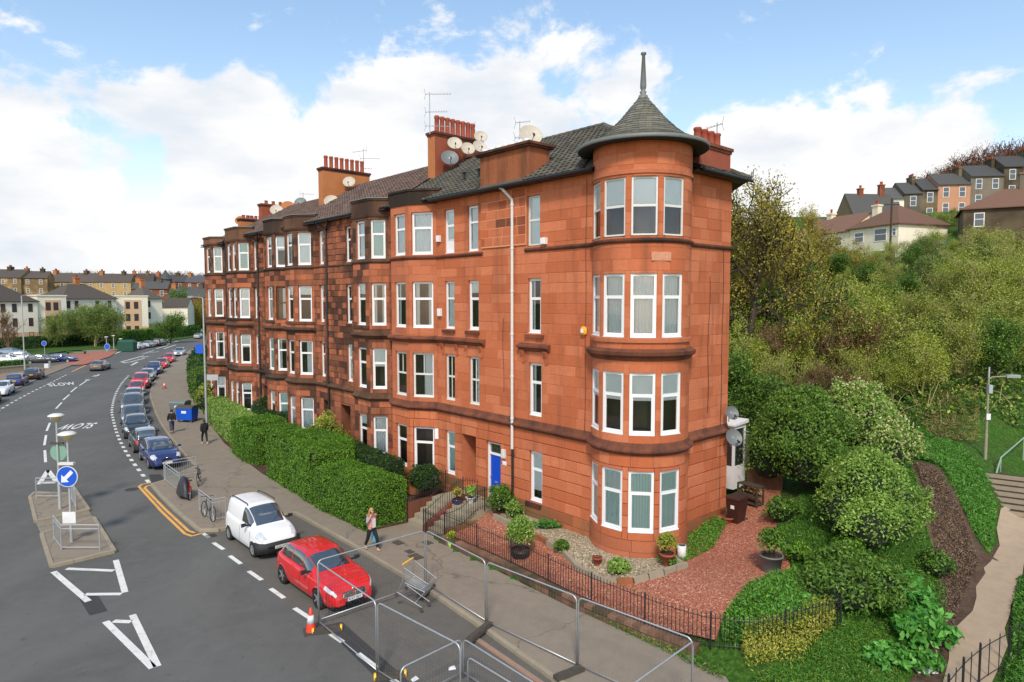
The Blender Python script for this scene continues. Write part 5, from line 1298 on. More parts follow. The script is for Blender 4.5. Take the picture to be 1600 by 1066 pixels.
for i, (px, Y, tp, v) in enumerate([(1405, 118, 345, 3), (1440, 116, 335, 0), (1475, 114, 330, 1), (1500, 112, 322, 3), (1525, 110, 318, 0), (1490, 118, 326, 5), (1300, 104, 378, 0), (1325, 100, 372, 3), (1250, 90, 372, 0), (1230, 84, 372, 2)]):
    tree_px(VT[v], px, Y, tp, 'leafy tree between the cottages and the hilltop row, ' + ORD[i + 1] + ' of that belt', 'trees below the hilltop row', wx=1.4)
# ---------------- undergrowth over the bank: nobody could count it
def scatter(name, poly, n, size, mats_w, zfun, mound=0, seed=1, up=.9, asp=.5, zr=.3):
    P = [Vector(p) for p in poly]; xs = [p.x for p in P]; ys = [p.y for p in P]; pts = []
    def inside(x, y):
        c = False; j = len(P) - 1
        for i in range(len(P)):
            if (P[i].y > y) != (P[j].y > y) and x < (P[j].x - P[i].x) * (y - P[i].y) / (P[j].y - P[i].y) + P[i].x: c = not c
            j = i
        return c
    rs = random.Random(seed)
    while len(pts) < n:
        x, y = rs.uniform(min(xs), max(xs)), rs.uniform(min(ys), max(ys))
        if inside(x, y):
            z = zfun(x, y)
            if mound: z += mound * max(0, noise.noise(Vector((x * .42, y * .42, 7))) + .35 * noise.noise(Vector((x * 1.5, y * 1.5, 3))) + .3) 
            pts.append((x, y, z + rs.uniform(0, zr)))
    X = np.array(pts); V, F = leaf_quads(X, size * (.6 + rng.random(n) * .8), asp, np.tile([0, -.3, up], (n, 1)), .8)
    mi = np.repeat(rng.choice(len(mats_w), n, p=np.array([w for _, w in mats_w])), 1)
    return tag(link(name, np_mesh(name, V, F, [m for m, _ in mats_w], mi)), kind='stuff')
bank = [(9, 36), (12, 32.5), (18, 34), (24, 35.5), (34, 34), (60, 36), (75, 60), (78, 78), (40, 76), (10, 76), (6, 50)]
scatter('undergrowth', bank, 150000, .11, [(m_ivy, .38), (m_green, .36), (m_spring, .23), (m_straw, .03)], hgt, 1.5, 3)
q = MB(); rs = random.Random(9)
for i in range(2600):
    x, y = rs.uniform(10, 70), rs.uniform(35, 72); z = hgt(x, y); a = rs.uniform(0, 6.28); l = rs.uniform(.6, 2.2); t = rs.uniform(.2, 1.1)
    p = Vector((x, y, z)); m_ = p + Vector((math.cos(a) * l * .5, math.sin(a) * l * .5, l * t)); e = m_ + Vector((math.cos(a) * l * .6, math.sin(a) * l * .6, l * .2)); q.tube([p, m_, e], [.02, .014, .006], 3, caps=False)
tag(q.build('bramble_stems', m_twig), kind='stuff')
# ---------------- garden shrubs on the right
SG = 'big shrubs of the side garden'
shrub(12.2, 27.8, [(0, 0, 1.9, 2.0, 1.9, 2.1), (1.1, .9, 2.0, 1.6, 1.5, 2.0), (-1.0, .6, 1.3, 1.2, 1.4, 1.5), (.3, -1.2, 1.3, 1.5, 1.3, 1.5), (-.2, .3, 3.0, 1.1, 1.1, 1.1)], m_green, 'large dark evergreen shrub against the bank beside the gravel garden', 26000, .06, SG)
shrub(15.5, 28.6, [(0, 0, 1.7, 1.4, 1.5, 1.9), (1.1, .2, 1.3, 1.1, 1.2, 1.4), (.3, -1.0, 1.1, 1.3, 1.1, 1.3), (-.7, .5, 2.3, 1.0, 1.1, 1.5)], m_light, 'shrub covered in pale cream and yellow variegated leaves', 17000, .06, SG, extra=(m_blos, 5200, .06, 1.0))
shrub(12.4, 22.9, [(0, 0, 1.2, 1.35, 1.3, 1.6), (.8, -.5, .9, 1.1, 1.0, 1.2), (-.8, -.3, .9, 1.0, 1.0, 1.2), (.1, -1.0, .7, 1.2, 1.0, 1.0), (.2, .8, 1.1, 1.1, 1.1, 1.4), (.3, .2, 2.2, .6, .6, .7), (-.5, -.4, 1.9, .7, .6, .7), (1.0, .3, 1.7, .7, .7, .8), (-.6, -1.6, .6, .9, .8, .9)], m_light, 'fresh light green leafy shrub nearest the footpath end of the lawn', 24000, .05, SG)
shrub(9.9, 19.0, [(0, 0, .6, 1.2, 1.1, .8), (1.0, .3, .55, 1.0, 1.0, .8), (-.8, .3, .4, .8, .8, .55), (.5, 1.0, .6, 1.1, .9, .8)], m_green, 'leafy green shrub smothering the bend of the iron railings', 12000, .055, SG)
shrub(11.7, 18.7, [(0, 0, .4, .8, .9, .7), (.4, .9, .45, .7, .8, .65), (-.3, -.9, .35, .7, .7, .5)], m_euon, 'large-leaved bright green clump beside the footpath', 1700, .13, SG, core=False)
shrub(10.0, 16.9, [(0, 0, .2, .7, .5, .4), (.7, -.2, .15, .6, .4, .35)], m_euon, 'low bright green weeds at the bottom of the verge', 700, .09, SG, core=False)
for i, (x, y, r) in enumerate(((10.2, 24.6, .7), (11.0, 21.2, .6), (13.9, 24.8, .8), (9.5, 21.4, .45), (14.2, 21.6, .6))):
    shrub(x, y, [(0, 0, r * .6, r, r * .9, r * .8), (r * .7, .2, r * .4, r * .7, r * .7, r * .6)], m_hedge if i % 2 else m_green, ['small dark bush between the evergreen and the gravel', 'small bush on the lawn below the light green shrub', 'small bush wedged between the two pale shrubs', 'lowest small bush on the lawn near the zinc planter', 'small bush near the earth bank'][i], int(3500 * r), .05, 'small bushes on the side lawn')
# lawns and verges
lawn = wpx([(1224, 835), (1300, 800), (1420, 800), (1450, 870), (1480, 930), (1476, 985), (1440, 1020), (1330, 1000), (1250, 985), (1236, 930), (1236, 900), (1212, 862)])
scatter('lawn_grass', lawn, 42000, .055, [(m_grassb, .7), (m_green, .3)], hgt, .15, 5, up=.2, asp=.18, zr=.14)
verge = wpx([(1150, 1062), (1180, 1045), (1260, 1030), (1310, 985), (1400, 990), (1440, 1010), (1400, 1080), (1300, 1120), (1180, 1120)])
scatter('verge_grass', verge, 26000, .06, [(m_grassb, .9), (m_spring, .1)], hgt, .08, 6, up=.15, asp=.14, zr=.14)
bankg = wpx([(1400, 800), (1425, 700), (1440, 735), (1500, 770), (1540, 790), (1556, 812), (1552, 850), (1545, 868), (1520, 850), (1470, 800), (1420, 782)])
scatter('bank_grass', bankg, 20000, .09, [(m_grassb, .85), (m_euon, .15)], hgt, .15, 7, up=.2, asp=.2, zr=.15)
scatter('right_verge', wpx([(1590, 905), (1640, 880), (1680, 1000), (1600, 1100), (1560, 1090), (1583, 1000), (1583, 950)]), 9000, .075, [(m_grassb, .7), (m_ivy, .3)], hgt, .15, 8, up=.2, asp=.25, zr=.15)
bedp = wpx([(1128, 985), (1160, 960), (1200, 938), (1240, 930), (1290, 960), (1300, 985), (1250, 1010), (1160, 1015), (1128, 1005)])
scatter('flower_bed_leaves', bedp, 12000, .06, [(m_euon, .45), (m_hedge, .55)], hgt, .25, 9, up=.5, asp=.3, zr=.3)
yb = leaf_mat('yellow_green_spikes', [(0, G(120,128,38)), (.5, G(170,170,60)), (1, G(206,196,96))], patch=0)
scatter('yellow_spurge', wpx([(1158, 1022), (1165, 1005), (1240, 1005), (1300, 975), (1305, 1000), (1255, 1035), (1170, 1040)]), 4600, .04, [(yb, 1.0)], hgt, .2, 10, up=.1, asp=.3, zr=.55)
scatter('tower_foot_plants', [l2(*p) for p in [(-2.4, .6), (-1.3, .4), (-1.25, -3.4), (-1.9, -3.2), (-2.5, -1.2)]], 5000, .05, [(m_euon, .3), (m_hedge, .7)], hgt, .15, 12, up=.4, asp=.3, zr=.16)
scatter('wall_weeds', [l2(*p) for p in [(-1.2, 4.75), (-4.8, 4.8), (-6.4, 4.9), (-6.2, 4.5), (-3, 4.5), (-1.2, 4.55)]], 1600, .05, [(m_grassb, .8), (m_straw, .2)], lambda x, y: .13, 0, 13, up=.2, asp=.2, zr=.15)
scatter('bank_foot_dry_grass', wpx([(1420, 700), (1520, 690), (1530, 760), (1470, 752), (1430, 735)]), 5000, .13, [(m_straw, .6), (m_green, .4)], hgt, .3, 14, up=.15, asp=.1, zr=.4)
scatter('earth_clods', wpx([(1425, 795), (1470, 810), (1510, 850), (1530, 880), (1500, 940), (1480, 1000), (1430, 1050), (1470, 960), (1460, 880)]), 16000, .034, [(m_clod, .95), (m_straw, .05)], hgt, .12, 15, up=.5, asp=.5, zr=.1)
# ================================================================== buildings further off
m_creamw = plain('cream_harling', srgb(226, 214, 184), .9, var=.05, scale=1.5); m_pinkw = plain('peach_harling', srgb(214, 178, 140), .9, var=.06, scale=1.5)
m_whitew = plain('white_harling', srgb(236, 226, 204), .9, var=.05, scale=1.5); m_browns = sandstone('far_brown_stone', srgb(112, 98, 76), srgb(128, 112, 86), srgb(70, 60, 46), .3)
m_greys = sandstone('far_grey_stone', srgb(112, 104, 92), srgb(128, 118, 102), srgb(76, 70, 62), .3); m_blond = sandstone('far_blond_stone', srgb(176, 144, 96), srgb(186, 156, 110), srgb(110, 92, 66), .3)
m_pinks = sandstone('far_pink_stone', srgb(190, 140, 110), srgb(198, 148, 118), srgb(150, 96, 70), .1); m_reds = sandstone('far_red_stone', srgb(150, 86, 60), srgb(160, 94, 66), srgb(90, 60, 46), .3)
m_tilebr = tile_mat('far_roof_brown', srgb(118, 88, 72), srgb(120, 92, 70), .2); m_tilegr = tile_mat('far_roof_grey', srgb(84, 76, 70), srgb(96, 86, 74), .3); m_slatefar = tile_mat('far_slate', srgb(84, 84, 82), srgb(98, 96, 90), .3)
m_maroon = plain('maroon_window_frame', srgb(96, 30, 34), .5); m_far_glass = plain('far_glass', (.05, .06, .065), .08, spec=.9)
_fw = {}
def far_win(root, p, rz, w, h, fm=None, glassm=None):
    fm = fm or m_white; key = (round(w, 1), round(h, 1), fm.name)
    if key not in _fw:
        f = MB(); W = w / 2; b = .09
        for bx in ((-W, -W + b, 0, h), (W - b, W, 0, h), (-W + b, W - b, h - b, h), (-W + b, W - b, 0, b), (-W + b, W - b, h * .52, h * .52 + .07)): f.box(bx[0], bx[1], -.06, .05, bx[2], bx[3])
        q = MB(); q.box(-W + b, W - b, -.01, .02, b, h - b); _fw[key] = (f.mesh('window', fm), q.mesh('pane', m_far_glass))
    o = link('window', _fw[key][0], root, p, (0, 0, rz)); link('pane', _fw[key][1], o); return o
def block(name, corner, dirv, length, depth, z0, z1, ridge, wall, roofm, label, group, wins=(), hip=False, chim=(), gable_wall=None, fm=None, oh=.35, cat='building', bands=None, sidewins=()):
    """corner: world xy of the front-left corner (seen from the front, dirv runs left->right), front faces right-hand normal (towards camera)"""
    d = Vector(dirv).normalized(); rz = math.atan2(d.y, d.x); o = empty(name, (corner[0], corner[1], z0), rz, label, cat, group)
    H = z1 - z0; q = MB(); q.box(0, length, 0, depth, 0, H)
    q.m = [1 if (gable_wall and f in ((1, 2, 6, 5), (3, 0, 4, 7))) else 0 for f in q.f]
    rh = ridge - z1
    if not hip: q.add([(0, 0, H), (0, depth, H), (0, depth / 2, H + rh), (length, 0, H), (length, depth, H), (length, depth / 2, H + rh)], [(0, 2, 1), (3, 4, 5)], 1 if gable_wall else 0)
    q.build('wall', [wall, gable_wall or wall], o)
    r = MB(); e = oh; dz = -rh * e / (depth / 2); i_ = min(depth, length) / 2 if hip else 0; x0, x1 = -e * (1 if hip else .3), length + e * (1 if hip else .3); t = .12
    top = [(x0, -e, H + dz), (x1, -e, H + dz), (x1, depth + e, H + dz), (x0, depth + e, H + dz), (i_ if hip else x0, depth / 2, H + rh), (length - i_ if hip else x1, depth / 2, H + rh)]
    vs = [(x, y, z + t) for x, y, z in top] + top
    r.add(vs, [(0, 1, 5, 4), (2, 3, 4, 5), (1, 2, 5), (3, 0, 4), (6, 10, 11, 7), (8, 11, 10, 9), (0, 6, 7, 1), (1, 7, 8, 2), (2, 8, 9, 3), (3, 9, 6, 0)] if hip else
          [(0, 1, 5, 4), (2, 3, 4, 5), (0, 6, 7, 1), (2, 8, 9, 3), (6, 10, 11, 7), (8, 11, 10, 9), (1, 7, 11, 5), (2, 5, 11, 8), (0, 4, 10, 6), (3, 9, 10, 4)])
    rf = r.build('roof', roofm, o)
    if bands:
        for (za, zb, m) in bands: b = MB(); b.box(-.02, length + .02, -.025, depth + .02, za - z0, zb - z0); b.build('wall_band', m, o)
    for (x, z, w, h) in wins: far_win(o, (x, -.02, z - z0), 0, w, h, fm) if False else far_win(o, (x, 0, z - z0), math.pi, w, h, fm)
    for (y, z, w, h) in sidewins: far_win(o, (length, y, z - z0), math.pi / 2 * -1, w, h, fm)
    for (x, y, zt, w, dd, m, n) in chim:
        c = MB(); c.box(x - w/2, x + w/2, y - dd/2, y + dd/2, H, zt - z0); c.box(x - w/2 - .1, x + w/2 + .1, y - dd/2 - .1, y + dd/2 + .1, zt - z0 - .05, zt - z0 + .15); co = c.build('chimney', m, o)
        if (.6, .16) not in _pots: _pots[(.6, .16)] = pot_mesh(.6, .16)
        for i in range(n): link('chimney_pot', _pots[(.6, .16)], co, (x + (w - .5) * ((i + .5) / n - .5) * (1 if w > dd else 0), y + (dd - .5) * ((i + .5) / n - .5) * (0 if w > dd else 1), zt - z0 + .15))
    return o
def XY(px, Y): p = yp(px, 468, Y); return (p.x, p.y)
# ---- right: cream house on the bank top
c = Vector(XY(1400, 80)); ls = Vector((.30, -.954)); z1 = yp(1400, 347, 80).z; start = c - ls * 7.5
cw = [(1.6, z1 - 2.0, 1.5, 1.3), (4.9, z1 - 2.1, 1.9, 1.6), (6.9, z1 - 1.6, .6, 1.0), (1.6, z1 - 4.8, 1.5, 1.3), (4.8, z1 - 5.0, 1.8, 1.8), (6.8, z1 - 5.2, .9, 1.8)]
block('cream_house', start, ls, 7.5, 7.8, z1 - 6.6, z1, z1 + 2.6, m_creamw, m_tilebr, 'cream two-storey house with hipped brown roof and white side wall atop the bank', 'houses above the bank', cw, hip=True, chim=[(1.0, 3.4, z1 + 2.9, .9, .7, m_creamw, 2)], gable_wall=m_whitew)
block('cream_house', start - ls * 10.3, ls, 10.2, 7.8, z1 - 6.6, z1 - .2, z1 + 2.3, m_creamw, m_tilebr, 'lower cream cottage attached left of the cream house, pot on its stack', 'houses above the bank', [(2, z1 - 2.2, 1.4, 1.3), (5, z1 - 2.2, 1.4, 1.3), (8.4, z1 - 2.2, 1.3, 1.3)], chim=[(3, 3.8, z1 + 2.8, .9, .8, m_creamw, 1)])
# brown roofed house at the right edge
c = Vector(XY(1500, 77)); z1 = yp(1497, 338, 77).z + .9
block('brown_roofed_house', c, (.86, -.5), 14, 8, z1 - 7, z1, z1 + 2.3, m_browns, m_tilebr, 'stone house with a faded brown tiled roof at the right edge of the view', 'houses above the bank', [(1.5, z1 - 2.2, 1.0, 1.6), (6.8, z1 - 2.2, 1.5, 1.7), (9.5, z1 - 2.2, 1.2, 1.7), (6.8, z1 - 5, 1.5, 1.9)], hip=True, chim=[(6.3, 4, z1 + 4.0, 1.6, .8, m_greys, 3)])
# hilltop tenement row, stepped up the street
un = [(1384, 1407, 310, m_whitew, 'white rendered end unit of the hilltop tenement row'), (1407, 1435, 302, m_greys, 'grey stone unit next to the white end of the hilltop row'), (1435, 1459, 296, m_browns, 'brown stone unit left of the pink one in the hilltop row'), (1459, 1509, 288, m_pinks, 'pink stone unit with red trimmed windows in the hilltop row'),
      (1509, 1560, 275, m_greys, 'dark stone unit right of the pink one in the hilltop row'), (1560, 1612, 260, m_browns, 'highest stone unit at the right end of the hilltop row'), (1612, 1668, 244, m_greys, 'stone unit cut by the right edge of the view in the hilltop row')]
for a, b, ey, m, lb in un:
    A = Vector(XY(a, 134 - (a - 1384) * .018)); B = Vector(XY(b, 134 - (b - 1384) * .018)); l = (B - A).length; z1 = yp(a, ey, A.y).z; red = m is m_pinks
    ws = []
    for fl in range(3):
        zz = z1 - 2.6 - 3.1 * fl; n_ = 1 if l < 3.4 else (3 if l > 6 else 2)
        for i in range(n_): ws.append((l * (i + .5) / n_, zz, 1.15, 2.0))
    block('hilltop_tenement', A, B - A, l, 9, z1 - 11, z1, z1 + 2.7, m, m_slatefar, lb, 'hilltop tenement row', ws, chim=[(l - .4, 4.5, z1 + 3.7, .7, 2.6, m_browns, 4)] if l > 3.2 else [], fm=m_white)
A = Vector(XY(1331, 128)); B = Vector(XY(1386, 126)); z1 = yp(1331, 337, 128).z
block('stone_gable_building', A + Vector((0, 0)), (.93, .1), 9.5, 6.6, z1 - 9, z1 - 0.2, z1 + 4.6, m_browns, m_slatefar, 'brown stone building with a mossy gable left of the hilltop row', 'hilltop tenement row', [(1.2, z1 - 1.8, 1, 1.5), (4.2, z1 - 1.8, 1, 1.5)], chim=[(7.6, 3.3, z1 + 6.4, 1.0, .8, m_reds, 3), (3.2, 3.3, z1 + 5.6, .9, .8, m_reds, 2)])
# retaining wall at the top of the bank
for pa, pb, y_, nm in ((1310, 1478, 418, 'long'), ):
    A = Vector(XY(pa, 74)); B = Vector(XY(pb, 72)); zt = yp(1420, 405, 73).z; q = MB(); q.bar((A.x, A.y, zt - 1.0), (B.x, B.y, zt - 1.0), .3, 2.0); q.bar((A.x, A.y, zt + .06), (B.x, B.y, zt + .06), .42, .12)
    tag(q.build_top('garden_wall', m_conc), 'long grey retaining wall under the cream house', 'wall')
po = empty('telegraph_pole', (*XY(1388, 76), hgt(*XY(1388, 76))), 0, 'dark telegraph pole in front of the cream house', 'telegraph pole')
q = MB(); q.tube([(0, 0, 0), (0, 0, 8.0)], [.13, .1], 8); q.build('pole', m_bark, po); q = MB(); q.box(-.9, .9, -.05, .05, 7.2, 7.32); q.build('crossarm', m_bark, po)
# ---- left: cream flats with white bay fronts
def flats(a, b, Ya, Yb, eave_px, lb, cuts, g='cream three-storey flats beyond the car park'):
    A = Vector(XY(a, Ya)); B = Vector(XY(b, Yb)); l = (B - A).length; z1 = yp(b, eave_px, Yb).z; z0 = z1 - 12.4; ws = []
    for px in cuts:
        t = (px - a) / (b - a) * l
        for fl in range(3): ws.append((t, z1 - 2.3 - 2.95 * fl, .85, 1.7))
    return block('cream_flats', A, B - A, l, 9, z0, z1, z1 + 3.2, m_whitew, m_tilegr, lb, g, ws, hip=True, fm=m_maroon, bands=[(z0, z0 + 5.9, m_pinkw)], chim=[(l * .5, 4.5, z1 + 4.6, 1.1, .8, m_render, 2)])
flats(-40, 58, 128, 138, 470, 'cream harled flats at the left edge of the view', [-20, 2, 20, 46])
flats(98, 182, 146, 158, 466, 'middle block of cream harled flats behind the park trees', [106, 118, 150, 170])
flats(227, 253, 166, 170, 466, 'right-hand end block of the cream harled flats', [232])
for a, b, Ya, top, lb in ((52, 98, 139, 463, 'white parapeted bay block of the flats nearest the left edge'), (178, 228, 160, 463.5, 'white parapeted bay block of the flats right of the trees')):
    A = Vector(XY(a, Ya)); B = Vector(XY(b, Ya + 5)); l = (B - A).length; z1 = yp(b, top, Ya + 5).z; z0 = z1 - 13.2; d = (B - A).normalized(); rz = math.atan2(d.y, d.x)
    o = empty('bay_block', (A.x, A.y, z0), rz, lb, 'building', 'cream three-storey flats beyond the car park'); q = MB(); q.box(0, l, -1.4, 7, 0, z1 - z0); q.build('wall', m_whitew, o)
    q = MB(); q.box(-.15, l + .15, -1.55, 7.1, z1 - z0, z1 - z0 + .25); q.build('parapet', m_whitew, o); q = MB(); q.box(l * .25, l * .78, -1.5, -1.38, 0, z1 - z0 - .8); q.build('peach_panel', m_pinkw, o); q = MB(); q.box(-.03, l + .03, -1.44, 7, 0, 5.8); q.build('wall_band', m_pinkw, o)
    for fl in range(3):
        for t in (.36, .62): far_win(o, (l * t, -1.5, z1 - z0 - 3 - 2.95 * fl), math.pi, .95, 1.7, m_maroon)
block('white_cottage', XY(253, 176), (1, .25), 6.2, 8, 3, yp(275, 479, 178).z, yp(262, 469, 178).z + .5, m_whitew, m_tilegr, 'small white gabled cottage right of the flats', 'houses beyond the park', [(1.5, 4.5, .9, 1.2)])
# far tenements on the rising ground
rows = [(-60, 34, 232, 433, 421, m_blond, m_tilegr, 'blond stone tenement end highest on the left skyline'), (34, 75, 236, 434, 424, m_blond, m_tilegr, 'blond stone tenement second along the skyline'), (75, 150, 250, 440, 427, m_blond, m_tilegr, 'long brown-roofed tenement row on the left skyline'), (150, 205, 252, 440, 428, m_blond, m_tilegr, 'tenement row with a skylight on the skyline'),
        (205, 240, 262, 441, 428, m_blond, m_tilegr, 'tenement with broad orange stacks on the skyline'), (240, 290, 268, 440, 430, m_reds, m_slated, 'red stone tenement with a pointed turret on the skyline'), (290, 345, 270, 441, 431, m_reds, m_slated, 'red stone tenement half hidden by the terrace end'),
        (207, 262, 205, 451, 440, m_reds, m_slatefar, 'slate-roofed hall behind the flats'), (262, 330, 200, 464, 449, m_reds, m_slatefar, 'red brick building with a slate roof near the street end')]
for a, b, Y, ey, ry, m, rm, lb in rows:
    A = Vector(XY(a, Y)); B = Vector(XY(b, Y + 3)); l = (B - A).length; z1 = yp((a + b) / 2, ey, Y).z; rz = yp((a + b) / 2, ry, Y + 5).z; ws = []
    n_ = max(2, int(l / 3.2))
    for i in range(n_):
        for fl in range(3): ws.append((l * (i + .5) / n_, z1 - 2.3 - 3.2 * fl, 1.0, 1.7))
    block('distant_tenement', A, B - A, l, 10, z1 - 12, z1, rz, m, rm, lb, 'tenements on the left skyline', ws, chim=[(l * .02 + .6, 5, rz + 1.0, 1.2, 2.4, m_render, 3), (l * .7, 5, rz + .9, 1.2, 2.4, m_browns, 3)])
q = MB(); A = XY(260, 262); q.lathe([(2.2, 0), (2.2, 5), (2.5, 5.1), (0, 9)], 12); o = q.build('turret', m_slated, None, loc=(A[0], A[1], yp(260, 441, 262).z - 4)); tag(o, 'tiny pointed turret on the left skyline', 'turret')
# hills behind everything are part of the ground; distant tree fuzz along the skyline
for px, Y, t, v, lb, w_ in ((268, 190, 447, 5, 'dark conifer-like tree by the slate-roofed hall', .8), (282, 186, 462, 2, 'yellowish tree right of the dark one by the hall', 1.2), (262, 150, 487, 5, 'dark bush at the corner of the cream flats', 1.3), (298, 196, 470, 2, 'small golden tree before the red brick building', 1.2), (8, 120, 478, 4, 'bare pale tree at the left edge before the flats', .9)):
    tree_px(VT[v], px, Y, t, lb, 'trees by the far buildings', wx=w_)
for px, Y, t, lb, w_ in ((142, 138, 470, 'big leafy park tree in front of the flats', 1.25), (112, 141, 474, 'park tree left of the biggest one', 1.15), (165, 142, 476, 'park tree at the right of the cluster', 1.1), (80, 136, 484, 'thin pale park tree left of the cluster', 1.0)):
    tree_px(VT[3], px, Y, t, lb, 'park trees before the flats', wx=w_)
rs = random.Random(3)
for i in range(14):
    px = -30 + i * 26 + rs.uniform(-8, 8); p = yp(px, 468, 330); put_tree(VB, p.x, 330, yp(px, 424 + rs.uniform(-3, 3), 330).z - hgt(p.x, 330), 'hazy bare tree, ' + ORD[i + 1] + ' from the left on the far left skyline', 'bare trees far behind the roofs', wx=2.2)
for i, (px, Y, t, v) in enumerate([(-60, 135, 452, 5), (-110, 150, 455, 3), (-170, 140, 450, 5), (-230, 160, 448, 3), (-300, 150, 446, 0), (-380, 170, 444, 5), (-90, 210, 440, 3), (-200, 230, 436, 5)]):
    tree_px(VT[v], px, Y, t, 'leafy tree left of the cream flats, ' + ORD[i + 1] + ' outwards', 'trees left of the flats', wx=1.4)
# park hedges, lawn and car park
def gq(*pts): return [g2(*p) for p in pts]
tag(sheet('park_lawn', gq((-60, 572), (60, 556), (108, 549), (190, 546), (205, 541), (250, 535), (310, 527), (310, 524), (180, 531), (100, 538), (-60, 548)), .14, m_ground), kind='structure')
tag(sheet('car_park', gq((-80, 600), (30, 575), (70, 575), (104, 568), (108, 556), (50, 553), (-80, 562)), .13, m_bay), kind='structure')
A_, B_ = gp(-60, 551), gp(180, 536); strip_hedge([(A_.x, A_.y), (gp(60, 545).x, gp(60, 545).y), (B_.x, B_.y)], 3, 2.2, m_hedged, 'dark clipped hedge in front of the cream flats', 60, .16, 'park hedges', puff=.1)
A_ = gp(182, 537); B_ = gp(306, 524); strip_hedge([(A_.x, A_.y), (gp(240, 531).x, gp(240, 531).y), (B_.x, B_.y)], 3, 2.6, m_hedge, 'bright clipped hedge along the far side of the street', 50, .17, 'park hedges', puff=.1)
A_ = gp(262, 522); B_ = gp(330, 518); strip_hedge([(A_.x, A_.y), (B_.x, B_.y)], 5, 4.0, m_hedge, 'taller bright hedge stepping up behind the street hedge', 40, .2, 'park hedges', puff=.15)
A_ = gp(-60, 590); B_ = gp(44, 580); q = MB(); q.bar((A_.x, A_.y, .45), (B_.x, B_.y, .45), .35, .7); q.bar((A_.x, A_.y, .85), (B_.x, B_.y, .85), .5, .1); tag(q.build_top('low_wall', m_conc), 'low mossy wall bounding the car park at the left edge', 'wall')
A_ = gp(-60, 586); B_ = gp(40, 577); strip_hedge([(A_.x, A_.y), (B_.x, B_.y)], 1.6, 1.2, m_grassb, 'grass-topped bank behind the low car park wall', 120, .1, 'park hedges', puff=.1)
# embankment top haze of trees left of the cottages, garden fences
# ================================================================== vehicles
def paint(name, c, rough=.28, metal=.0, coat=.8): return plain(name, c, rough, metal, .5, .04, 2, coat)
P_red = paint('red_car_paint', (.62, .012, .014)); P_white = paint('white_van_paint', (.78, .78, .77), .35, coat=.3); P_dblue = paint('dark_blue_car_paint', (.012, .022, .12)); P_blk = paint('black_car_paint', (.012, .013, .015))
P_grey = paint('grey_car_paint', (.10, .105, .11), .3, .3); P_sil = paint('silver_car_paint', (.42, .44, .46), .3, .5); P_wht = paint('white_car_paint', (.75, .75, .75)); P_brz = paint('bronze_grey_car_paint', (.13, .11, .10), .3, .4); P_char = paint('charcoal_car_paint', (.035, .038, .042), .3, .2)
P_lblue = paint('pale_blue_car_paint', (.25, .32, .38), .3, .3)
m_tyre = plain('tyre_rubber', (.014, .014, .014), .85); m_rim = plain('alloy_rim', (.42, .43, .44), .35, .7); m_rimd = plain('dark_alloy_rim', (.08, .08, .085), .3, .7); m_trim = plain('black_plastic_trim', (.02, .021, .022), .7)
m_lampg = plain('headlamp_glass', (.55, .58, .60), .08, spec=1, coat=1); m_lamp_d = plain('dark_headlamp', (.16, .17, .18), .08, spec=1, coat=1); m_tail = plain('red_lamp_glass', (.5, .01, .012), .15, spec=.8); m_chrome = plain('chrome', (.72, .72, .72), .12, 1.0); m_under = plain('underbody', (.008, .008, .008), .95)
m_platew = plain('white_number_plate', (.72, .72, .70), .5); m_platey = plain('yellow_number_plate', (.7, .45, .03), .5); m_cabin = plain('cabin_grey', (.06, .06, .06), .8)
_txt = {}
def flat_text(s, h, m, name='lettering', w=None):
    k = (s, round(h, 3), m.name, w)
    if k not in _txt:
        cu = bpy.data.curves.new('t', 'FONT'); cu.body = s; cu.size = 1; cu.offset = .012; cu.align_x = 'CENTER'; cu.align_y = 'CENTER'
        o = bpy.data.objects.new('t', cu); C.objects.link(o); bpy.context.view_layer.update()
        me = bpy.data.meshes.new_from_object(o.evaluated_get(bpy.context.evaluated_depsgraph_get())); bpy.data.objects.remove(o)
        xs = [v.co.x for v in me.vertices]; ys = [v.co.y for v in me.vertices]; sx = h / (max(ys) - min(ys)); cx, cy = (max(xs) + min(xs)) / 2, (max(ys) + min(ys)) / 2
        sw = sx if not w else w / (max(xs) - min(xs))
        for v in me.vertices: v.co = ((v.co.x - cx) * sw, (v.co.y - cy) * sx, 0)
        me.materials.append(m); _txt[k] = me
    return _txt[k]
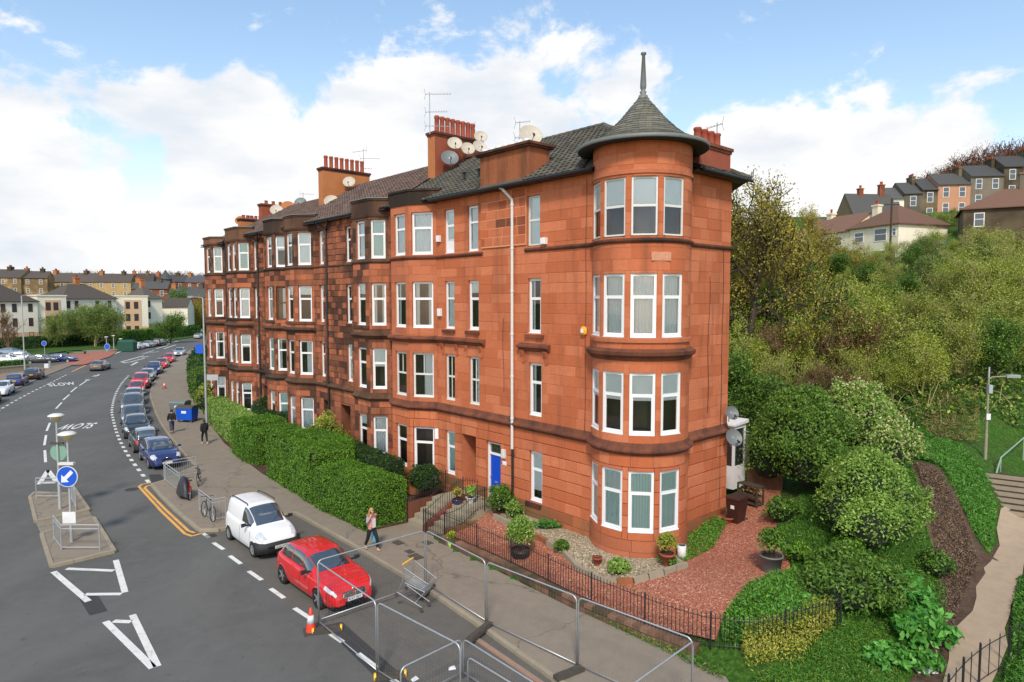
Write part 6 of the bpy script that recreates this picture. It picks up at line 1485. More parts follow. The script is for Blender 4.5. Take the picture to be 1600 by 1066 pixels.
DES = {
 'hatch': dict(L=4.3, W=1.80, wb=(.80, 3.42), wr=.33, arch=.37, B=.20,
    T=[(0,.50),(.02,.72),(.10,.92),(.3,.99),(1.6,.985),(3.0,.95),(3.12,.95),(3.5,.915),(3.9,.83),(4.12,.74),(4.22,.64),(4.28,.50),(4.3,.38)],
    R=[(.22,.98),(.40,1.18),(.62,1.36),(.85,1.415),(1.4,1.45),(2.0,1.44),(2.35,1.38),(2.75,1.17),(3.10,.955)], ws=(2.30,3.04), rw=(.26,.62), sw=[(.62,1.36),(1.42,2.20),(2.24,2.78)]),
 'small': dict(L=3.6, W=1.63, wb=(.62, 2.92), wr=.29, arch=.33, B=.19,
    T=[(0,.50),(.02,.72),(.10,.90),(.3,.95),(1.6,.95),(2.5,.94),(2.62,.94),(3.0,.88),(3.3,.79),(3.48,.68),(3.56,.52),(3.6,.36)],
    R=[(.12,.94),(.25,1.22),(.45,1.42),(.7,1.475),(1.3,1.49),(1.75,1.46),(2.1,1.32),(2.58,.945)], ws=(1.92,2.52), rw=(.15,.45), sw=[(.52,1.20),(1.28,2.18)]),
 'saloon': dict(L=4.7, W=1.84, wb=(.95, 3.78), wr=.33, arch=.37, B=.19,
    T=[(0,.50),(.02,.74),(.08,.98),(.5,1.02),(1.0,1.02),(1.8,.98),(3.3,.93),(3.9,.87),(4.3,.77),(4.55,.67),(4.66,.50),(4.7,.38)],
    R=[(.48,1.02),(.9,1.24),(1.3,1.38),(1.8,1.43),(2.3,1.42),(2.65,1.34),(3.35,.94)], ws=(2.58,3.28), rw=(.55,1.25), sw=[(.95,1.62),(1.68,2.4),(2.45,3.0)]),
 'suv': dict(L=4.5, W=1.87, wb=(.82, 3.52), wr=.37, arch=.42, B=.26,
    T=[(0,.55),(.02,.85),(.08,1.05),(.3,1.10),(1.8,1.10),(3.1,1.06),(3.2,1.06),(3.8,1.0),(4.2,.90),(4.4,.75),(4.47,.55),(4.5,.42)],
    R=[(.12,1.09),(.28,1.38),(.48,1.56),(.8,1.64),(1.6,1.68),(2.2,1.65),(2.55,1.56),(3.16,1.065)], ws=(2.48,3.1), rw=(.16,.46), sw=[(.58,1.25),(1.32,2.15),(2.2,2.85)]),
 'van': dict(L=3.96, W=1.72, wb=(.72, 3.24), wr=.30, arch=.34, B=.22,
    T=[(0,.55),(.015,.85),(.05,1.06),(.3,1.10),(2.6,1.08),(3.0,1.05),(3.1,1.04),(3.5,.95),(3.75,.84),(3.88,.70),(3.94,.54),(3.96,.40)],
    R=[(.015,1.1),(.05,1.45),(.14,1.66),(.4,1.72),(1.4,1.75),(2.0,1.74),(2.35,1.66),(2.7,1.42),(3.06,1.05)], ws=(2.25,3.02), rw=None, sw=[(2.02,2.86)]),
}
_car = {}
def car_meshes(kind):
    if kind in _car: return _car[kind]
    D = DES[kind]; Lc, W, B = D['L'], D['W'] / 2, D['B']
    Wf = lambda x: W * (1 - .17 * abs((x - Lc/2) / (Lc/2)) ** 7 - .05 * ((x - Lc/2) / (Lc/2)) ** 2 - (.10 * sm(Lc * .93, Lc, x)) - (.05 * sm(.12, 0, x)))
    def Bf(x):
        b = B + .06 * sm(Lc - .35, Lc, x) + .08 * sm(.3, 0, x)
        for wx in D['wb']:
            d = abs(x - wx)
            if d < D['arch']: b = max(b, D['wr'] - .01 + math.sqrt(D['arch'] ** 2 - d * d))
        return b
    sec = [(0, .90), (.12, .965), (.36, 1.0), (.58, .995), (.76, .972), (.90, .945), (.97, .90), (1.0, .83), (1.012, .6), (1.035, .3), (1.04, 0)]
    def low(x, t):       # t in 0..10 along the section
        T = interp(D['T'], x); b = Bf(x); b0 = B; i = min(9, int(t)); f = t - i
        (h0, w0), (h1, w1) = sec[i], sec[i + 1]; h = lerp(h0, h1, f); w_ = lerp(w0, w1, f); z = b0 + (T - b0) * h
        if z < b and t < 7: z = b + (z - b0) * .02
        return Vector((x, Wf(x) * w_, z))
    gsec = [(0, .865), (.28, .835), (.6, .775), (.84, .71), (.95, .63), (1.0, .45), (1.02, .22), (1.025, 0)]
    def up_(x, t):
        T = interp(D['T'], x); R = interp(D['R'], x); i = min(6, int(t)); f = t - i; (h0, w0), (h1, w1) = gsec[i], gsec[i + 1]; h = lerp(h0, h1, f); w_ = lerp(w0, w1, f)
        return Vector((x, Wf(x) * w_, T - .02 + (R - T + .02) * h))
    def loft(fn, x0, x1, nx_, t0, t1, nt, off=0.0, extra=()):
        mb = MB(); xs = sorted(set([lerp(x0, x1, i / nx_) for i in range(nx_ + 1)] + [x for x in extra if x0 < x < x1])); g = []
        for x in xs:
            row = []
            for j in range(nt + 1):
                t = lerp(t0, t1, j / nt); p = fn(x, t)
                if off:
                    e = .01; a = fn(min(x1 + .3, x + e), t) - fn(x - e, t); b = fn(x, min(t + .05, 10 if fn is low else 7)) - fn(x, max(0, t - .05)); n = a.cross(b)
                    if n.length > 1e-9: n.normalize(); n = n if (n.y * p.y > 0 or n.z > 0.2) else -n; p = p + n * off
                row.append(p)
            g.append(row)
        for s in (1, -1):
            vs = [(p.x, p.y * s, p.z) for row in g for p in row]; k = nt + 1; fs = []
            for i in range(len(xs) - 1):
                for j in range(nt): q = (i*k+j, (i+1)*k+j, (i+1)*k+j+1, i*k+j+1); fs.append(q if s == -1 else q[::-1])
            mb.add(vs, fs)
        return mb
    def half(mb, s): # keep one side only
        n = len(mb.v) // 2; o = MB(); o.v = mb.v[:n] if s > 0 else mb.v[n:]; h = len(mb.f) // 2
        o.f = mb.f[:h] if s > 0 else [tuple(i - n for i in f) for f in mb.f[h:]]; o.m = [0] * len(o.f); return o
    arch_x = [wx + D['arch'] * math.cos(a) for wx in D['wb'] for a in [math.pi * k / 14 for k in range(15)]]
    out = {}
    tx = [x for x, _ in D['T']] + [.005, Lc - .002, Lc - .01, Lc - .05]
    body = loft(low, 0, Lc, 60, 0, 10, 20, extra=arch_x + tx)
    rx = [x for x, _ in D['R']]; gh = loft(up_, D['R'][0][0], D['R'][-1][0], 34, 0, 7, 14, extra=rx); body.add(gh.v, gh.f)
    for xe in (0, Lc):      # close the ends
        pts = [low(xe, t / 2) for t in range(21)]; vs = [(p.x, p.y, p.z) for p in pts] + [(p.x, -p.y, p.z) for p in reversed(pts)]; body.add(vs, [tuple(range(len(vs)))])
    out['body'] = body; out['pt'] = (low, up_, loft, half)
    u = MB(); u.box(.15, Lc - .15, -W * .80, W * .80, B - .02, .62); out['under'] = u
    _car[kind] = (D, out); return _car[kind]
def finish(mb, name, m, root, smooth=True):
    o = mb.build(name, m, root, smooth); bm = bmesh.new(); bm.from_mesh(o.data); bmesh.ops.remove_doubles(bm, verts=bm.verts[:], dist=.0015); bmesh.ops.recalc_face_normals(bm, faces=bm.faces[:]); bm.to_mesh(o.data); bm.free()
    return o
def wheel_meshes(r, rim, five):
    t = MB(); t.M = Matrix.Rotation(math.pi / 2, 4, 'X'); t.lathe([(r * .62, -.10), (r * .9, -.105), (r, -.08), (r, .08), (r * .9, .105), (r * .62, .10)], 26)
    m = MB(); m.M = t.M; m.lathe([(r * .66, -.09), (r * .66, .09), (r * .60, .10), (r * .58, .07), (0, .05)], 20) if not five else m.lathe([(r * .66, -.09), (r * .66, .095), (r * .60, .095), (r * .58, .03), (0, .02)], 20)
    sp = MB(); sp.M = t.M
    for k in range(5 if five else 8):
        a = 2 * math.pi * k / (5 if five else 8); ca_, sa = math.cos(a), math.sin(a); sp.bar((0, 0, .07), (ca_ * r * .62, sa * r * .62, .085), .055 if five else .04, .03, up=(0, 0, 1))
    sp.lathe([(.05, .06), (.05, .1), (0, .1)], 10); return t.mesh('tyre', m_tyre, True), m.mesh('rim', m_under if five else rim, True), sp.mesh('spokes', rim, False)
_wm = {}
def make_car(kind, loc, heading, body, label, group, front='round', plate='', lamp=None, dark_rim=False, rails=False, roofmat=None, vanpanels=False, rearp=None, detail=True, fast=False, name='parked_car', cat='car', plate_col=None):
    D, out = car_meshes(kind); low, up_, loft, half = out['pt']; Lc, W = D['L'], D['W'] / 2
    root = empty(name, (loc[0], loc[1], loc[2] if len(loc) > 2 else 0.0), heading, label, cat, group)
    key = (kind, body.name, front, vanpanels, rails, roofmat.name if roofmat else '', dark_rim, lamp.name if lamp else '')
    sh = lambda mb: mb
    def add(nm, mb, m, smooth=True, par=None):
        k = key + (nm, len(root_parts)); root_parts.append(nm)
        if k not in _wm:
            me = mb().mesh(nm, m, smooth); bm = bmesh.new(); bm.from_mesh(me)
            for v in bm.verts: v.co.x -= Lc / 2
            bmesh.ops.remove_doubles(bm, verts=bm.verts[:], dist=.0012); bmesh.ops.recalc_face_normals(bm, faces=bm.faces[:]); bm.to_mesh(me); bm.free(); _wm[k] = me
        return link(nm, _wm[k], par or root)
    root_parts = []
    bo = add('body', lambda: out['body'], body)
    add('underbody', lambda: out['under'], m_under, False)
    x0, x1 = D['ws']; add('windscreen', lambda: loft(up_, x0 + .03, x1 - .02, 12, 3.75, 7, 10, .008), m_carglass)
    if D['rw']: a, b = D['rw']; add('rear_window', lambda: loft(up_, a + .03, b - .03, 8, 3.8, 7, 8, .008), m_carglass)
    for s in (1, -1):
        for (a, b) in D['sw']: add('side_window', lambda a=a, b=b, s=s: half(loft(up_, a, b, 10, .35, 3.45, 6, .007), s), m_carglass)
        # door seams and handles
        for xs in ([D['sw'][-1][0] - .03, D['sw'][-1][1] + .12] if len(D['sw']) > 1 or kind == 'van' else []):
            add('door_seam', lambda xs=xs, s=s: half(loft(low, xs - .009, xs + .009, 1, 1.2, 6.9, 8, .003), s), m_under)
        for xs in [b_[0] + .1 for b_ in D['sw'][-2:]]: add('door_handle', lambda xs=xs, s=s: half(loft(low, xs, xs + .16, 2, 5.0, 5.25, 1, .02), s), body if kind != 'van' else m_trim)
        add('sill_trim', lambda s=s: half(loft(low, D['wb'][0] + D['arch'] + .02, D['wb'][1] - D['arch'] - .02, 4, .0, .7, 2, .012), s), m_trim)
        la = dict(round=(Lc - .62, Lc - .16, 4.6, 7.2), slim=(Lc - .52, Lc - .07, 4.5, 6.2), tall=(Lc - .52, Lc - .14, 4.2, 7.6))[front]
        add('headlight', lambda s=s: half(loft(low, la[0], la[1], 8, la[2], la[3], 5, .012), s), lamp or m_lampg)
        add('tail_light', lambda s=s: half(loft(low, .02, .22, 6, 3.8, 6.2, 4, .012), s) if kind != 'van' else half(loft(low, .02, .10, 3, 3.5, 6.0, 3, .012), s), m_tail)
        mm = MB(); mx_ = D['ws'][1] - .28; zz = interp(D['T'], mx_) + .06
        def mir(s=s, mx_=mx_, zz=zz):
            q = MB(); q.box(mx_ - .05, mx_ + .04, s * W * .86 if s > 0 else s * (W + .02), s * (W + .02) if s > 0 else s * W * .86, zz - .02, zz + .03)
            a, b = sorted((s * (W + .0), s * (W + .18))); q.add([(mx_-.05,a,zz-.05),(mx_+.06,a,zz-.03),(mx_+.06,a,zz+.08),(mx_-.05,a,zz+.1),(mx_-.05,b,zz-.03),(mx_+.03,b,zz-.01),(mx_+.03,b,zz+.07),(mx_-.05,b,zz+.09)], [(0,1,2,3),(4,7,6,5),(0,4,5,1),(1,5,6,2),(2,6,7,3),(3,7,4,0)]); return q
        add('wing_mirror', mir, m_trim if kind == 'van' or body in (P_red,) else body, False)
        if rails: add('roof_rail', lambda s=s: (lambda q: (q.tube([(.5, s * W * .62, 1.78), (1.2, s * W * .64, 1.81), (2.1, s * W * .64, 1.80)], .02, 6), q.tube([(.5, s*W*.62, 1.70), (.5, s*W*.62, 1.78)], .02, 5), q.tube([(2.1, s*W*.64, 1.72), (2.1, s*W*.64, 1.80)], .02, 5), q)[-1])(MB()), m_trim)
    def front_bar(z0, z1, wf, ex, d=.03):
        def f():
            q = MB(); n = 12; vs = []
            for i in range(n + 1):
                y = lerp(-1, 1, i / n) * W * wf; xx = Lc - .0 - .24 * abs(y / W) ** 3.2 + ex; vs += [(xx - d, y, z0), (xx, y, z0), (xx, y, z1), (xx - d, y, z1)]
            fs = []
            for i in range(n): fs += [(i*4+j, i*4+(j+1) % 4, i*4+4+(j+1) % 4, i*4+4+j) for j in range(4)]
            q.add(vs, fs + [(0, 1, 2, 3), (n*4+3, n*4+2, n*4+1, n*4)]); return q
        return f
    if kind == 'van': add('front_bumper', front_bar(.24, .64, 1.0, .07, .35), m_trim); add('grille', front_bar(.44, .54, .6, .085), m_under)
    else:
        add('lower_grille', front_bar(.26, .37, .72, .012), m_under)
        for s in (-.21, .21) if kind == 'hatch' and body is P_red else (0,):
            wg = .19 if s else .30
            def gr(s=s, wg=wg):
                q = MB(); zc = interp(D['T'], Lc - .12) - .11; q.M = Matrix.Translation((Lc - .055, s, zc)) @ Matrix.Rotation(R_(-14), 4, 'Y')
                pr = [(-wg, -.05), (-wg * .85, -.085), (wg * .85, -.085), (wg, -.05), (wg * .92, .06), (wg * .7, .085), (-wg * .7, .085), (-wg * .92, .06)]
                q.add([(0.0, y, z) for y, z in pr] + [(.05, y, z) for y, z in pr], [tuple(range(8)), tuple(range(15, 7, -1))] + [(i, (i+1) % 8, 8+(i+1) % 8, 8+i) for i in range(8)]); return q
            add('grille', gr, m_under, False)
            if detail:
                def grc(s=s, wg=wg):
                    q = MB(); zc = interp(D['T'], Lc - .12) - .11; q.M = Matrix.Translation((Lc - .0, s, zc)) @ Matrix.Rotation(R_(-14), 4, 'Y')
                    q.tube([(0, y, z) for y, z in [(-wg, -.05), (-wg * .85, -.085), (wg * .85, -.085), (wg, -.05), (wg * .92, .06), (wg * .7, .085), (-wg * .7, .085), (-wg * .92, .06)]], .011, 5, closed=True)
                    for i in range(9): y = lerp(-wg * .8, wg * .8, i / 8); q.bar((.0, y, -.08), (.0, y, .08), .008, .008)
                    return q
                add('grille_surround', grc, m_chrome if front == 'slim' else m_trim, False)
    if kind != 'van': add('bonnet_seam', lambda: loft(low, D['ws'][1] + .10, Lc - .22, 8, 6.75, 6.85, 1, .003), m_under); add('bumper_seam', lambda: loft(low, Lc - .34, Lc - .325, 1, 1.0, 5.5, 8, .003), m_under)
    # plates
    for xe, hd, mt in ((Lc + (.085 if kind == 'van' else .02), 0, m_platew), (-.012, math.pi, m_platey)):
        pz = .47 if kind == 'van' and not hd else .42 if not hd else .72
        q = MB(); q.box(-.01, .01, -.26, .26, -.055, .055); k = ('plate', mt.name)
        if k not in _wm: _wm[k] = q.mesh('number_plate', mt)
        pl = link('number_plate', _wm[k], root, (xe - Lc / 2, 0, pz), (0, 0, hd))
        if plate and not hd:
            tx = link('registration', flat_text(plate, .075, m_black, 'registration', .46), pl, (.0125, 0, 0)); tx.rotation_euler = (math.pi / 2, 0, math.pi / 2)
    # badge
    bd = ('badge',)
    if bd not in _wm: q = MB(); q.M = Matrix.Rotation(R_(62), 4, 'Y'); q.lathe([(.045, 0), (.045, .012), (0, .016)], 14); _wm[bd] = q.mesh('badge', m_chrome, True)
    link('badge', _wm[bd], root, (Lc/2 - (.10 if kind != 'van' else .14), 0, interp(D['T'], Lc - .12) + .01 if kind != 'van' else .74))
    wk = (D['wr'], dark_rim); 
    if ('w',) + wk not in _wm: _wm[('w',) + wk] = wheel_meshes(D['wr'], m_rim, dark_rim)
    ty, ri, sp = _wm[('w',) + wk]
    for wx in D['wb']:
        for s in (1, -1):
            wr_ = link('wheel', ty, root, (wx - Lc / 2, s * (W - .115), D['wr']), (0, 0, 0 if s < 0 else math.pi)); link('rim', ri, wr_); link('spokes', sp, wr_)
    if roofmat:
        add('roof_skin', lambda: loft(up_, D['R'][2][0], D['ws'][0], 10, 3.9, 7, 6, .006), roofmat)
    add('wiper', lambda: (lambda q: (q.tube([up_(x1 - .03, 6.6) + Vector((.02, 0, .03)), up_(x1 - .2, 4.9) + Vector((.01, 0, .025))], .009, 4), q)[-1])(MB()), m_trim)
    return root
def head(u0, v0, u1, v1):            # heading from rear (u0,v0) to front (u1,v1)
    a = L(u0, v0); b = L(u1, v1); return math.atan2((b - a).y, (b - a).x)
G1 = 'cars parked along the kerb'; G2 = 'cars parked on the left'
make_car('hatch', L(5.95, 9.88), head(8, 9.9, 4, 9.82), P_red, 'bright red hatchback parked in front of the white van beside the mesh fencing', G1, 'slim', 'K27 BJY', m_lampg, True)
make_car('van', L(11.65, 9.82), head(13, 9.84, 10, 9.8), P_white, 'small white van with roof rails and black bumpers behind the red hatchback', 'vans parked along the kerb', 'tall', 'SG68 WPZ', m_lampg, False, True, name='parked_van', cat='van')
line = [(29.2, 9.15), (34.2, 8.85), (39.6, 8.1), (45.0, 7.1), (50.6, 5.95), (56.4, 4.6), (62.4, 3.0), (68.8, 1.1), (75.4, -1.1), (82.5, -3.6), (90.5, -6.6), (99, -9.8), (112, -15)]
cs = [('hatch', 1, P_dblue, 'dark blue hatchback facing the camera by the bicycle rails', 'tall'), ('small', -1, P_char, 'small dark car with a pale roof seen from behind, round red lamp', 'tall'), ('hatch', 1, P_blk, 'black hatchback with a pale windscreen third from the bicycle rails', 'round'), ('saloon', 1, P_grey, 'grey saloon fourth from the bicycle rails', 'round'),
      ('suv', 1, P_grey, 'dark grey tall car fifth from the bicycle rails', 'tall'), ('hatch', 1, P_lblue, 'pale blue-grey car tucked before the two red cars', 'round'), ('small', 1, P_red, 'small red car with big mirrors, the nearer of two red cars nose to tail', 'round'), ('suv', 1, P_red, 'taller red car, the farther of two red cars nose to tail', 'round'),
      ('hatch', 1, P_sil, 'silver car just beyond the two red cars', 'round'), ('suv', 1, P_dblue, 'dark blue tall car beyond the silver one', 'round'), ('hatch', 1, P_red, 'red hatchback alone by the overgrown hedge', 'round'), ('small', 1, P_red, 'farthest red car in the row by the kerb', 'round'), ('hatch', 1, P_sil, 'last silver car at the far end of the parked row', 'round')]
for i, ((u_, v_), (kd, dr, pm_, lb, fr_)) in enumerate(zip(line, cs)):
    a = line[max(0, i - 1)]; b = line[min(len(line) - 1, i + 1)]; h_ = head(b[0], b[1], a[0], a[1]); h_ += math.pi if dr < 0 else 0
    make_car(kd, L(u_, v_), h_, pm_, lb, G1, fr_, roofmat=(P_sil if i == 1 else None), detail=i < 4)
def car_px(kd, px, py, hd, pm_, lb, gr_=G2, **k): p = gp(px, py); return make_car(kd, p, hd, pm_, lb, gr_, **k)
c_ = gp(158, 581); make_car('saloon', gp(157, 578), head(90, 3, 98, -.6), P_brz, 'bronze-grey car driving away along the road', None, 'round', detail=False, name='moving_car')
dl = head(60, 12, 70, 9.4)
car_px('saloon', 53, 592, dl, P_blk, 'black saloon parked nose-out at the left kerb', detail=False); car_px('hatch', 27, 602, dl, P_dblue, 'dark blue hatchback with a yellow rear plate at the left kerb', detail=False)
car_px('hatch', 3, 617, dl + math.pi, P_wht, 'white hatchback cut by the left edge of the picture', detail=False); car_px('suv', -22, 632, dl + math.pi, P_sil, 'silver car mostly outside the left edge', detail=False)
for px, py, kd, pm_, hd, lb in ((95, 566, 'saloon', P_dblue, .15, 'navy car at the right end of the car park'), (66, 568, 'hatch', P_char, .3, 'dark grey hatchback second from the right in the car park'), (38, 566, 'suv', P_wht, .35, 'white tall car in the middle of the car park'), (14, 568, 'saloon', P_wht, .25, 'white saloon in the car park behind the grass bank'),
                               (20, 556, 'hatch', P_lblue, .1, 'pale blue car at the back of the car park'), (-8, 562, 'hatch', P_grey, .2, 'grey car at the back left of the car park')):
    car_px(kd, px, py, hd, pm_, lb, 'cars in the car park', detail=False)
hb = head(150, -20, 160, -26)
for px, py, kd, pm_, lb in ((216, 546, 'hatch', P_wht, 'white hatchback parked beyond the green shelter'), (233, 543, 'saloon', P_sil, 'pale silver car parked behind the white hatchback'), (249, 540.5, 'suv', P_char, 'dark tall car parked last by the far hedge'), (312, 521, 'hatch', P_wht, 'white car glimpsed past the end of the terrace'), (311, 529, 'saloon', P_sil, 'silver car glimpsed low past the end of the terrace')):
    car_px(kd, px, py, hb, pm_, lb, 'cars parked far up the street', detail=False)
# ================================================================== fences, rails, steps
def rot2(v, a): return (v[0] * math.cos(a) - v[1] * math.sin(a), v[0] * math.sin(a) + v[1] * math.cos(a))
_hp = {}
def heras(A, B, label, h=2.0, z0=.08, group='mesh fencing panels round the roadworks', lean=0.0, mesh=True, name='temporary_fence', r=.021):
    A = Vector(A[:2]); B = Vector(B[:2]); d = B - A; l = d.length; an = math.atan2(d.y, d.x)
    o = empty(name, (A.x, A.y, z0), an, label, 'temporary fence', group); k = (round(l, 2), h, mesh)
    if k not in _hp:
        q = MB(); R0 = .16; pts = [(0, 0, 0)] + [(0, 0, h - R0)] + [(R0 - R0 * math.cos(a), 0, h - R0 + R0 * math.sin(a)) for a in [math.pi / 2 * i / 5 for i in range(1, 6)]]
        pts += [(l - x, y, z) for x, y, z in reversed(pts)]; q.tube(pts, r, 8); b = MB(); b.tube([(r, 0, .14), (l - r, 0, .14)], r * .85, 8)
        m = MB()
        if mesh:
            n = int(l / .10)
            for i in range(1, n): x = l * i / n; m.add([(x - .0008, 0, .14), (x + .0008, 0, .14), (x + .0008, 0, h - .02), (x - .0008, 0, h - .02)], [(0, 1, 2, 3)])
            n = int(h / .26)
            for i in range(1, n): z = .14 + (h - .16) * i / n; m.add([(.02, 0, z - .001), (l - .02, 0, z - .001), (l - .02, 0, z + .001), (.02, 0, z + .001)], [(0, 1, 2, 3)])
        _hp[k] = (q.mesh('frame', m_galv, True), b.mesh('bottom_rail', m_galv, True), m.mesh('wire_mesh', m_galv) if mesh else None)
    for nm, me in zip(('frame', 'bottom_rail', 'wire_mesh'), _hp[k]):
        if me: c = link(nm, me, o); (tag(c, kind='stuff') if nm == 'wire_mesh' else None)
    o.rotation_euler = (lean, 0, an); return o
T_ = lambda px, py, z=2.08: tuple(gp(px, py, z)[:2])
heras(T_(496, 876), T_(663, 829), 'mesh panel crossing in front of the red hatchback')
heras(T_(497, 878), T_(587, 940), 'short-looking mesh panel along the bay line beside the traffic cone')
heras(T_(666, 829), T_(758, 876), 'mesh panel over the pavement nearest the stone steps')
heras(T_(761, 878), T_(901, 932), 'mesh panel in the middle of the pavement line')
heras(T_(904, 933), T_(1082, 998), 'mesh panel at the right end of the pavement line')
heras(T_(590, 941), T_(719, 1008), 'mesh panel continuing along the bay line to the bottom of the picture')
heras(T_(1083, 1002), T_(985, 1072), 'mesh panel turning back across the pavement at the bottom')
heras(T_(626, 1043, 1.1), T_(721, 997, 1.1), 'low tubular barrier nearest the bottom edge, left of the pair', 1.05, .03, 'low barriers')
heras(T_(724, 997, 1.1), T_(838, 1068, 1.1), 'low tubular barrier running to the bottom edge, right of the pair', 1.05, .03, 'low barriers')
heras(T_(731, 1025, .95), T_(812, 1074, .95), 'lowest barrier standing inside the pair', .9, .03, 'low barriers')
m_yp = plain('yellow_plastic_cap', srgb(238, 186, 40), .5); m_rub = plain('recycled_rubber', srgb(74, 68, 60), .9, var=.3); m_or = plain('orange_cone', (.72, .055, .025), .5); m_wsl = plain('white_sleeve', (.72, .72, .72), .5)
def foot(A, B, label, caps=True):
    A, B = Vector(A), Vector(B); d = B - A; o = empty('ballast_block', (*((A + B) / 2).xy, A.z), math.atan2(d.y, d.x), label, 'ballast block', 'feet of the mesh fencing'); l = d.length
    q = MB(); q.box(-l/2, l/2, -.11, .11, 0, .10); q.box(-l/2 + .06, -.08, -.08, .08, .10, .13); q.box(.08, l/2 - .06, -.08, .08, .10, .13); q.build('block', m_rub, o)
    if caps:
        for s in (-1, 1): q = MB(); q.M = Matrix.Translation((s * (l/2 + .0), 0, .07)) @ Matrix.Rotation(math.pi/2, 4, 'Y'); q.lathe([(0, -.03), (.10, -.03), (.10, .03), (0, .03)], 12); q.build('end_cap', m_yp, o)
foot(gp(489, 990, .01), gp(533, 984, .01), 'rubber fence foot with yellow ends beside the traffic cone'); foot(gp(586, 1062, .01), gp(633, 1056, .01), 'rubber fence foot with yellow ends at the bottom of the bay line')
foot(gp(733, 1003, .13), gp(766, 976, .13), 'dark fence foot standing across the kerb', False); foot(gp(868, 1063, .13), gp(910, 1046, .13), 'dark fence foot on the pavement near the bottom edge', False)
foot(gp(655, 935, .13), gp(676, 916, .13), 'dark fence foot hidden behind the shopping trolley', False); foot(gp(1062, 1100, .13), gp(1100, 1088, .13), 'dark fence foot below the right end of the fencing', False)
def cone(p, h, label):
    o = empty('traffic_cone', p, .4, label, 'traffic cone', 'traffic cones'); k = h / .75
    q = MB(); q.box(-.21*k, .21*k, -.21*k, .21*k, 0, .05*k); q.build('base', m_rub, o)
    q = MB(); q.lathe([(.15*k, .05*k), (.115*k, .3*k), (.062*k, .56*k), (.03*k, .75*k), (0, .75*k)], 20); q.build('body', m_or, o, True)
    q = MB(); q.lathe([(.117*k, .3*k), (.119*k, .3*k), (.075*k, .53*k), (.07*k, .53*k)], 20); q.build('reflective_sleeve', m_wsl, o, True)
cone(gp(486, 988), .76, 'orange and white traffic cone at the corner of the mesh fencing'); cone(gp(257, 607, .12), .75, 'small orange cone far along the pavement by the hedges')
# plank and litter in the gutter
q = MB(); a, b = gp(745, 1000, .02), gp(850, 1072, .02); q.bar((a.x, a.y, .04), (b.x, b.y, .04), .15, .05); tag(q.build_top('plank', plain('pinkish_timber', srgb(150, 122, 104), .9, var=.2)), 'pinkish timber plank lying along the kerb behind the low barriers', 'plank')
for px, py, lb in ((706, 1045, 'white plastic cup lying on the road inside the fencing'), (648, 1062, 'flattened white litter by the lowest fence foot'), (546, 807, 'small white litter at the foot of the nearest hedge')):
    q = MB(); p = gp(px, py, .02); q.M = Matrix.Translation(p) @ Matrix.Rotation(random.random() * 3, 4, 'Z'); q.add([(-.11,-.05,0),(.1,-.07,0),(.13,.05,0),(-.07,.08,0),(-.07,-.03,.07),(.06,-.04,.05),(.07,.03,.06),(-.04,.04,.05)], [(0,3,2,1),(4,5,6,7),(0,1,5,4),(1,2,6,5),(2,3,7,6),(3,0,4,7)]); tag(q.build_top('litter', m_white), lb, 'litter', 'litter')
q = MB(); p = gp(1445, 1048, .3); p.z = hgt(p.x, p.y) + .04; q.M = Matrix.Translation(p); 
for i in range(7): q.box(-.25 + .07*i, -.2 + .07*i + .04, -.12 + .05 * math.sin(i*2), .1 + .05 * math.cos(i*3), 0, .03 + .02 * (i % 2))
tag(q.build_top('paper_litter', m_white), 'crumpled white paper on the earth beside the footpath', 'litter', 'litter')
# manhole covers
for px, py, s_ in ((650, 870, .3), (622, 848, .25), (668, 848, .22), (640, 862, .2)):
    p = gp(px, py, .125); q = MB(); q.M = Matrix.Translation((p.x, p.y, .122)) @ Matrix.Rotation(ROT, 4, 'Z'); q.box(-s_, s_, -s_ * .7, s_ * .7, 0, .008); q.box(-s_+.03, s_-.03, -s_*.7+.03, s_*.7-.03, .008, .014); q.build('access_cover', m_rub, pave)
# shopping trolley on its nose across the kerb
tr = empty('shopping_trolley', gp(644, 944, .12), 0, 'wire shopping trolley with a yellow handle tipped over the kerb inside the fencing', 'shopping trolley')
m_wire = plain('zinc_wire', (.5, .52, .53), .35, .7)
TM = Matrix.Scale(1.12, 4) @ Matrix.Rotation(R_(-25), 4, 'Z') @ Matrix.Translation((0, 0, .1)) @ Matrix.Rotation(R_(20), 4, 'Y')
q = MB(); q.M = TM; top = [(-.45, -.28, .98), (.42, -.22, .90), (.42, .22, .90), (-.45, .28, .98)]; bot = [(-.30, -.2, .52), (.36, -.16, .58), (.36, .16, .58), (-.30, .2, .52)]
q.tube(top, .012, 6, closed=True); q.tube(bot, .009, 5, closed=True)
for f in range(4):
    a, b, c, d = map(Vector, (top[f], top[(f+1) % 4], bot[(f+1) % 4], bot[f]))
    for i in range(0, 10): q.tube([a.lerp(b, i/9), d.lerp(c, i/9)], .0045, 3)
    for j in range(1, 5): q.tube([a.lerp(d, j/5), b.lerp(c, j/5)], .0045, 3)
a, b, c, d = map(Vector, bot)
for i in range(9): q.tube([a.lerp(d, i/8), b.lerp(c, i/8)], .0045, 3)
q.build('basket', m_wire, tr)
q = MB(); q.M = TM
for s in (-1, 1): q.tube([(-.5, .25*s, 1.02), (-.36, .24*s, .55), (-.42, .25*s, .16), (.44, .2*s, .14)], .013, 6); q.tube([(.36, .17*s, .58), (.2, .2*s, .15)], .011, 6)
q.build('chassis', m_wire, tr); q = MB(); q.M = TM; q.tube([(-.52, -.27, 1.04), (-.52, .27, 1.04)], .022, 8); q.build('handle', m_yp, tr)
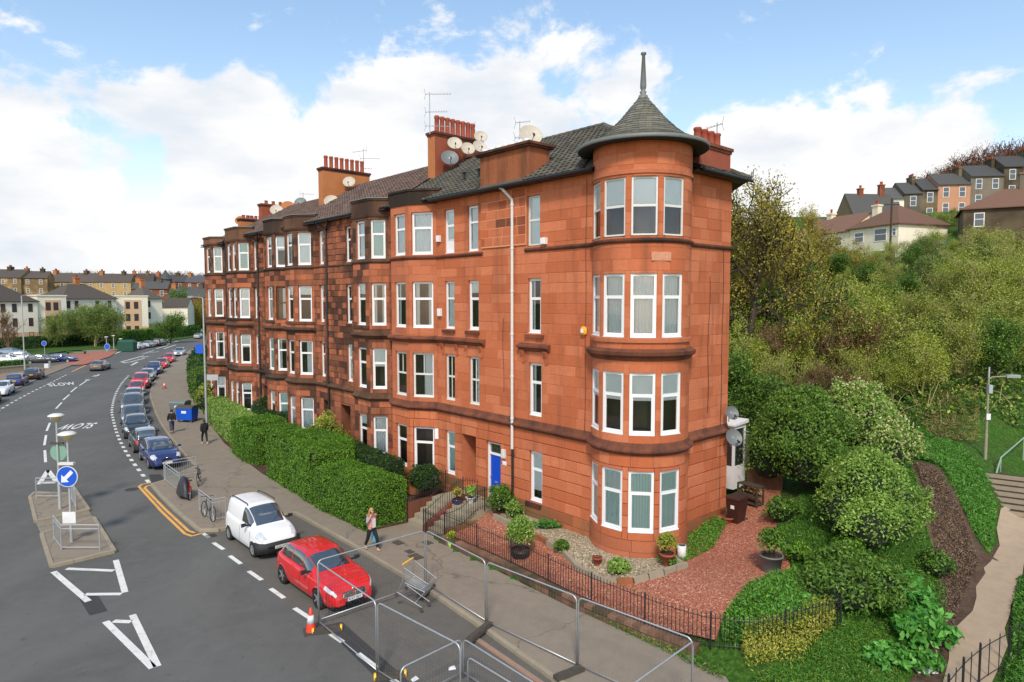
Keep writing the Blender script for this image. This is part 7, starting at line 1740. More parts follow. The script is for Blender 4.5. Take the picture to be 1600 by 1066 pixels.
for x, y in ((-.42, -.25), (-.42, .25), (.44, -.2), (.44, .2)): q = MB(); q.M = TM @ Matrix.Translation((x, y, .06)) @ Matrix.Rotation(math.pi/2, 4, 'X'); q.lathe([(0, -.012), (.06, -.012), (.06, .012), (0, .012)], 12); q.build('castor', m_rub, tr)
# ---------------- guard rails
def guardrail(A, B, label, h=1.0, z0=.12, group='galvanised guard rails', bars=True):
    A, B = Vector(A[:2]), Vector(B[:2]); d = B - A; l = d.length; o = empty('guard_rail', (A.x, A.y, z0), math.atan2(d.y, d.x), label, 'guard rail', group)
    for x in (0, l): q = MB(); q.tube([(x, 0, -.05), (x, 0, h)], .027, 8); q.build('post', m_galv, o)
    for z in (h, h * .84, .1): q = MB(); q.tube([(0, 0, z), (l, 0, z)], .024 if z == h else .018, 8); q.build('rail', m_galv, o)
    if bars:
        n = max(2, int(l / .11))
        for i in range(1, n): q = MB(); q.tube([(l*i/n, 0, .1), (l*i/n, 0, h * .84)], .006, 4); q.build('bar', m_galv, o)
    return o
gb = lambda px, py, z=.12: gp(px, py, z)
guardrail(gb(257, 751), gb(281, 770), 'guard rail in front of the covered bicycle'); guardrail(gb(259, 749), gb(307, 741), 'guard rail across the front of the dark blue hatchback')
guardrail(gb(312, 798), gb(333, 815), 'guard rail to the left of the white van'); guardrail(gb(333, 815), gb(353, 811), 'short return of guard rail behind the white van')
guardrail(gb(96, 859), gb(156, 859), 'guard rail along the front of the traffic island', bars=False); guardrail(gb(84.5, 843), gb(96, 859), 'short side guard rail at the front left of the traffic island')
guardrail(gb(57, 778), gb(92, 778), 'guard rail at the far end of the traffic island', bars=False); guardrail(gb(112, 780), gb(119, 797), 'short side guard rail at the far right of the traffic island')
# ---------------- bicycles
def bicycle(p, hd, m, label, lean=0.0, cover=False, s=1.0):
    o = empty('bicycle', p, hd, label, 'bicycle', 'bicycles on the guard rails'); o.rotation_euler = (lean, 0, hd); r = .34
    for x in (-.5, .52):
        q = MB(); q.tube([(x + r * math.cos(a), 0, r + r * math.sin(a)) for a in [2*math.pi*i/24 for i in range(24)]], .02, 6, closed=True); w_ = q.build('wheel', m_tyre, o)
        q = MB()
        for i in range(12): a = 2*math.pi*i/12; q.tube([(x, 0, r), (x + r * math.cos(a), 0, r + r * math.sin(a))], .002, 3, caps=False)
        q.tube([(x, -.05, r), (x, .05, r)], .02, 8); q.build('spokes', m_galv, w_)
    q = MB(); bb = (-.06, 0, .30); st = (-.2, 0, .78); hd_ = (.33, 0, .80); q.tube([bb, st, (-.22, 0, .92)], .017, 6); q.tube([st, hd_], .017, 6); q.tube([bb, (.36, 0, .68)], .019, 6); q.tube([(.31, 0, .88), (.37, 0, .66), (.52, 0, r)], .017, 6)
    for s_ in (-.05, .05): q.tube([st, (-.5, s_, r), bb], .01, 5)
    q.build('frame', m, o); q = MB(); q.tube([(.28, -.28, .98), (.31, -.1, .96), (.31, .1, .96), (.28, .28, .98)], .013, 6); q.tube([(.31, 0, .86), (.31, 0, .96)], .014, 6); q.build('handlebar', m_black, o)
    q = MB(); q.lathe([(0, .95), (.07, .95), (.10, .93), (.08, .91), (0, .91)], 10, cx=-.24); q.build('saddle', m_black, o)
    q = MB(); q.lathe([(0, -.01), (.09, -.01), (.09, .01), (0, .01)], 12); q.v = [(a - .06, c, b + .30) for a, b, c in q.v]; q.build('chainring', m_galv, o)
    return o
bicycle(gp(293, 778, .12), R_(125), P_red, 'pinkish-red bicycle locked to the guard rail, half under a black cover', .12); bicycle(gp(312, 756, .12), R_(110), P_char, 'dark bicycle parked behind the covered one', -.1)
bicycle(gp(325, 811, .12), R_(135), P_char, 'dark bicycle chained inside the guard rail left of the van', .1)
q = MB(); cp = gp(288, 777, .12); n = 12; rows = []
for j, (z, w_, t_) in enumerate([(.2, .82, .34), (.5, .74, .28), (.75, .6, .22), (.95, .42, .16), (1.03, .24, .07)]):
    rows.append([(w_ * math.cos(2*math.pi*i/n) * (1 + .08 * math.sin(i * 2.3 + j)), t_ * math.sin(2*math.pi*i/n) * (1 + .1 * math.cos(i * 3 + j)), z + .05 * math.sin(i * 1.7) * (j == 0)) for i in range(n)])
vs = [p for r_ in rows for p in r_]; q.M = Matrix.Translation(cp) @ Matrix.Rotation(R_(125), 4, 'Z'); q.add(vs, [(j*n+i, j*n+(i+1) % n, (j+1)*n+(i+1) % n, (j+1)*n+i) for j in range(4) for i in range(n)] + [tuple(range(4*n, 5*n))])
tag(q.build_top('bicycle_cover', plain('black_nylon', (.025, .026, .03), .5), True), 'black nylon cover draped over the bicycle by the guard rail', 'cover')
# ---------------- stone steps, landing and railings of the corner tenement
ls_ = empty('entrance_steps', L(7.9, 3.2, .12), ROT, 'two short flights of stone steps up to the close and the blue door', 'steps')
rl = lambda u, v: (7.9 - u, 3.2 - v)
def sbox(par, nm, m, u0, u1, v0, v1, z0, z1):
    q = MB(); x0, x1 = sorted((7.9 - u0, 7.9 - u1)); y0, y1 = sorted((3.2 - v0, 3.2 - v1)); q.box(x0, x1, y0, y1, z0 - .12, z1 - .12); return q.build(nm, m, par)
m_step = plain('worn_step_stone', srgb(150, 140, 118), .9, var=.22, scale=3, bump=.3)
for i in range(5):
    for (ua, ub, sh) in ((8.05, 9.35, 0), (6.55, 7.85, 0)):
        o = sbox(ls_, 'step', m_step, ua, ub, 4.15 - .32 * i - .36 + sh, 4.15 - .32 * i + sh, .05, .12 + .185 * (i + 1))
sbox(ls_, 'landing', m_step, 6.5, 9.4, 1.15, 2.58, .1, 1.05)
q = MB(); q.add([(7.9 - 8.03, 3.2 - 4.3, 0), (7.9 - 7.87, 3.2 - 4.3, 0), (7.9 - 7.87, 3.2 - 2.0, 0), (7.9 - 8.03, 3.2 - 2.0, 0), (7.9 - 8.03, 3.2 - 4.3, .28), (7.9 - 7.87, 3.2 - 4.3, .28), (7.9 - 7.87, 3.2 - 2.5, 1.16), (7.9 - 8.03, 3.2 - 2.5, 1.16), (7.9 - 8.03, 3.2 - 2.0, 1.18), (7.9 - 7.87, 3.2 - 2.0, 1.18)],
    [(0,3,2,1),(0,1,5,4),(4,5,6,7),(7,6,9,8),(1,2,9,6,5),(0,4,7,8,3),(2,3,8,9)]); q.build('sloping_kerb', plain('red_painted_stone', srgb(120, 62, 50), .7, var=.2), ls_)
sbox(ls_, 'side_wall', m_stoneB2, 9.4, 9.62, 1.2, 4.1, 0, 1.0); sbox(ls_, 'side_wall', m_plinth, 6.36, 6.54, 2.0, 4.3, 0, .62)
for e_ in (): pass
_bar = {}
def railing(line, zf, h, label, group='black iron railings', step=.125, post=2.1, name='railing', finial=False):
    """line in (u,v)"""
    P = [Vector(l2(*p)) for p in line]; o = empty(name, (P[0].x, P[0].y, zf(P[0].x, P[0].y)), 0, label, 'railing', group); c = o.location
    if h not in _bar:
        q = MB(); q.tube([(0, 0, 0), (0, 0, h)], .012, 5); q.lathe([(.0, h - .01), (.016, h), (.0, h + .05)], 5); w_ = MB(); w_.tube([(0, 0, -.1), (0, 0, h + .04)], .028, 6); w_.lathe([(.0, h + .02), (.035, h + .06), (0, h + .11)], 6); _bar[h] = (q.mesh('bar', m_black), w_.mesh('post', m_black))
    d = 0; k = 0
    for zo in (h - .1, .08):
        pts = []
        for a, b in zip(P, P[1:]):
            n = max(1, int((b - a).length / .4)); pts += [a.lerp(b, i / n) for i in range(n)]
        pts.append(P[-1]); q = MB(); q.tube([(p.x - c.x, p.y - c.y, zf(p.x, p.y) - c.z + zo) for p in pts], .012, 5); q.build('rail', m_black, o)
    nxt = 0.0; pn = 0.0; tot = 0
    for a, b in zip(P, P[1:]):
        l = (b - a).length
        while nxt <= tot + l:
            p = a.lerp(b, (nxt - tot) / l); isp = nxt >= pn
            if isp: pn += post
            link('post' if isp else 'bar', _bar[h][1 if isp else 0], o, (p.x - c.x, p.y - c.y, zf(p.x, p.y) - c.z)); nxt += step
        tot += l
    return o
zstep = lambda x, y: (lambda v: .12 + .95 * min(1, max(0, (4.25 - v) / 1.75)))(uv_of((x, y, 0))[1])
zt_ = lambda x, y: zstep(x, y) + .12
railing([(7.95, 4.3), (7.95, 2.5), (7.95, 2.0), (7.3, 1.75)], zt_, .85, 'iron railing climbing between the two flights of entrance steps'); railing([(9.45, 4.15), (9.45, 2.5), (9.45, 1.9)], zt_, .86, 'iron railing on the hedge side of the entrance steps')
railing([(6.45, 4.3), (6.45, 2.5), (6.45, 1.7)], lambda x, y: max(.5, zstep(x, y)), .87, 'iron railing on the garden side of the entrance steps'); railing([(7.8, 4.3), (6.5, 4.35)], lambda x, y: .14, .98, 'iron gate across the foot of the flight to the blue door')
fl_ = spline([(6.4, 4.35), (4.0, 4.28), (1.5, 4.35), (-1.2, 4.5), (-3.6, 4.42), (-5.2, 4.2), (-6.3, 3.75), (-7.0, 3.0), (-7.5, 2.0), (-7.8, 1.0)], 5)
# low coped wall under the railings
m_wst = sandstone('mossy_wall_stone', srgb(120, 88, 70), srgb(132, 100, 80), srgb(70, 66, 48), .5, .6)
gw = empty('garden_wall', L(0, 4.4, .1), 0, 'low mossy stone wall and coping under the long iron railings', 'wall'); c = gw.location
pts_ = [Vector(l2(*p)) for p in spline([(6.5, 4.42), (4.0, 4.36), (1.5, 4.44), (-1.2, 4.6), (-3.6, 4.52), (-5.3, 4.3)], 8)]
for a, b in zip(pts_, pts_[1:]):
    q = MB(); z = random.uniform(-.012, .012); q.bar((a.x - c.x, a.y - c.y, .12 + z), (a.lerp(b, .97).x - c.x, a.lerp(b, .97).y - c.y, .12 + z), .26, .26); q.build('wall_stone', m_wst, gw)
    q = MB(); q.bar((a.x - c.x, a.y - c.y, .30 + z), (a.lerp(b, .985).x - c.x, a.lerp(b, .985).y - c.y, .30 + z), .34, .11); q.build('coping_stone', m_wst, gw)
railing(fl_, lambda x, y: max(.42, hgt(x, y)), .92, 'long black iron railing curving round the gravel garden', post=2.0)
pr = spline([(-11.6, -3.4), (-11.3, -1.5), (-11.0, 0), (-10.85, 1.4), (-10.8, 3.4)], 3); railing(pr, lambda x, y: hgt(x, y), 1.0, 'iron railing along the footpath at the bottom right corner', post=1.1, step=.55)
# ---------------- pots and garden things
def pot(p, prof, m, label, plant=None, pm=None, psize=.05, n=500, lift=0, ph=.3, pr_=.3, name='plant_pot', cat='plant pot'):
    z = hgt(p[0], p[1]) + lift; o = empty(name, (p[0], p[1], z), 0, label, cat, 'pots and planters'); q = MB(); q.lathe(prof, 20); q.build('pot', m, o, True); zt = prof[-2][1] if len(prof) > 3 else prof[-1][1]
    zt = max(b for _, b in prof); q = MB(); rr = max(a for a, _ in prof) * .86; q.lathe([(rr, zt - .05), (0, zt - .03)], 14); q.build('compost', m_soil, o)
    if plant:
        X, D = clump((0, 0, zt + ph * .8), (pr_, pr_, ph), n, .9); V, F = leaf_quads(X, psize * (.6 + rng.random(n) * .8), .35 if plant == 'spiky' else .5, D if plant == 'spiky' else None, .6); link('plant', np_mesh('plant', V, F, pm or m_green), o)
        q = MB()
        for i in range(10): a = random.uniform(0, 6.28); q.tube([(0, 0, zt - .05), (math.cos(a) * pr_ * .7, math.sin(a) * pr_ * .7, zt + ph * 1.3)], [.012, .004], 4)
        q.build('stems', m_bark, o)
    return o
PT = [(.15, 0), (.17, .02), (.24, .36), (.27, .36), (.27, .43), (.23, .43)]
pot(gp(1042, 892, .75), PT, m_pot, 'large terracotta pot with an olive-green shrub at the foot of the tower', 'bush', m_spring, .05, 700, .12, .4, .34)
pot(gp(1065, 878, .75), [(.14, 0), (.15, .01), (.15, .42), (.13, .42)], m_cream, 'tall white cylindrical pot beside the large terracotta one', lift=.12)
pot(gp(933, 880, .75), [(.1, 0), (.17, .25), (.19, .25), (.19, .3), (.16, .3)], m_pot, 'small terracotta pot half buried in the pebble bed', lift=.1)
pot(gp(1204, 917, .65), [(.27, 0), (.28, .02), (.36, .5), (.38, .5), (.38, .54), (.34, .54)], m_lead, 'big round grey metal planter holding a dark bush on the gravel', 'bush', m_green, .05, 1500, .04, .5, .45)
pot(gp(813, 858, .7), [(.3, 0), (.36, .2), (.38, .3), (.34, .3)], m_black, 'dark planter with a large grey-green bush in front of the railings', 'bush', m_light, .05, 3200, .04, .7, .55)
pot(gp(705, 832, .7), [(.1, 0), (.15, .22), (.13, .22)], plain('lime_plastic', srgb(140, 190, 50), .5), 'lime green pot with yellow foliage at the corner of the steps', 'bush', m_spring, .05, 260, .05, .25, .2)
for u_, v_, z_, m, pmn, lb, pl in ((7.45, 2.15, 1.05, m_cream, m_light, 'white urn with spiky grey leaves on the landing by the close', 'spiky'), (7.7, 2.7, 1.0, P_dblue, m_gold, 'dark blue glazed pot with small yellow flowers on the landing', 'bush')):
    p = L(u_, v_); o = pot((p.x, p.y), [(.13, 0), (.2, .22), (.24, .26), (.2, .26)], m, lb, pl, pmn, .11 if pl == 'spiky' else .05, 220, 0, .3, .26); o.location.z = z_
pot(gp(1137, 826, 1.0), [(.14, 0), (.2, .2), (.24, .2), (.24, .25), (.2, .25)], m_pot, 'shallow terracotta trough against the side wall', lift=.03)
p = L(10.6, 2.35); shrub(p.x, p.y, [(0, 0, .78, .82, .78, .75)], m_hedged, 'round clipped ball bush between the bay window and the steps', 6500, .045, None, z=1.0 - .35, core=True)
for u_, v_, ls, mt, nn, lb in ((5.9, 1.75, [(0, 0, .5, .62, .5, .6), (.4, .1, .35, .4, .4, .4)], m_green, 3800, 'rounded green bush below the blue door beside the downpipe'), (5.0, 1.7, [(0, 0, .3, .4, .35, .4)], m_light, 900, 'grey-green lavender clump next to the rounded bush'),
        (1.55, 2.55, [(0, 0, .15, .33, .3, .26)], m_green, 900, 'small green clump on the edge of the pebble bed'), (-1.15, 2.55, [(0, 0, .2, .4, .35, .32)], m_light, 1500, 'fresh green hydrangea clump below the tower window'), (-2.2, 1.2, [(0, 0, .15, .32, .4, .25)], m_green, 900, 'low green clump beside the white cylindrical pot'), (3.2, 1.6, [(0, 0, .12, .6, .25, .2)], m_euon, 800, 'low spreading green weeds along the foot of the wall')):
    p = L(u_, v_); shrub(p.x, p.y, ls, mt, lb, nn, .045, 'small bushes round the tower', zoff=.1)
# bin, shelf, fence and porch behind the side wall
bn = empty('wheelie_bin', gp(1151, 820, 1.15), ROT - .1, 'dark brown wheelie bin against the side wall', 'wheelie bin'); bn.location.z = hgt(bn.location.x, bn.location.y); m_bin = plain('brown_bin_plastic', srgb(62, 34, 28), .5)
q = MB(); q.add([(-.22,-.26,.04),(.22,-.26,.04),(.22,.2,.04),(-.22,.2,.04),(-.28,-.34,.98),(.28,-.34,.98),(.28,.32,.98),(-.28,.32,.98)], [(0,3,2,1),(4,5,6,7),(0,1,5,4),(1,2,6,5),(2,3,7,6),(3,0,4,7)]); q.build('body', m_bin, bn)
q = MB(); q.add([(-.3,-.37,.98),(.3,-.37,.98),(.3,.36,.98),(-.3,.36,.98),(-.28,-.34,1.04),(.28,-.34,1.04),(.27,.32,1.09),(-.27,.32,1.09)], [(0,3,2,1),(4,5,6,7),(0,1,5,4),(1,2,6,5),(2,3,7,6),(3,0,4,7)]); q.build('lid', m_bin, bn)
q = MB(); q.box(-.07, .09, -.325, -.31, .6, .74); q.build('number', m_white, bn)
for s in (-1, 1): q = MB(); q.M = Matrix.Translation((s * .24, .26, .1)) @ Matrix.Rotation(math.pi/2, 4, 'Y'); q.lathe([(0, -.03), (.1, -.03), (.1, .03), (0, .03)], 12); q.build('wheel', m_rub, bn)
sh_ = empty('garden_shelf', gp(1172, 792, 1.4), ROT - .2, 'low dark wooden staging with dead plants beside the brown bin', 'shelf'); sh_.location.z = hgt(sh_.location.x, sh_.location.y)
for z in (.12, .45, .85): q = MB(); q.box(-.5, .5, -.22, .22, z, z + .05); q.build('shelf', m_bark, sh_)
for x in (-.47, .47):
    for y in (-.2, .2): q = MB(); q.box(x-.03, x+.03, y-.03, y+.03, 0, .9); q.build('leg', m_bark, sh_)
for x in (-.3, .05, .35): X, D = clump((x, 0, .62), (.18, .15, .14), 120, .9); V, F = leaf_quads(X, .05, .4); link('plant', np_mesh('plant', V, F, m_straw), sh_)
tf = empty('timber_fence', L(-.6, -7.1, 1.6), ROT + .1, 'brown timber gate panel closing the path behind the side wall', 'fence')
for i in range(12): q = MB(); q.box(.0 + .13 * i, .12 + .13 * i, 0, .025, 0, 1.35 + random.uniform(-.02, .02)); q.build('board', plain('brown_stained_timber', srgb(92, 62, 38), .8, var=.3), tf)
q = MB(); q.box(0, 1.56, .025, .07, .3, .4); q.build('rail', m_bark, tf)
pc_ = empty('porch', L(-.45, -6.2, 1.7), ROT, 'white plastic porch just showing behind the side wall', 'porch')
q = MB(); q.box(-1.6, 0, 0, 1.0, 0, 1.0); q.box(-1.6, 0, 0, 1.0, 2.65, 2.8); q.box(-.1, 0, 0, .1, 1, 2.65); q.box(-1.6, -1.5, 0, .1, 1, 2.65); q.box(-.1, 0, .9, 1.0, 1, 2.65); q.box(-.62, -.52, 0, .08, 1, 2.65); q.build('frame', m_white, pc_)
q = MB(); q.add([(-1.6, .04, 1), (-.05, .04, 1), (-.05, .04, 2.65), (-1.6, .04, 2.65)], [(0, 1, 2, 3)]); q.add([(-.04, .04, 1), (-.04, .95, 1), (-.04, .95, 2.65), (-.04, .04, 2.65)], [(0, 1, 2, 3)]); q.build('pane', m_carglass, pc_)
q = MB(); q.add([(-1.7, -.15, 2.8), (.08, -.1, 2.8), (.08, 1.1, 2.85), (-1.7, 1.1, 2.85), (-1.7, -.1, 2.88), (.08, -.1, 2.88), (.08, 1.1, 3.0), (-1.7, 1.1, 3.0)], [(0,3,2,1),(4,5,6,7),(0,1,5,4),(1,2,6,5),(2,3,7,6),(3,0,4,7)]); q.build('roof', m_white, pc_)
tf2 = empty('timber_fence', yp(1163, 672, 33.5) - Vector((0, 0, 1.3)), 1.05, 'weathered fence with a pale capping sloping up behind the porch', 'fence')
for i in range(16): q = MB(); q.box(.2 * i, .19 + .2 * i, 0, .03, -1.2, 1.2 - .04 * i); q.build('board', plain('weathered_board', srgb(106, 88, 64), .9, var=.3), tf2)
q = MB(); q.bar((0, .0, 1.23), (3.2, 0, .6), .09, .05); q.build('capping', m_cream, tf2)
# handrail by the footpath steps
hr = empty('handrail', gp(1558, 790, .9), 0, 'pale green tubular handrail beside the footpath steps', 'handrail'); q = MB()
b0 = hr.location; ptsr = [(1556, 742, 1.9), (1564, 715, 2.1), (1600, 684, 3.2), (1640, 650, 4.6)]
W3 = []; 
for (px, py, z_), Y in zip(ptsr, (30.2, 30.9, 33.4, 36.5)): W3.append(yp(px, py, Y) - b0)
q.tube([(W3[0].x, W3[0].y, 0.0)] + W3, .035, 8); q.build('rail', plain('pale_green_paint', srgb(138, 160, 140), .5), hr)
for w3 in W3[1:]: q = MB(); q.tube([(w3.x, w3.y, w3.z), (w3.x, w3.y, w3.z - 1.25)], .03, 8); q.build('post', plain('pale_green_paint', srgb(138, 160, 140), .5), hr)
# ================================================================== lamps, signs
def lamp(p, h, label, arm=None, head='flat', r=(.075, .045), group='street lamps', m=m_alu, hd=0.0, name='street_lamp'):
    o = empty(name, p, hd, label, 'street lamp', group); q = MB(); q.tube([(0, 0, -.1), (0, 0, 1.2), (0, 0, 1.21), (0, 0, h)], [r[0], r[0], r[0] * .75, r[1]], 10); q.build('column', m, o)
    if arm:
        q = MB(); q.tube([(0, 0, h - .1), (.15, 0, h + .02), (arm, 0, h - .02 + .08 * arm)], .03, 8); q.build('arm', m, o); x = arm; z = h + .06 * arm
        q = MB(); q.box(x - .1, x + .55, -.11, .11, z - .05, z + .06); q.box(x - .05, x + .5, -.13, .13, z + .02, z + .08); o2 = q.build('lantern', m_galv, o); q = MB(); q.box(x + .05, x + .5, -.09, .09, z - .07, z - .05); q.build('lens', m_lampg, o2)
    if head == 'bowl':
        q = MB(); q.lathe([(.06, h), (.10, h + .03), (.25, h + .22), (.27, h + .25)], 18); q.build('bowl', plain('yellowed_diffuser', srgb(196, 188, 130), .4), o, True); q = MB(); q.lathe([(.27, h + .25), (.34, h + .27), (.34, h + .31), (.2, h + .38), (0, h + .4)], 20); q.build('canopy', m_cream, o, True)
    return o
la = lamp(gp(94, 795, .12), 4.15, 'slim lamp with a bowl head at the back of the traffic island', head='bowl', group='bowl lamps on the traffic island', r=(.07, .04)); lb_ = lamp(gp(112, 846, .12), 4.15, 'bowl-headed lamp nearer the camera carrying the blue arrow sign', head='bowl', group='bowl lamps on the traffic island', r=(.06, .04))
def disc_sign(parent, z, r, face, off, back=False, white=None, hd=0.0):
    q = MB(); q.M = Matrix.Translation((off[0], off[1], z)) @ Matrix.Rotation(hd, 4, 'Z') @ Matrix.Rotation(math.pi / 2, 4, 'X'); q.lathe([(0, 0), (r, 0), (r, .02), (0, .02)], 28); s = q.build('sign_plate', m_alu if back else m_wsl, parent)
    if not back:
        q = MB(); q.M = Matrix.Translation((off[0], off[1] - .012 - .01, z)) @ Matrix.Rotation(hd, 4, 'Z') @ Matrix.Rotation(math.pi / 2, 4, 'X'); q.lathe([(0, .0), (r * .93, .0), (r * .93, .006), (0, .006)], 28); q.build('blue_face', face, s)
    return s
m_sblue = plain('sign_blue', srgb(20, 86, 196), .4, var=.03)
sg = disc_sign(lb_, 2.72, .43, m_sblue, (0, -.09)); hdv = gp(112, 846); 
q = MB(); q.M = Matrix.Translation((0, -.124, 2.72)) @ Matrix.Rotation(R_(-45), 4, 'Y'); 
q.add([(-.34, 0, 0), (-.1, 0, .21), (-.1, 0, .075), (.3, 0, .075), (.3, 0, -.075), (-.1, 0, -.075), (-.1, 0, -.21)], [(6, 5, 4, 3, 2, 1, 0)]); q.v = [(x, y, z) for x, y, z in q.v]; q.build('arrow', m_wsl, sg)
q = MB(); q.box(-.3, .3, -.16, -.02, 3.2, 3.3); q.build('sign_light', m_cream, lb_); q = MB(); q.box(-.27, .27, -.1, -.06, .78, 1.25); q.build('white_plate', m_wsl, lb_)
sb = disc_sign(la, 2.68, .40, m_sblue, (0, .08), back=True); q = MB(); q.M = Matrix.Translation((0, .055, 2.68)) @ Matrix.Rotation(math.pi / 2, 4, 'X'); q.lathe([(0, 0), (.395, 0), (.395, .008), (0, .008)], 28); q.build('painted_back', plain('grey_green_paint', srgb(122, 160, 140), .5), sb); q = MB(); q.box(-.3, .3, -.06, .04, 3.1, 3.18); q.build('sign_light', m_rub, la)
pl_ = gp(1537, 766, .8); pl_.z = hgt(pl_.x, pl_.y)
rl_ = lamp(pl_, yp(1543, 590, pl_.y).z - pl_.z, 'tall weathered lamp post standing on the grass beside the footpath steps', arm=.9, m=plain('weathered_pole', srgb(146, 140, 118), .7, var=.2, scale=3)); q = MB(); hh = yp(1543, 590, pl_.y).z - pl_.z; q.box(-.03, .15, -.1, .1, hh - .75, hh - .35); q.tube([(0, 0, hh - .1), (0, 0, hh + .5)], .04, 8); q.build('control_box', m_alu, rl_); q = MB(); q.box(-.1, .1, -.11, -.09, 1.9, 2.2); q.build('label_plate', m_wsl, rl_)
tl = lamp(gp(323, 666, .12), 10.0, 'very tall grey lamp post in front of the terrace by the long hedge', m=m_galv, r=(.12, .06), arm=1.2, hd=R_(150)); q = MB(); q.box(-1.0, -.12, -.02, .02, 3.6, 4.05); q.M = None; q.build('bus_stop_plate', m_alu, tl, rot=(0, 0, R_(30)))
q = MB(); q.box(-.7, -.1, -.02, .02, 5.7, 6.4); q.build('blue_plate', m_sblue, tl, rot=(0, 0, R_(-150)))
for px, py, top, lb, ar, hd_ in ((39, 580, 462, 'lamp post left of the cream flats at the car park', 2.2, 0), (249, 528, 460, 'lamp post in front of the right-hand flats', 2.0, 0)):
    p = gp(px, py, .12); lamp(p, yp(px, top, p.y).z - .12, lb, arm=ar, hd=hd_, m=m_galv, r=(.12, .07))
for px, py, top, lb in ((167, 549, 526, 'left of the two small globe lamps by the crossing'), (178, 546, 524, 'right of the two small globe lamps by the crossing'), (189, 547, 529, 'third small lamp beside the green shelter')):
    p = gp(px, py, .12); lamp(p, yp(px, top, p.y).z - .5, lb, head='bowl', group='small lamps by the crossing', r=(.08, .06))
bb = empty('belisha_beacon', gp(262, 536, .12), 0, 'black and white striped beacon post with an orange globe', 'beacon'); 
for i in range(8): q = MB(); q.tube([(0, 0, .45 * i), (0, 0, .45 * i + .44)], .09, 8); q.build('band', m_wsl if i % 2 else m_black, bb)
q = MB(); q.lathe([(0, 3.6), (.2, 3.7), (.27, 3.85), (.2, 4.0), (0, 4.1)], 12); q.build('globe', plain('amber_globe', srgb(240, 170, 40), .3), bb, True)
def simple_sign(p, z, r, m, label, arrow=True):
    o = empty('road_sign', p, 0, label, 'road sign', 'small blue road signs'); q = MB(); q.tube([(0, 0, 0), (0, 0, z + r)], .04, 6); q.build('post', m_alu, o); disc_sign(o, z, r, m, (0, -.07))
simple_sign(gp(70, 555, .12), 2.1, .45, m_sblue, 'round blue sign on a post at the edge of the car park'); simple_sign(gp(168, 549, .12), .9, .55, m_sblue, 'tilted round blue sign at the mouth of the crossing')
gs = empty('bus_shelter', gp(196, 549, .12), 0, 'dark green rounded street cabinet beside the parked white hatchback', 'cabinet'); q = MB(); q.box(-1.5, 1.5, 0, 1.4, 0, 1.7); q.add([(-1.55, -.05, 1.7), (1.55, -.05, 1.7), (1.2, .3, 2.15), (-1.2, .3, 2.15), (-1.55, 1.45, 1.7), (1.55, 1.45, 1.7), (1.2, 1.1, 2.15), (-1.2, 1.1, 2.15)], [(0,1,2,3),(4,7,6,5),(3,2,6,7),(0,3,7,4),(1,5,6,2)]); q.build('body', plain('dark_green_paint', srgb(20, 74, 56), .4), gs)
gs.name = 'street_cabinet'
pb = empty('park_bench', gp(118, 553, .14), 0, 'long low green bench block on the park lawn', 'bench'); q = MB(); q.box(-1.7, 1.7, 0, .5, .35, .45); q.build('seat', m_hedgeP if False else plain('bench_green', srgb(60, 92, 70), .7), pb); q = MB(); q.box(-1.6, -1.5, 0, .5, 0, .35); q.box(1.5, 1.6, 0, .5, 0, .35); q.build('leg', m_rub, pb)
jb = tag(MB().box(-.3, .3, -.2, .2, 0, .6).build('utility_box', m_white, None, loc=gp(74, 575, .12)), 'small white utility box on the left pavement', 'utility box')
# wheeled refuse containers
def container(p, hd, m, label):
    o = empty('refuse_container', p, hd, label, 'refuse container', 'wheeled refuse containers'); q = MB(); q.add([(-.62,-.42,.2),(.62,-.42,.2),(.62,.42,.2),(-.62,.42,.2),(-.68,-.52,1.15),(.68,-.52,1.15),(.68,.52,1.15),(-.68,.52,1.15)], [(0,3,2,1),(4,5,6,7),(0,1,5,4),(1,2,6,5),(2,3,7,6),(3,0,4,7)]); q.build('body', m, o)
    q = MB()
    for i in range(6): a0, a1 = math.pi * i / 6, math.pi * (i + 1) / 6; q.add([(-.7, -.54 * math.cos(a0), 1.15 + .2 * math.sin(a0)), (.7, -.54 * math.cos(a0), 1.15 + .2 * math.sin(a0)), (.7, -.54 * math.cos(a1), 1.15 + .2 * math.sin(a1)), (-.7, -.54 * math.cos(a1), 1.15 + .2 * math.sin(a1))], [(0, 1, 2, 3)])
    for x in (-.7, .7): q.add([(x, -.54 * math.cos(math.pi * i / 6), 1.15 + .2 * math.sin(math.pi * i / 6)) for i in range(7)], [tuple(range(7))])
    q.build('lid', m_rub if m is not m_lead else m_lead, o); q = MB(); q.box(-.2, .2, -.505, -.48, .75, .95); q.build('label', m_wsl, o)
    for x in (-.5, .5):
        for y in (-.35, .35): q = MB(); q.M = Matrix.Translation((x, y, .1)) @ Matrix.Rotation(math.pi / 2, 4, 'X'); q.lathe([(0, -.03), (.1, -.03), (.1, .03), (0, .03)], 10); q.build('castor', m_rub, o)
container(gp(293, 659, .12), ROT + .75, m_sblue, 'blue wheeled refuse container by the long hedge'); container(gp(282, 650, .12), ROT + .75, m_lead, 'grey wheeled refuse container behind the blue one')
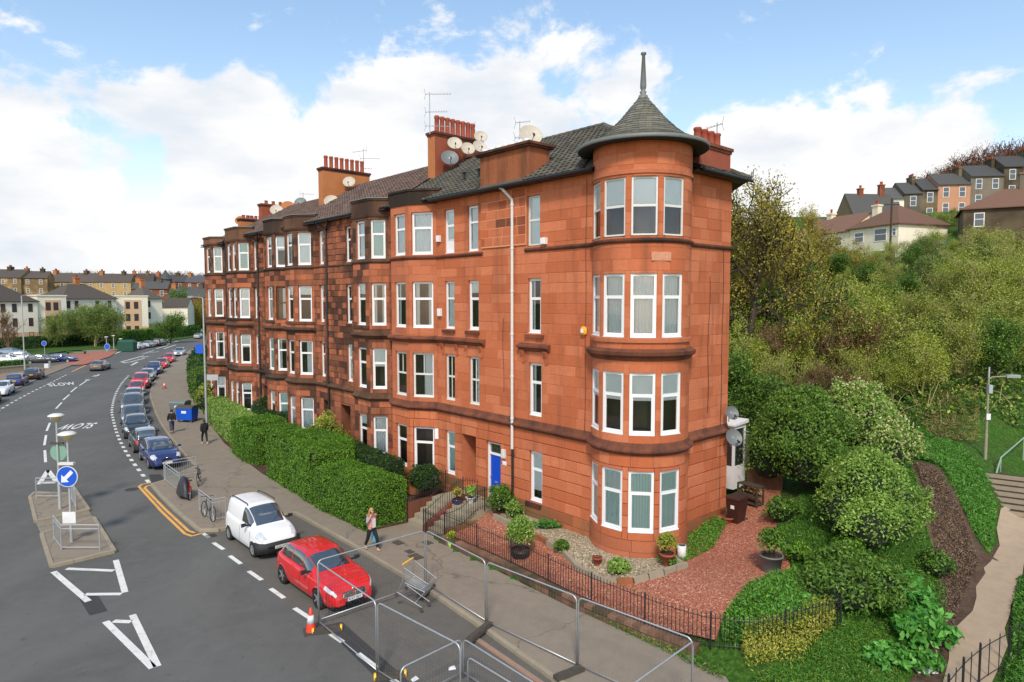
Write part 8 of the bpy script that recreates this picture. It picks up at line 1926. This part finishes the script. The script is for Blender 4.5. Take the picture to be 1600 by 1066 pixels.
# ================================================================== people
def skin(name, joints, edges, mat, parent, root=0, sub=2):
    """joints: {key: (x,y,z,r[,r2])}"""
    ks_ = list(joints); me = bpy.data.meshes.new(name); me.from_pydata([joints[k][:3] for k in ks_], [(ks_.index(a), ks_.index(b)) for a, b in edges], [])
    ob = bpy.data.objects.new(name, me); C.objects.link(ob); ob.modifiers.new('skin', 'SKIN'); s_ = ob.modifiers.new('sub', 'SUBSURF'); s_.levels = sub; s_.render_levels = sub
    for i, k in enumerate(ks_): v = me.skin_vertices[0].data[i]; r = joints[k]; v.radius = (r[3], r[4] if len(r) > 4 else r[3]); v.use_root = (i == root)
    bpy.context.view_layer.update(); nm = bpy.data.meshes.new_from_object(ob.evaluated_get(bpy.context.evaluated_depsgraph_get())); bpy.data.objects.remove(ob); nm.name = name
    nm.materials.clear(); nm.materials.append(mat)
    for p in nm.polygons: p.use_smooth = True
    return link(name, nm, parent)
m_skin = plain('skin', srgb(206, 158, 132), .6, var=.05)
def person(p, hd, label, J, cloth, hair, scale=1.0, extras=None):
    o = empty('person', p, hd, label, 'person', 'people walking on the pavement'); o.scale = (scale,) * 3
    E_ = [('pel', 'ch'), ('ch', 'nk'), ('nk', 'hd'), ('hd', 'top')]
    for s in 'lr': E_ += [('pel', s+'hip'), (s+'hip', s+'kn'), (s+'kn', s+'an'), (s+'an', s+'to'), ('ch', s+'sh'), (s+'sh', s+'el'), (s+'el', s+'wr'), (s+'wr', s+'ha')]
    R = dict(pel=.115, ch=.125, nk=.05, hd=.082, top=.07, hip=.085, kn=.052, an=.036, to=.03, sh=.06, el=.04, wr=.026, ha=.03)
    B = {k: (*J[k], R[k if k in R else k[1:]]) for k in J}; B['pel'] = (*J['pel'], .13, .10); B['ch'] = (*J['ch'], .15, .10)
    skin('body', B, E_, m_skin, o, list(B).index('pel'))
    # fingers
    for s in 'lr':
        h_ = Vector(J[s+'ha']); d = (h_ - Vector(J[s+'wr'])).normalized(); sd = d.cross(Vector((0, 1, 0))); sd = sd.normalized() if sd.length > .1 else Vector((1, 0, 0)); q = MB()
        for i in range(4): b = h_ + sd * (.012 * (i - 1.5)); q.tube([b, b + d * .04, b + d * .06 + Vector((0, .02, 0))], [.009, .008, .006], 5)
        b = h_ - d * .02 + Vector((0, .025, 0)); q.tube([b, b + d * .035 + Vector((0, .02, 0))], [.010, .007], 5); q.build('fingers', m_skin, o, True)
    tr_ = cloth['trousers']; T = {k: (*J[k], R[k if k in R else k[1:]] + .02) for k in J if k == 'pel' or k[1:] in ('hip', 'kn')}
    for s in 'lr': T[s+'cuff'] = (*(Vector(J[s+'kn']).lerp(Vector(J[s+'an']), .9)), .055)
    T['pel'] = (*J['pel'], .15, .12); T['w'] = (J['pel'][0], J['pel'][1], J['pel'][2] + .1, .135, .105)
    skin('trousers', T, [('pel', 'w')] + [('pel', s+'hip') for s in 'lr'] + [(s+'hip', s+'kn') for s in 'lr'] + [(s+'kn', s+'cuff') for s in 'lr'], tr_, o, list(T).index('pel'))
    ex = cloth.get('puff', .03); hem = cloth.get('hem', -.05); Jk = {'hem': (J['pel'][0], J['pel'][1], J['pel'][2] + hem, .17 + ex * .5, .135 + ex * .5), 'mid': (*Vector(J['pel']).lerp(Vector(J['ch']), .5), .14 + ex, .11 + ex), 'ch': (*J['ch'], .155 + ex, .115 + ex), 'col': (*Vector(J['ch']).lerp(Vector(J['nk']), .75), .075 + ex * .4)}
    ed = [('hem', 'mid'), ('mid', 'ch'), ('ch', 'col')]
    for s in 'lr': Jk[s+'sh'] = (*J[s+'sh'], .07 + ex * .6); Jk[s+'el'] = (*J[s+'el'], .052 + ex * .6); Jk[s+'cf'] = (*Vector(J[s+'el']).lerp(Vector(J[s+'wr']), .9), .042 + ex * .5); ed += [('ch', s+'sh'), (s+'sh', s+'el'), (s+'el', s+'cf')]
    skin('jacket', Jk, ed, cloth['jacket'], o, 2)
    for s in 'lr': a, t = Vector(J[s+'an']), Vector(J[s+'to']); skin('shoe', {'h': (*(a + Vector((0, -.03, -.035))), .045), 'm': (*(a.lerp(t, .5) + Vector((0, 0, -.01))), .042, .034), 't': (*(t + Vector((0, .02, -.0))), .038, .026)}, [('h', 'm'), ('m', 't')], cloth['shoes'], o, 1)
    hc = Vector(J['hd']).lerp(Vector(J['top']), .45); f = Vector(J.get('face', (0, 1, 0))) if False else Vector((0, 1, 0))
    q = MB(); q.M = Matrix.Translation(hc + Vector((0, -.022, .02))) @ Matrix.Diagonal((.093, .102, .115, 1)); q.lathe([(0, 1), (.5, .87), (.87, .5), (1, 0), (.95, -.4), (.7, -.8)], 16, a0=R_(150), a1=R_(390)); q.lathe([(0, 1.01), (.5, .88), (.87, .52), (.98, .25)], 16); ho = q.build('hair', hair, o, True)
    if cloth.get('long'): q = MB(); q.tube([hc + Vector((0, -.07, .02)), hc + Vector((0, -.10, -.12)), hc + Vector((0, -.09, -.24))], [.075, .07, .04], 10); q.build('hair_length', hair, ho, True)
    q = MB(); fy = hc.y + .082
    for s in (-1, 1): q.lathe([(0, -.009), (.009, 0), (0, .009)], 6, cx=s * .032, cy=fy); 
    q.v = [(x, y, z + hc.z - .01) for x, y, z in q.v]; q.build('eyes', m_black, o)
    q = MB(); q.add([(-.012, fy - .01, hc.z - .045), (.012, fy - .01, hc.z - .045), (0, fy + .022, hc.z - .04), (0, fy - .005, hc.z)], [(0, 1, 2), (1, 3, 2), (0, 2, 3)]); q.box(-.022, .022, fy - .014, fy + .0, hc.z - .075, hc.z - .067); q.build('nose_and_mouth', plain('skin_ruddy', srgb(180, 112, 96), .6), o)  # nose and mouth in a darker, redder skin colour
    return o
def walk(ph=1, arm=None):
    J = dict(pel=(0, 0, .93), ch=(0, .01, 1.26), nk=(0, .01, 1.43), hd=(0, .03, 1.54), top=(0, .02, 1.63))
    for s, x in (('l', -1), ('r', 1)):
        f = ph * x; J[s+'hip'] = (x * .09, 0, .88); J[s+'kn'] = (x * .1, .16 * f + .05, .49); J[s+'an'] = (x * .09, .24 * f - (.06 if f < 0 else 0), .085 + (.06 if f < 0 else 0)); J[s+'to'] = (x * .10, .24 * f + .11 - (.06 if f < 0 else 0), .045 + (.0 if f < 0 else 0))
        J[s+'sh'] = (x * .17, .0, 1.36); J[s+'el'] = (x * .22, -.08 * f, 1.10); J[s+'wr'] = (x * .22, -.14 * f + .06, .87); J[s+'ha'] = (x * .22, -.15 * f + .08, .80)
    if arm: J.update(arm)
    return J
blackc = plain('black_cloth', (.014, .014, .016), .9); denim = plain('dark_denim', srgb(52, 66, 92), .9); pink = plain('pink_gilet', srgb(222, 142, 132), .8); greyk = plain('grey_knit', srgb(150, 146, 148), .95); blond = plain('blond_hair', srgb(176, 132, 84), .6, var=.25, scale=30); dark = plain('dark_hair', (.02, .015, .012), .6)
# woman on the phone: walks along the pavement towards the lower right
wJ = walk(-1, dict(rel=(.30, .08, 1.18), rwr=(.16, .14, 1.42), rha=(.11, .12, 1.50))); hdw = head(9, 6.9, 6, 7.1) - math.pi / 2
wo = person(gp(581, 860, .12), hdw + .25, 'blonde woman in a pink gilet on the phone carrying a blue bag', wJ, dict(trousers=blackc, jacket=greyk, shoes=m_skin, puff=.008, hem=.02, long=True), blond, 1.0)
gl = {'hem': (0, 0, .86, .19, .15), 'mid': (0, 0, 1.08, .17, .14), 'ch': (0, .01, 1.27, .185, .145), 'col': (0, .01, 1.38, .10)}; skin('gilet', gl, [('hem', 'mid'), ('mid', 'ch'), ('ch', 'col')], pink, wo, 2)
q = MB(); q.box(-.07, .07, .145, .17, .95, 1.3); q.build('white_top', m_wsl, wo)
bgw = Vector(wJ['lha']); bag = empty('carrier_bag', wo.matrix_basis @ Vector((0, 0, 0)), hdw, 'light blue carrier bag hanging from the walking woman\'s hand', 'bag'); wm = Matrix.Translation(wo.location) @ Matrix.Rotation(wo.rotation_euler.z, 4, 'Z'); hp = wm @ bgw; bag.location = (hp.x, hp.y, hp.z - .50)
m_bag = plain('light_blue_bag', srgb(96, 190, 226), .5); q = MB(); q.add([(-.07,-.15,0),(.07,-.15,0),(.07,.15,0),(-.07,.15,0),(-.05,-.17,.36),(.05,-.17,.36),(.05,.17,.36),(-.05,.17,.36)], [(0,3,2,1),(4,5,6,7),(0,1,5,4),(1,2,6,5),(2,3,7,6),(3,0,4,7)]); q.build('bag_body', m_bag, bag)
q = MB()
for s in (-1, 1): q.tube([(s * .04, -.1, .36), (0, -.03, .50), (0, .03, .50), (s * .04, .1, .36)], .006, 4)
q.build('bag_handle', m_bag, bag)
ph_ = wm @ Vector((.115, .10, 1.53)); tag(MB().box(-.006, .006, -.035, .035, -.07, .07).build('phone', m_black, None, loc=ph_, rot=(0, 0, hdw)), 'dark phone held to the walking woman\'s ear', 'phone')
hda = head(30, 6, 40, 4.6) - math.pi / 2
person(gp(269, 677, .12), hda, 'man in a dark jacket and jeans walking away past the bins', walk(1), dict(trousers=denim, jacket=blackc, shoes=blackc, puff=.035, hem=-.02), dark, 1.05)
person(gp(320, 694, .12), hda + .1, 'person in a long black coat and white shoes walking away by the lamp post', walk(-1), dict(trousers=blackc, jacket=blackc, shoes=m_wsl, puff=.05, hem=-.16, long=True), dark, 1.0)
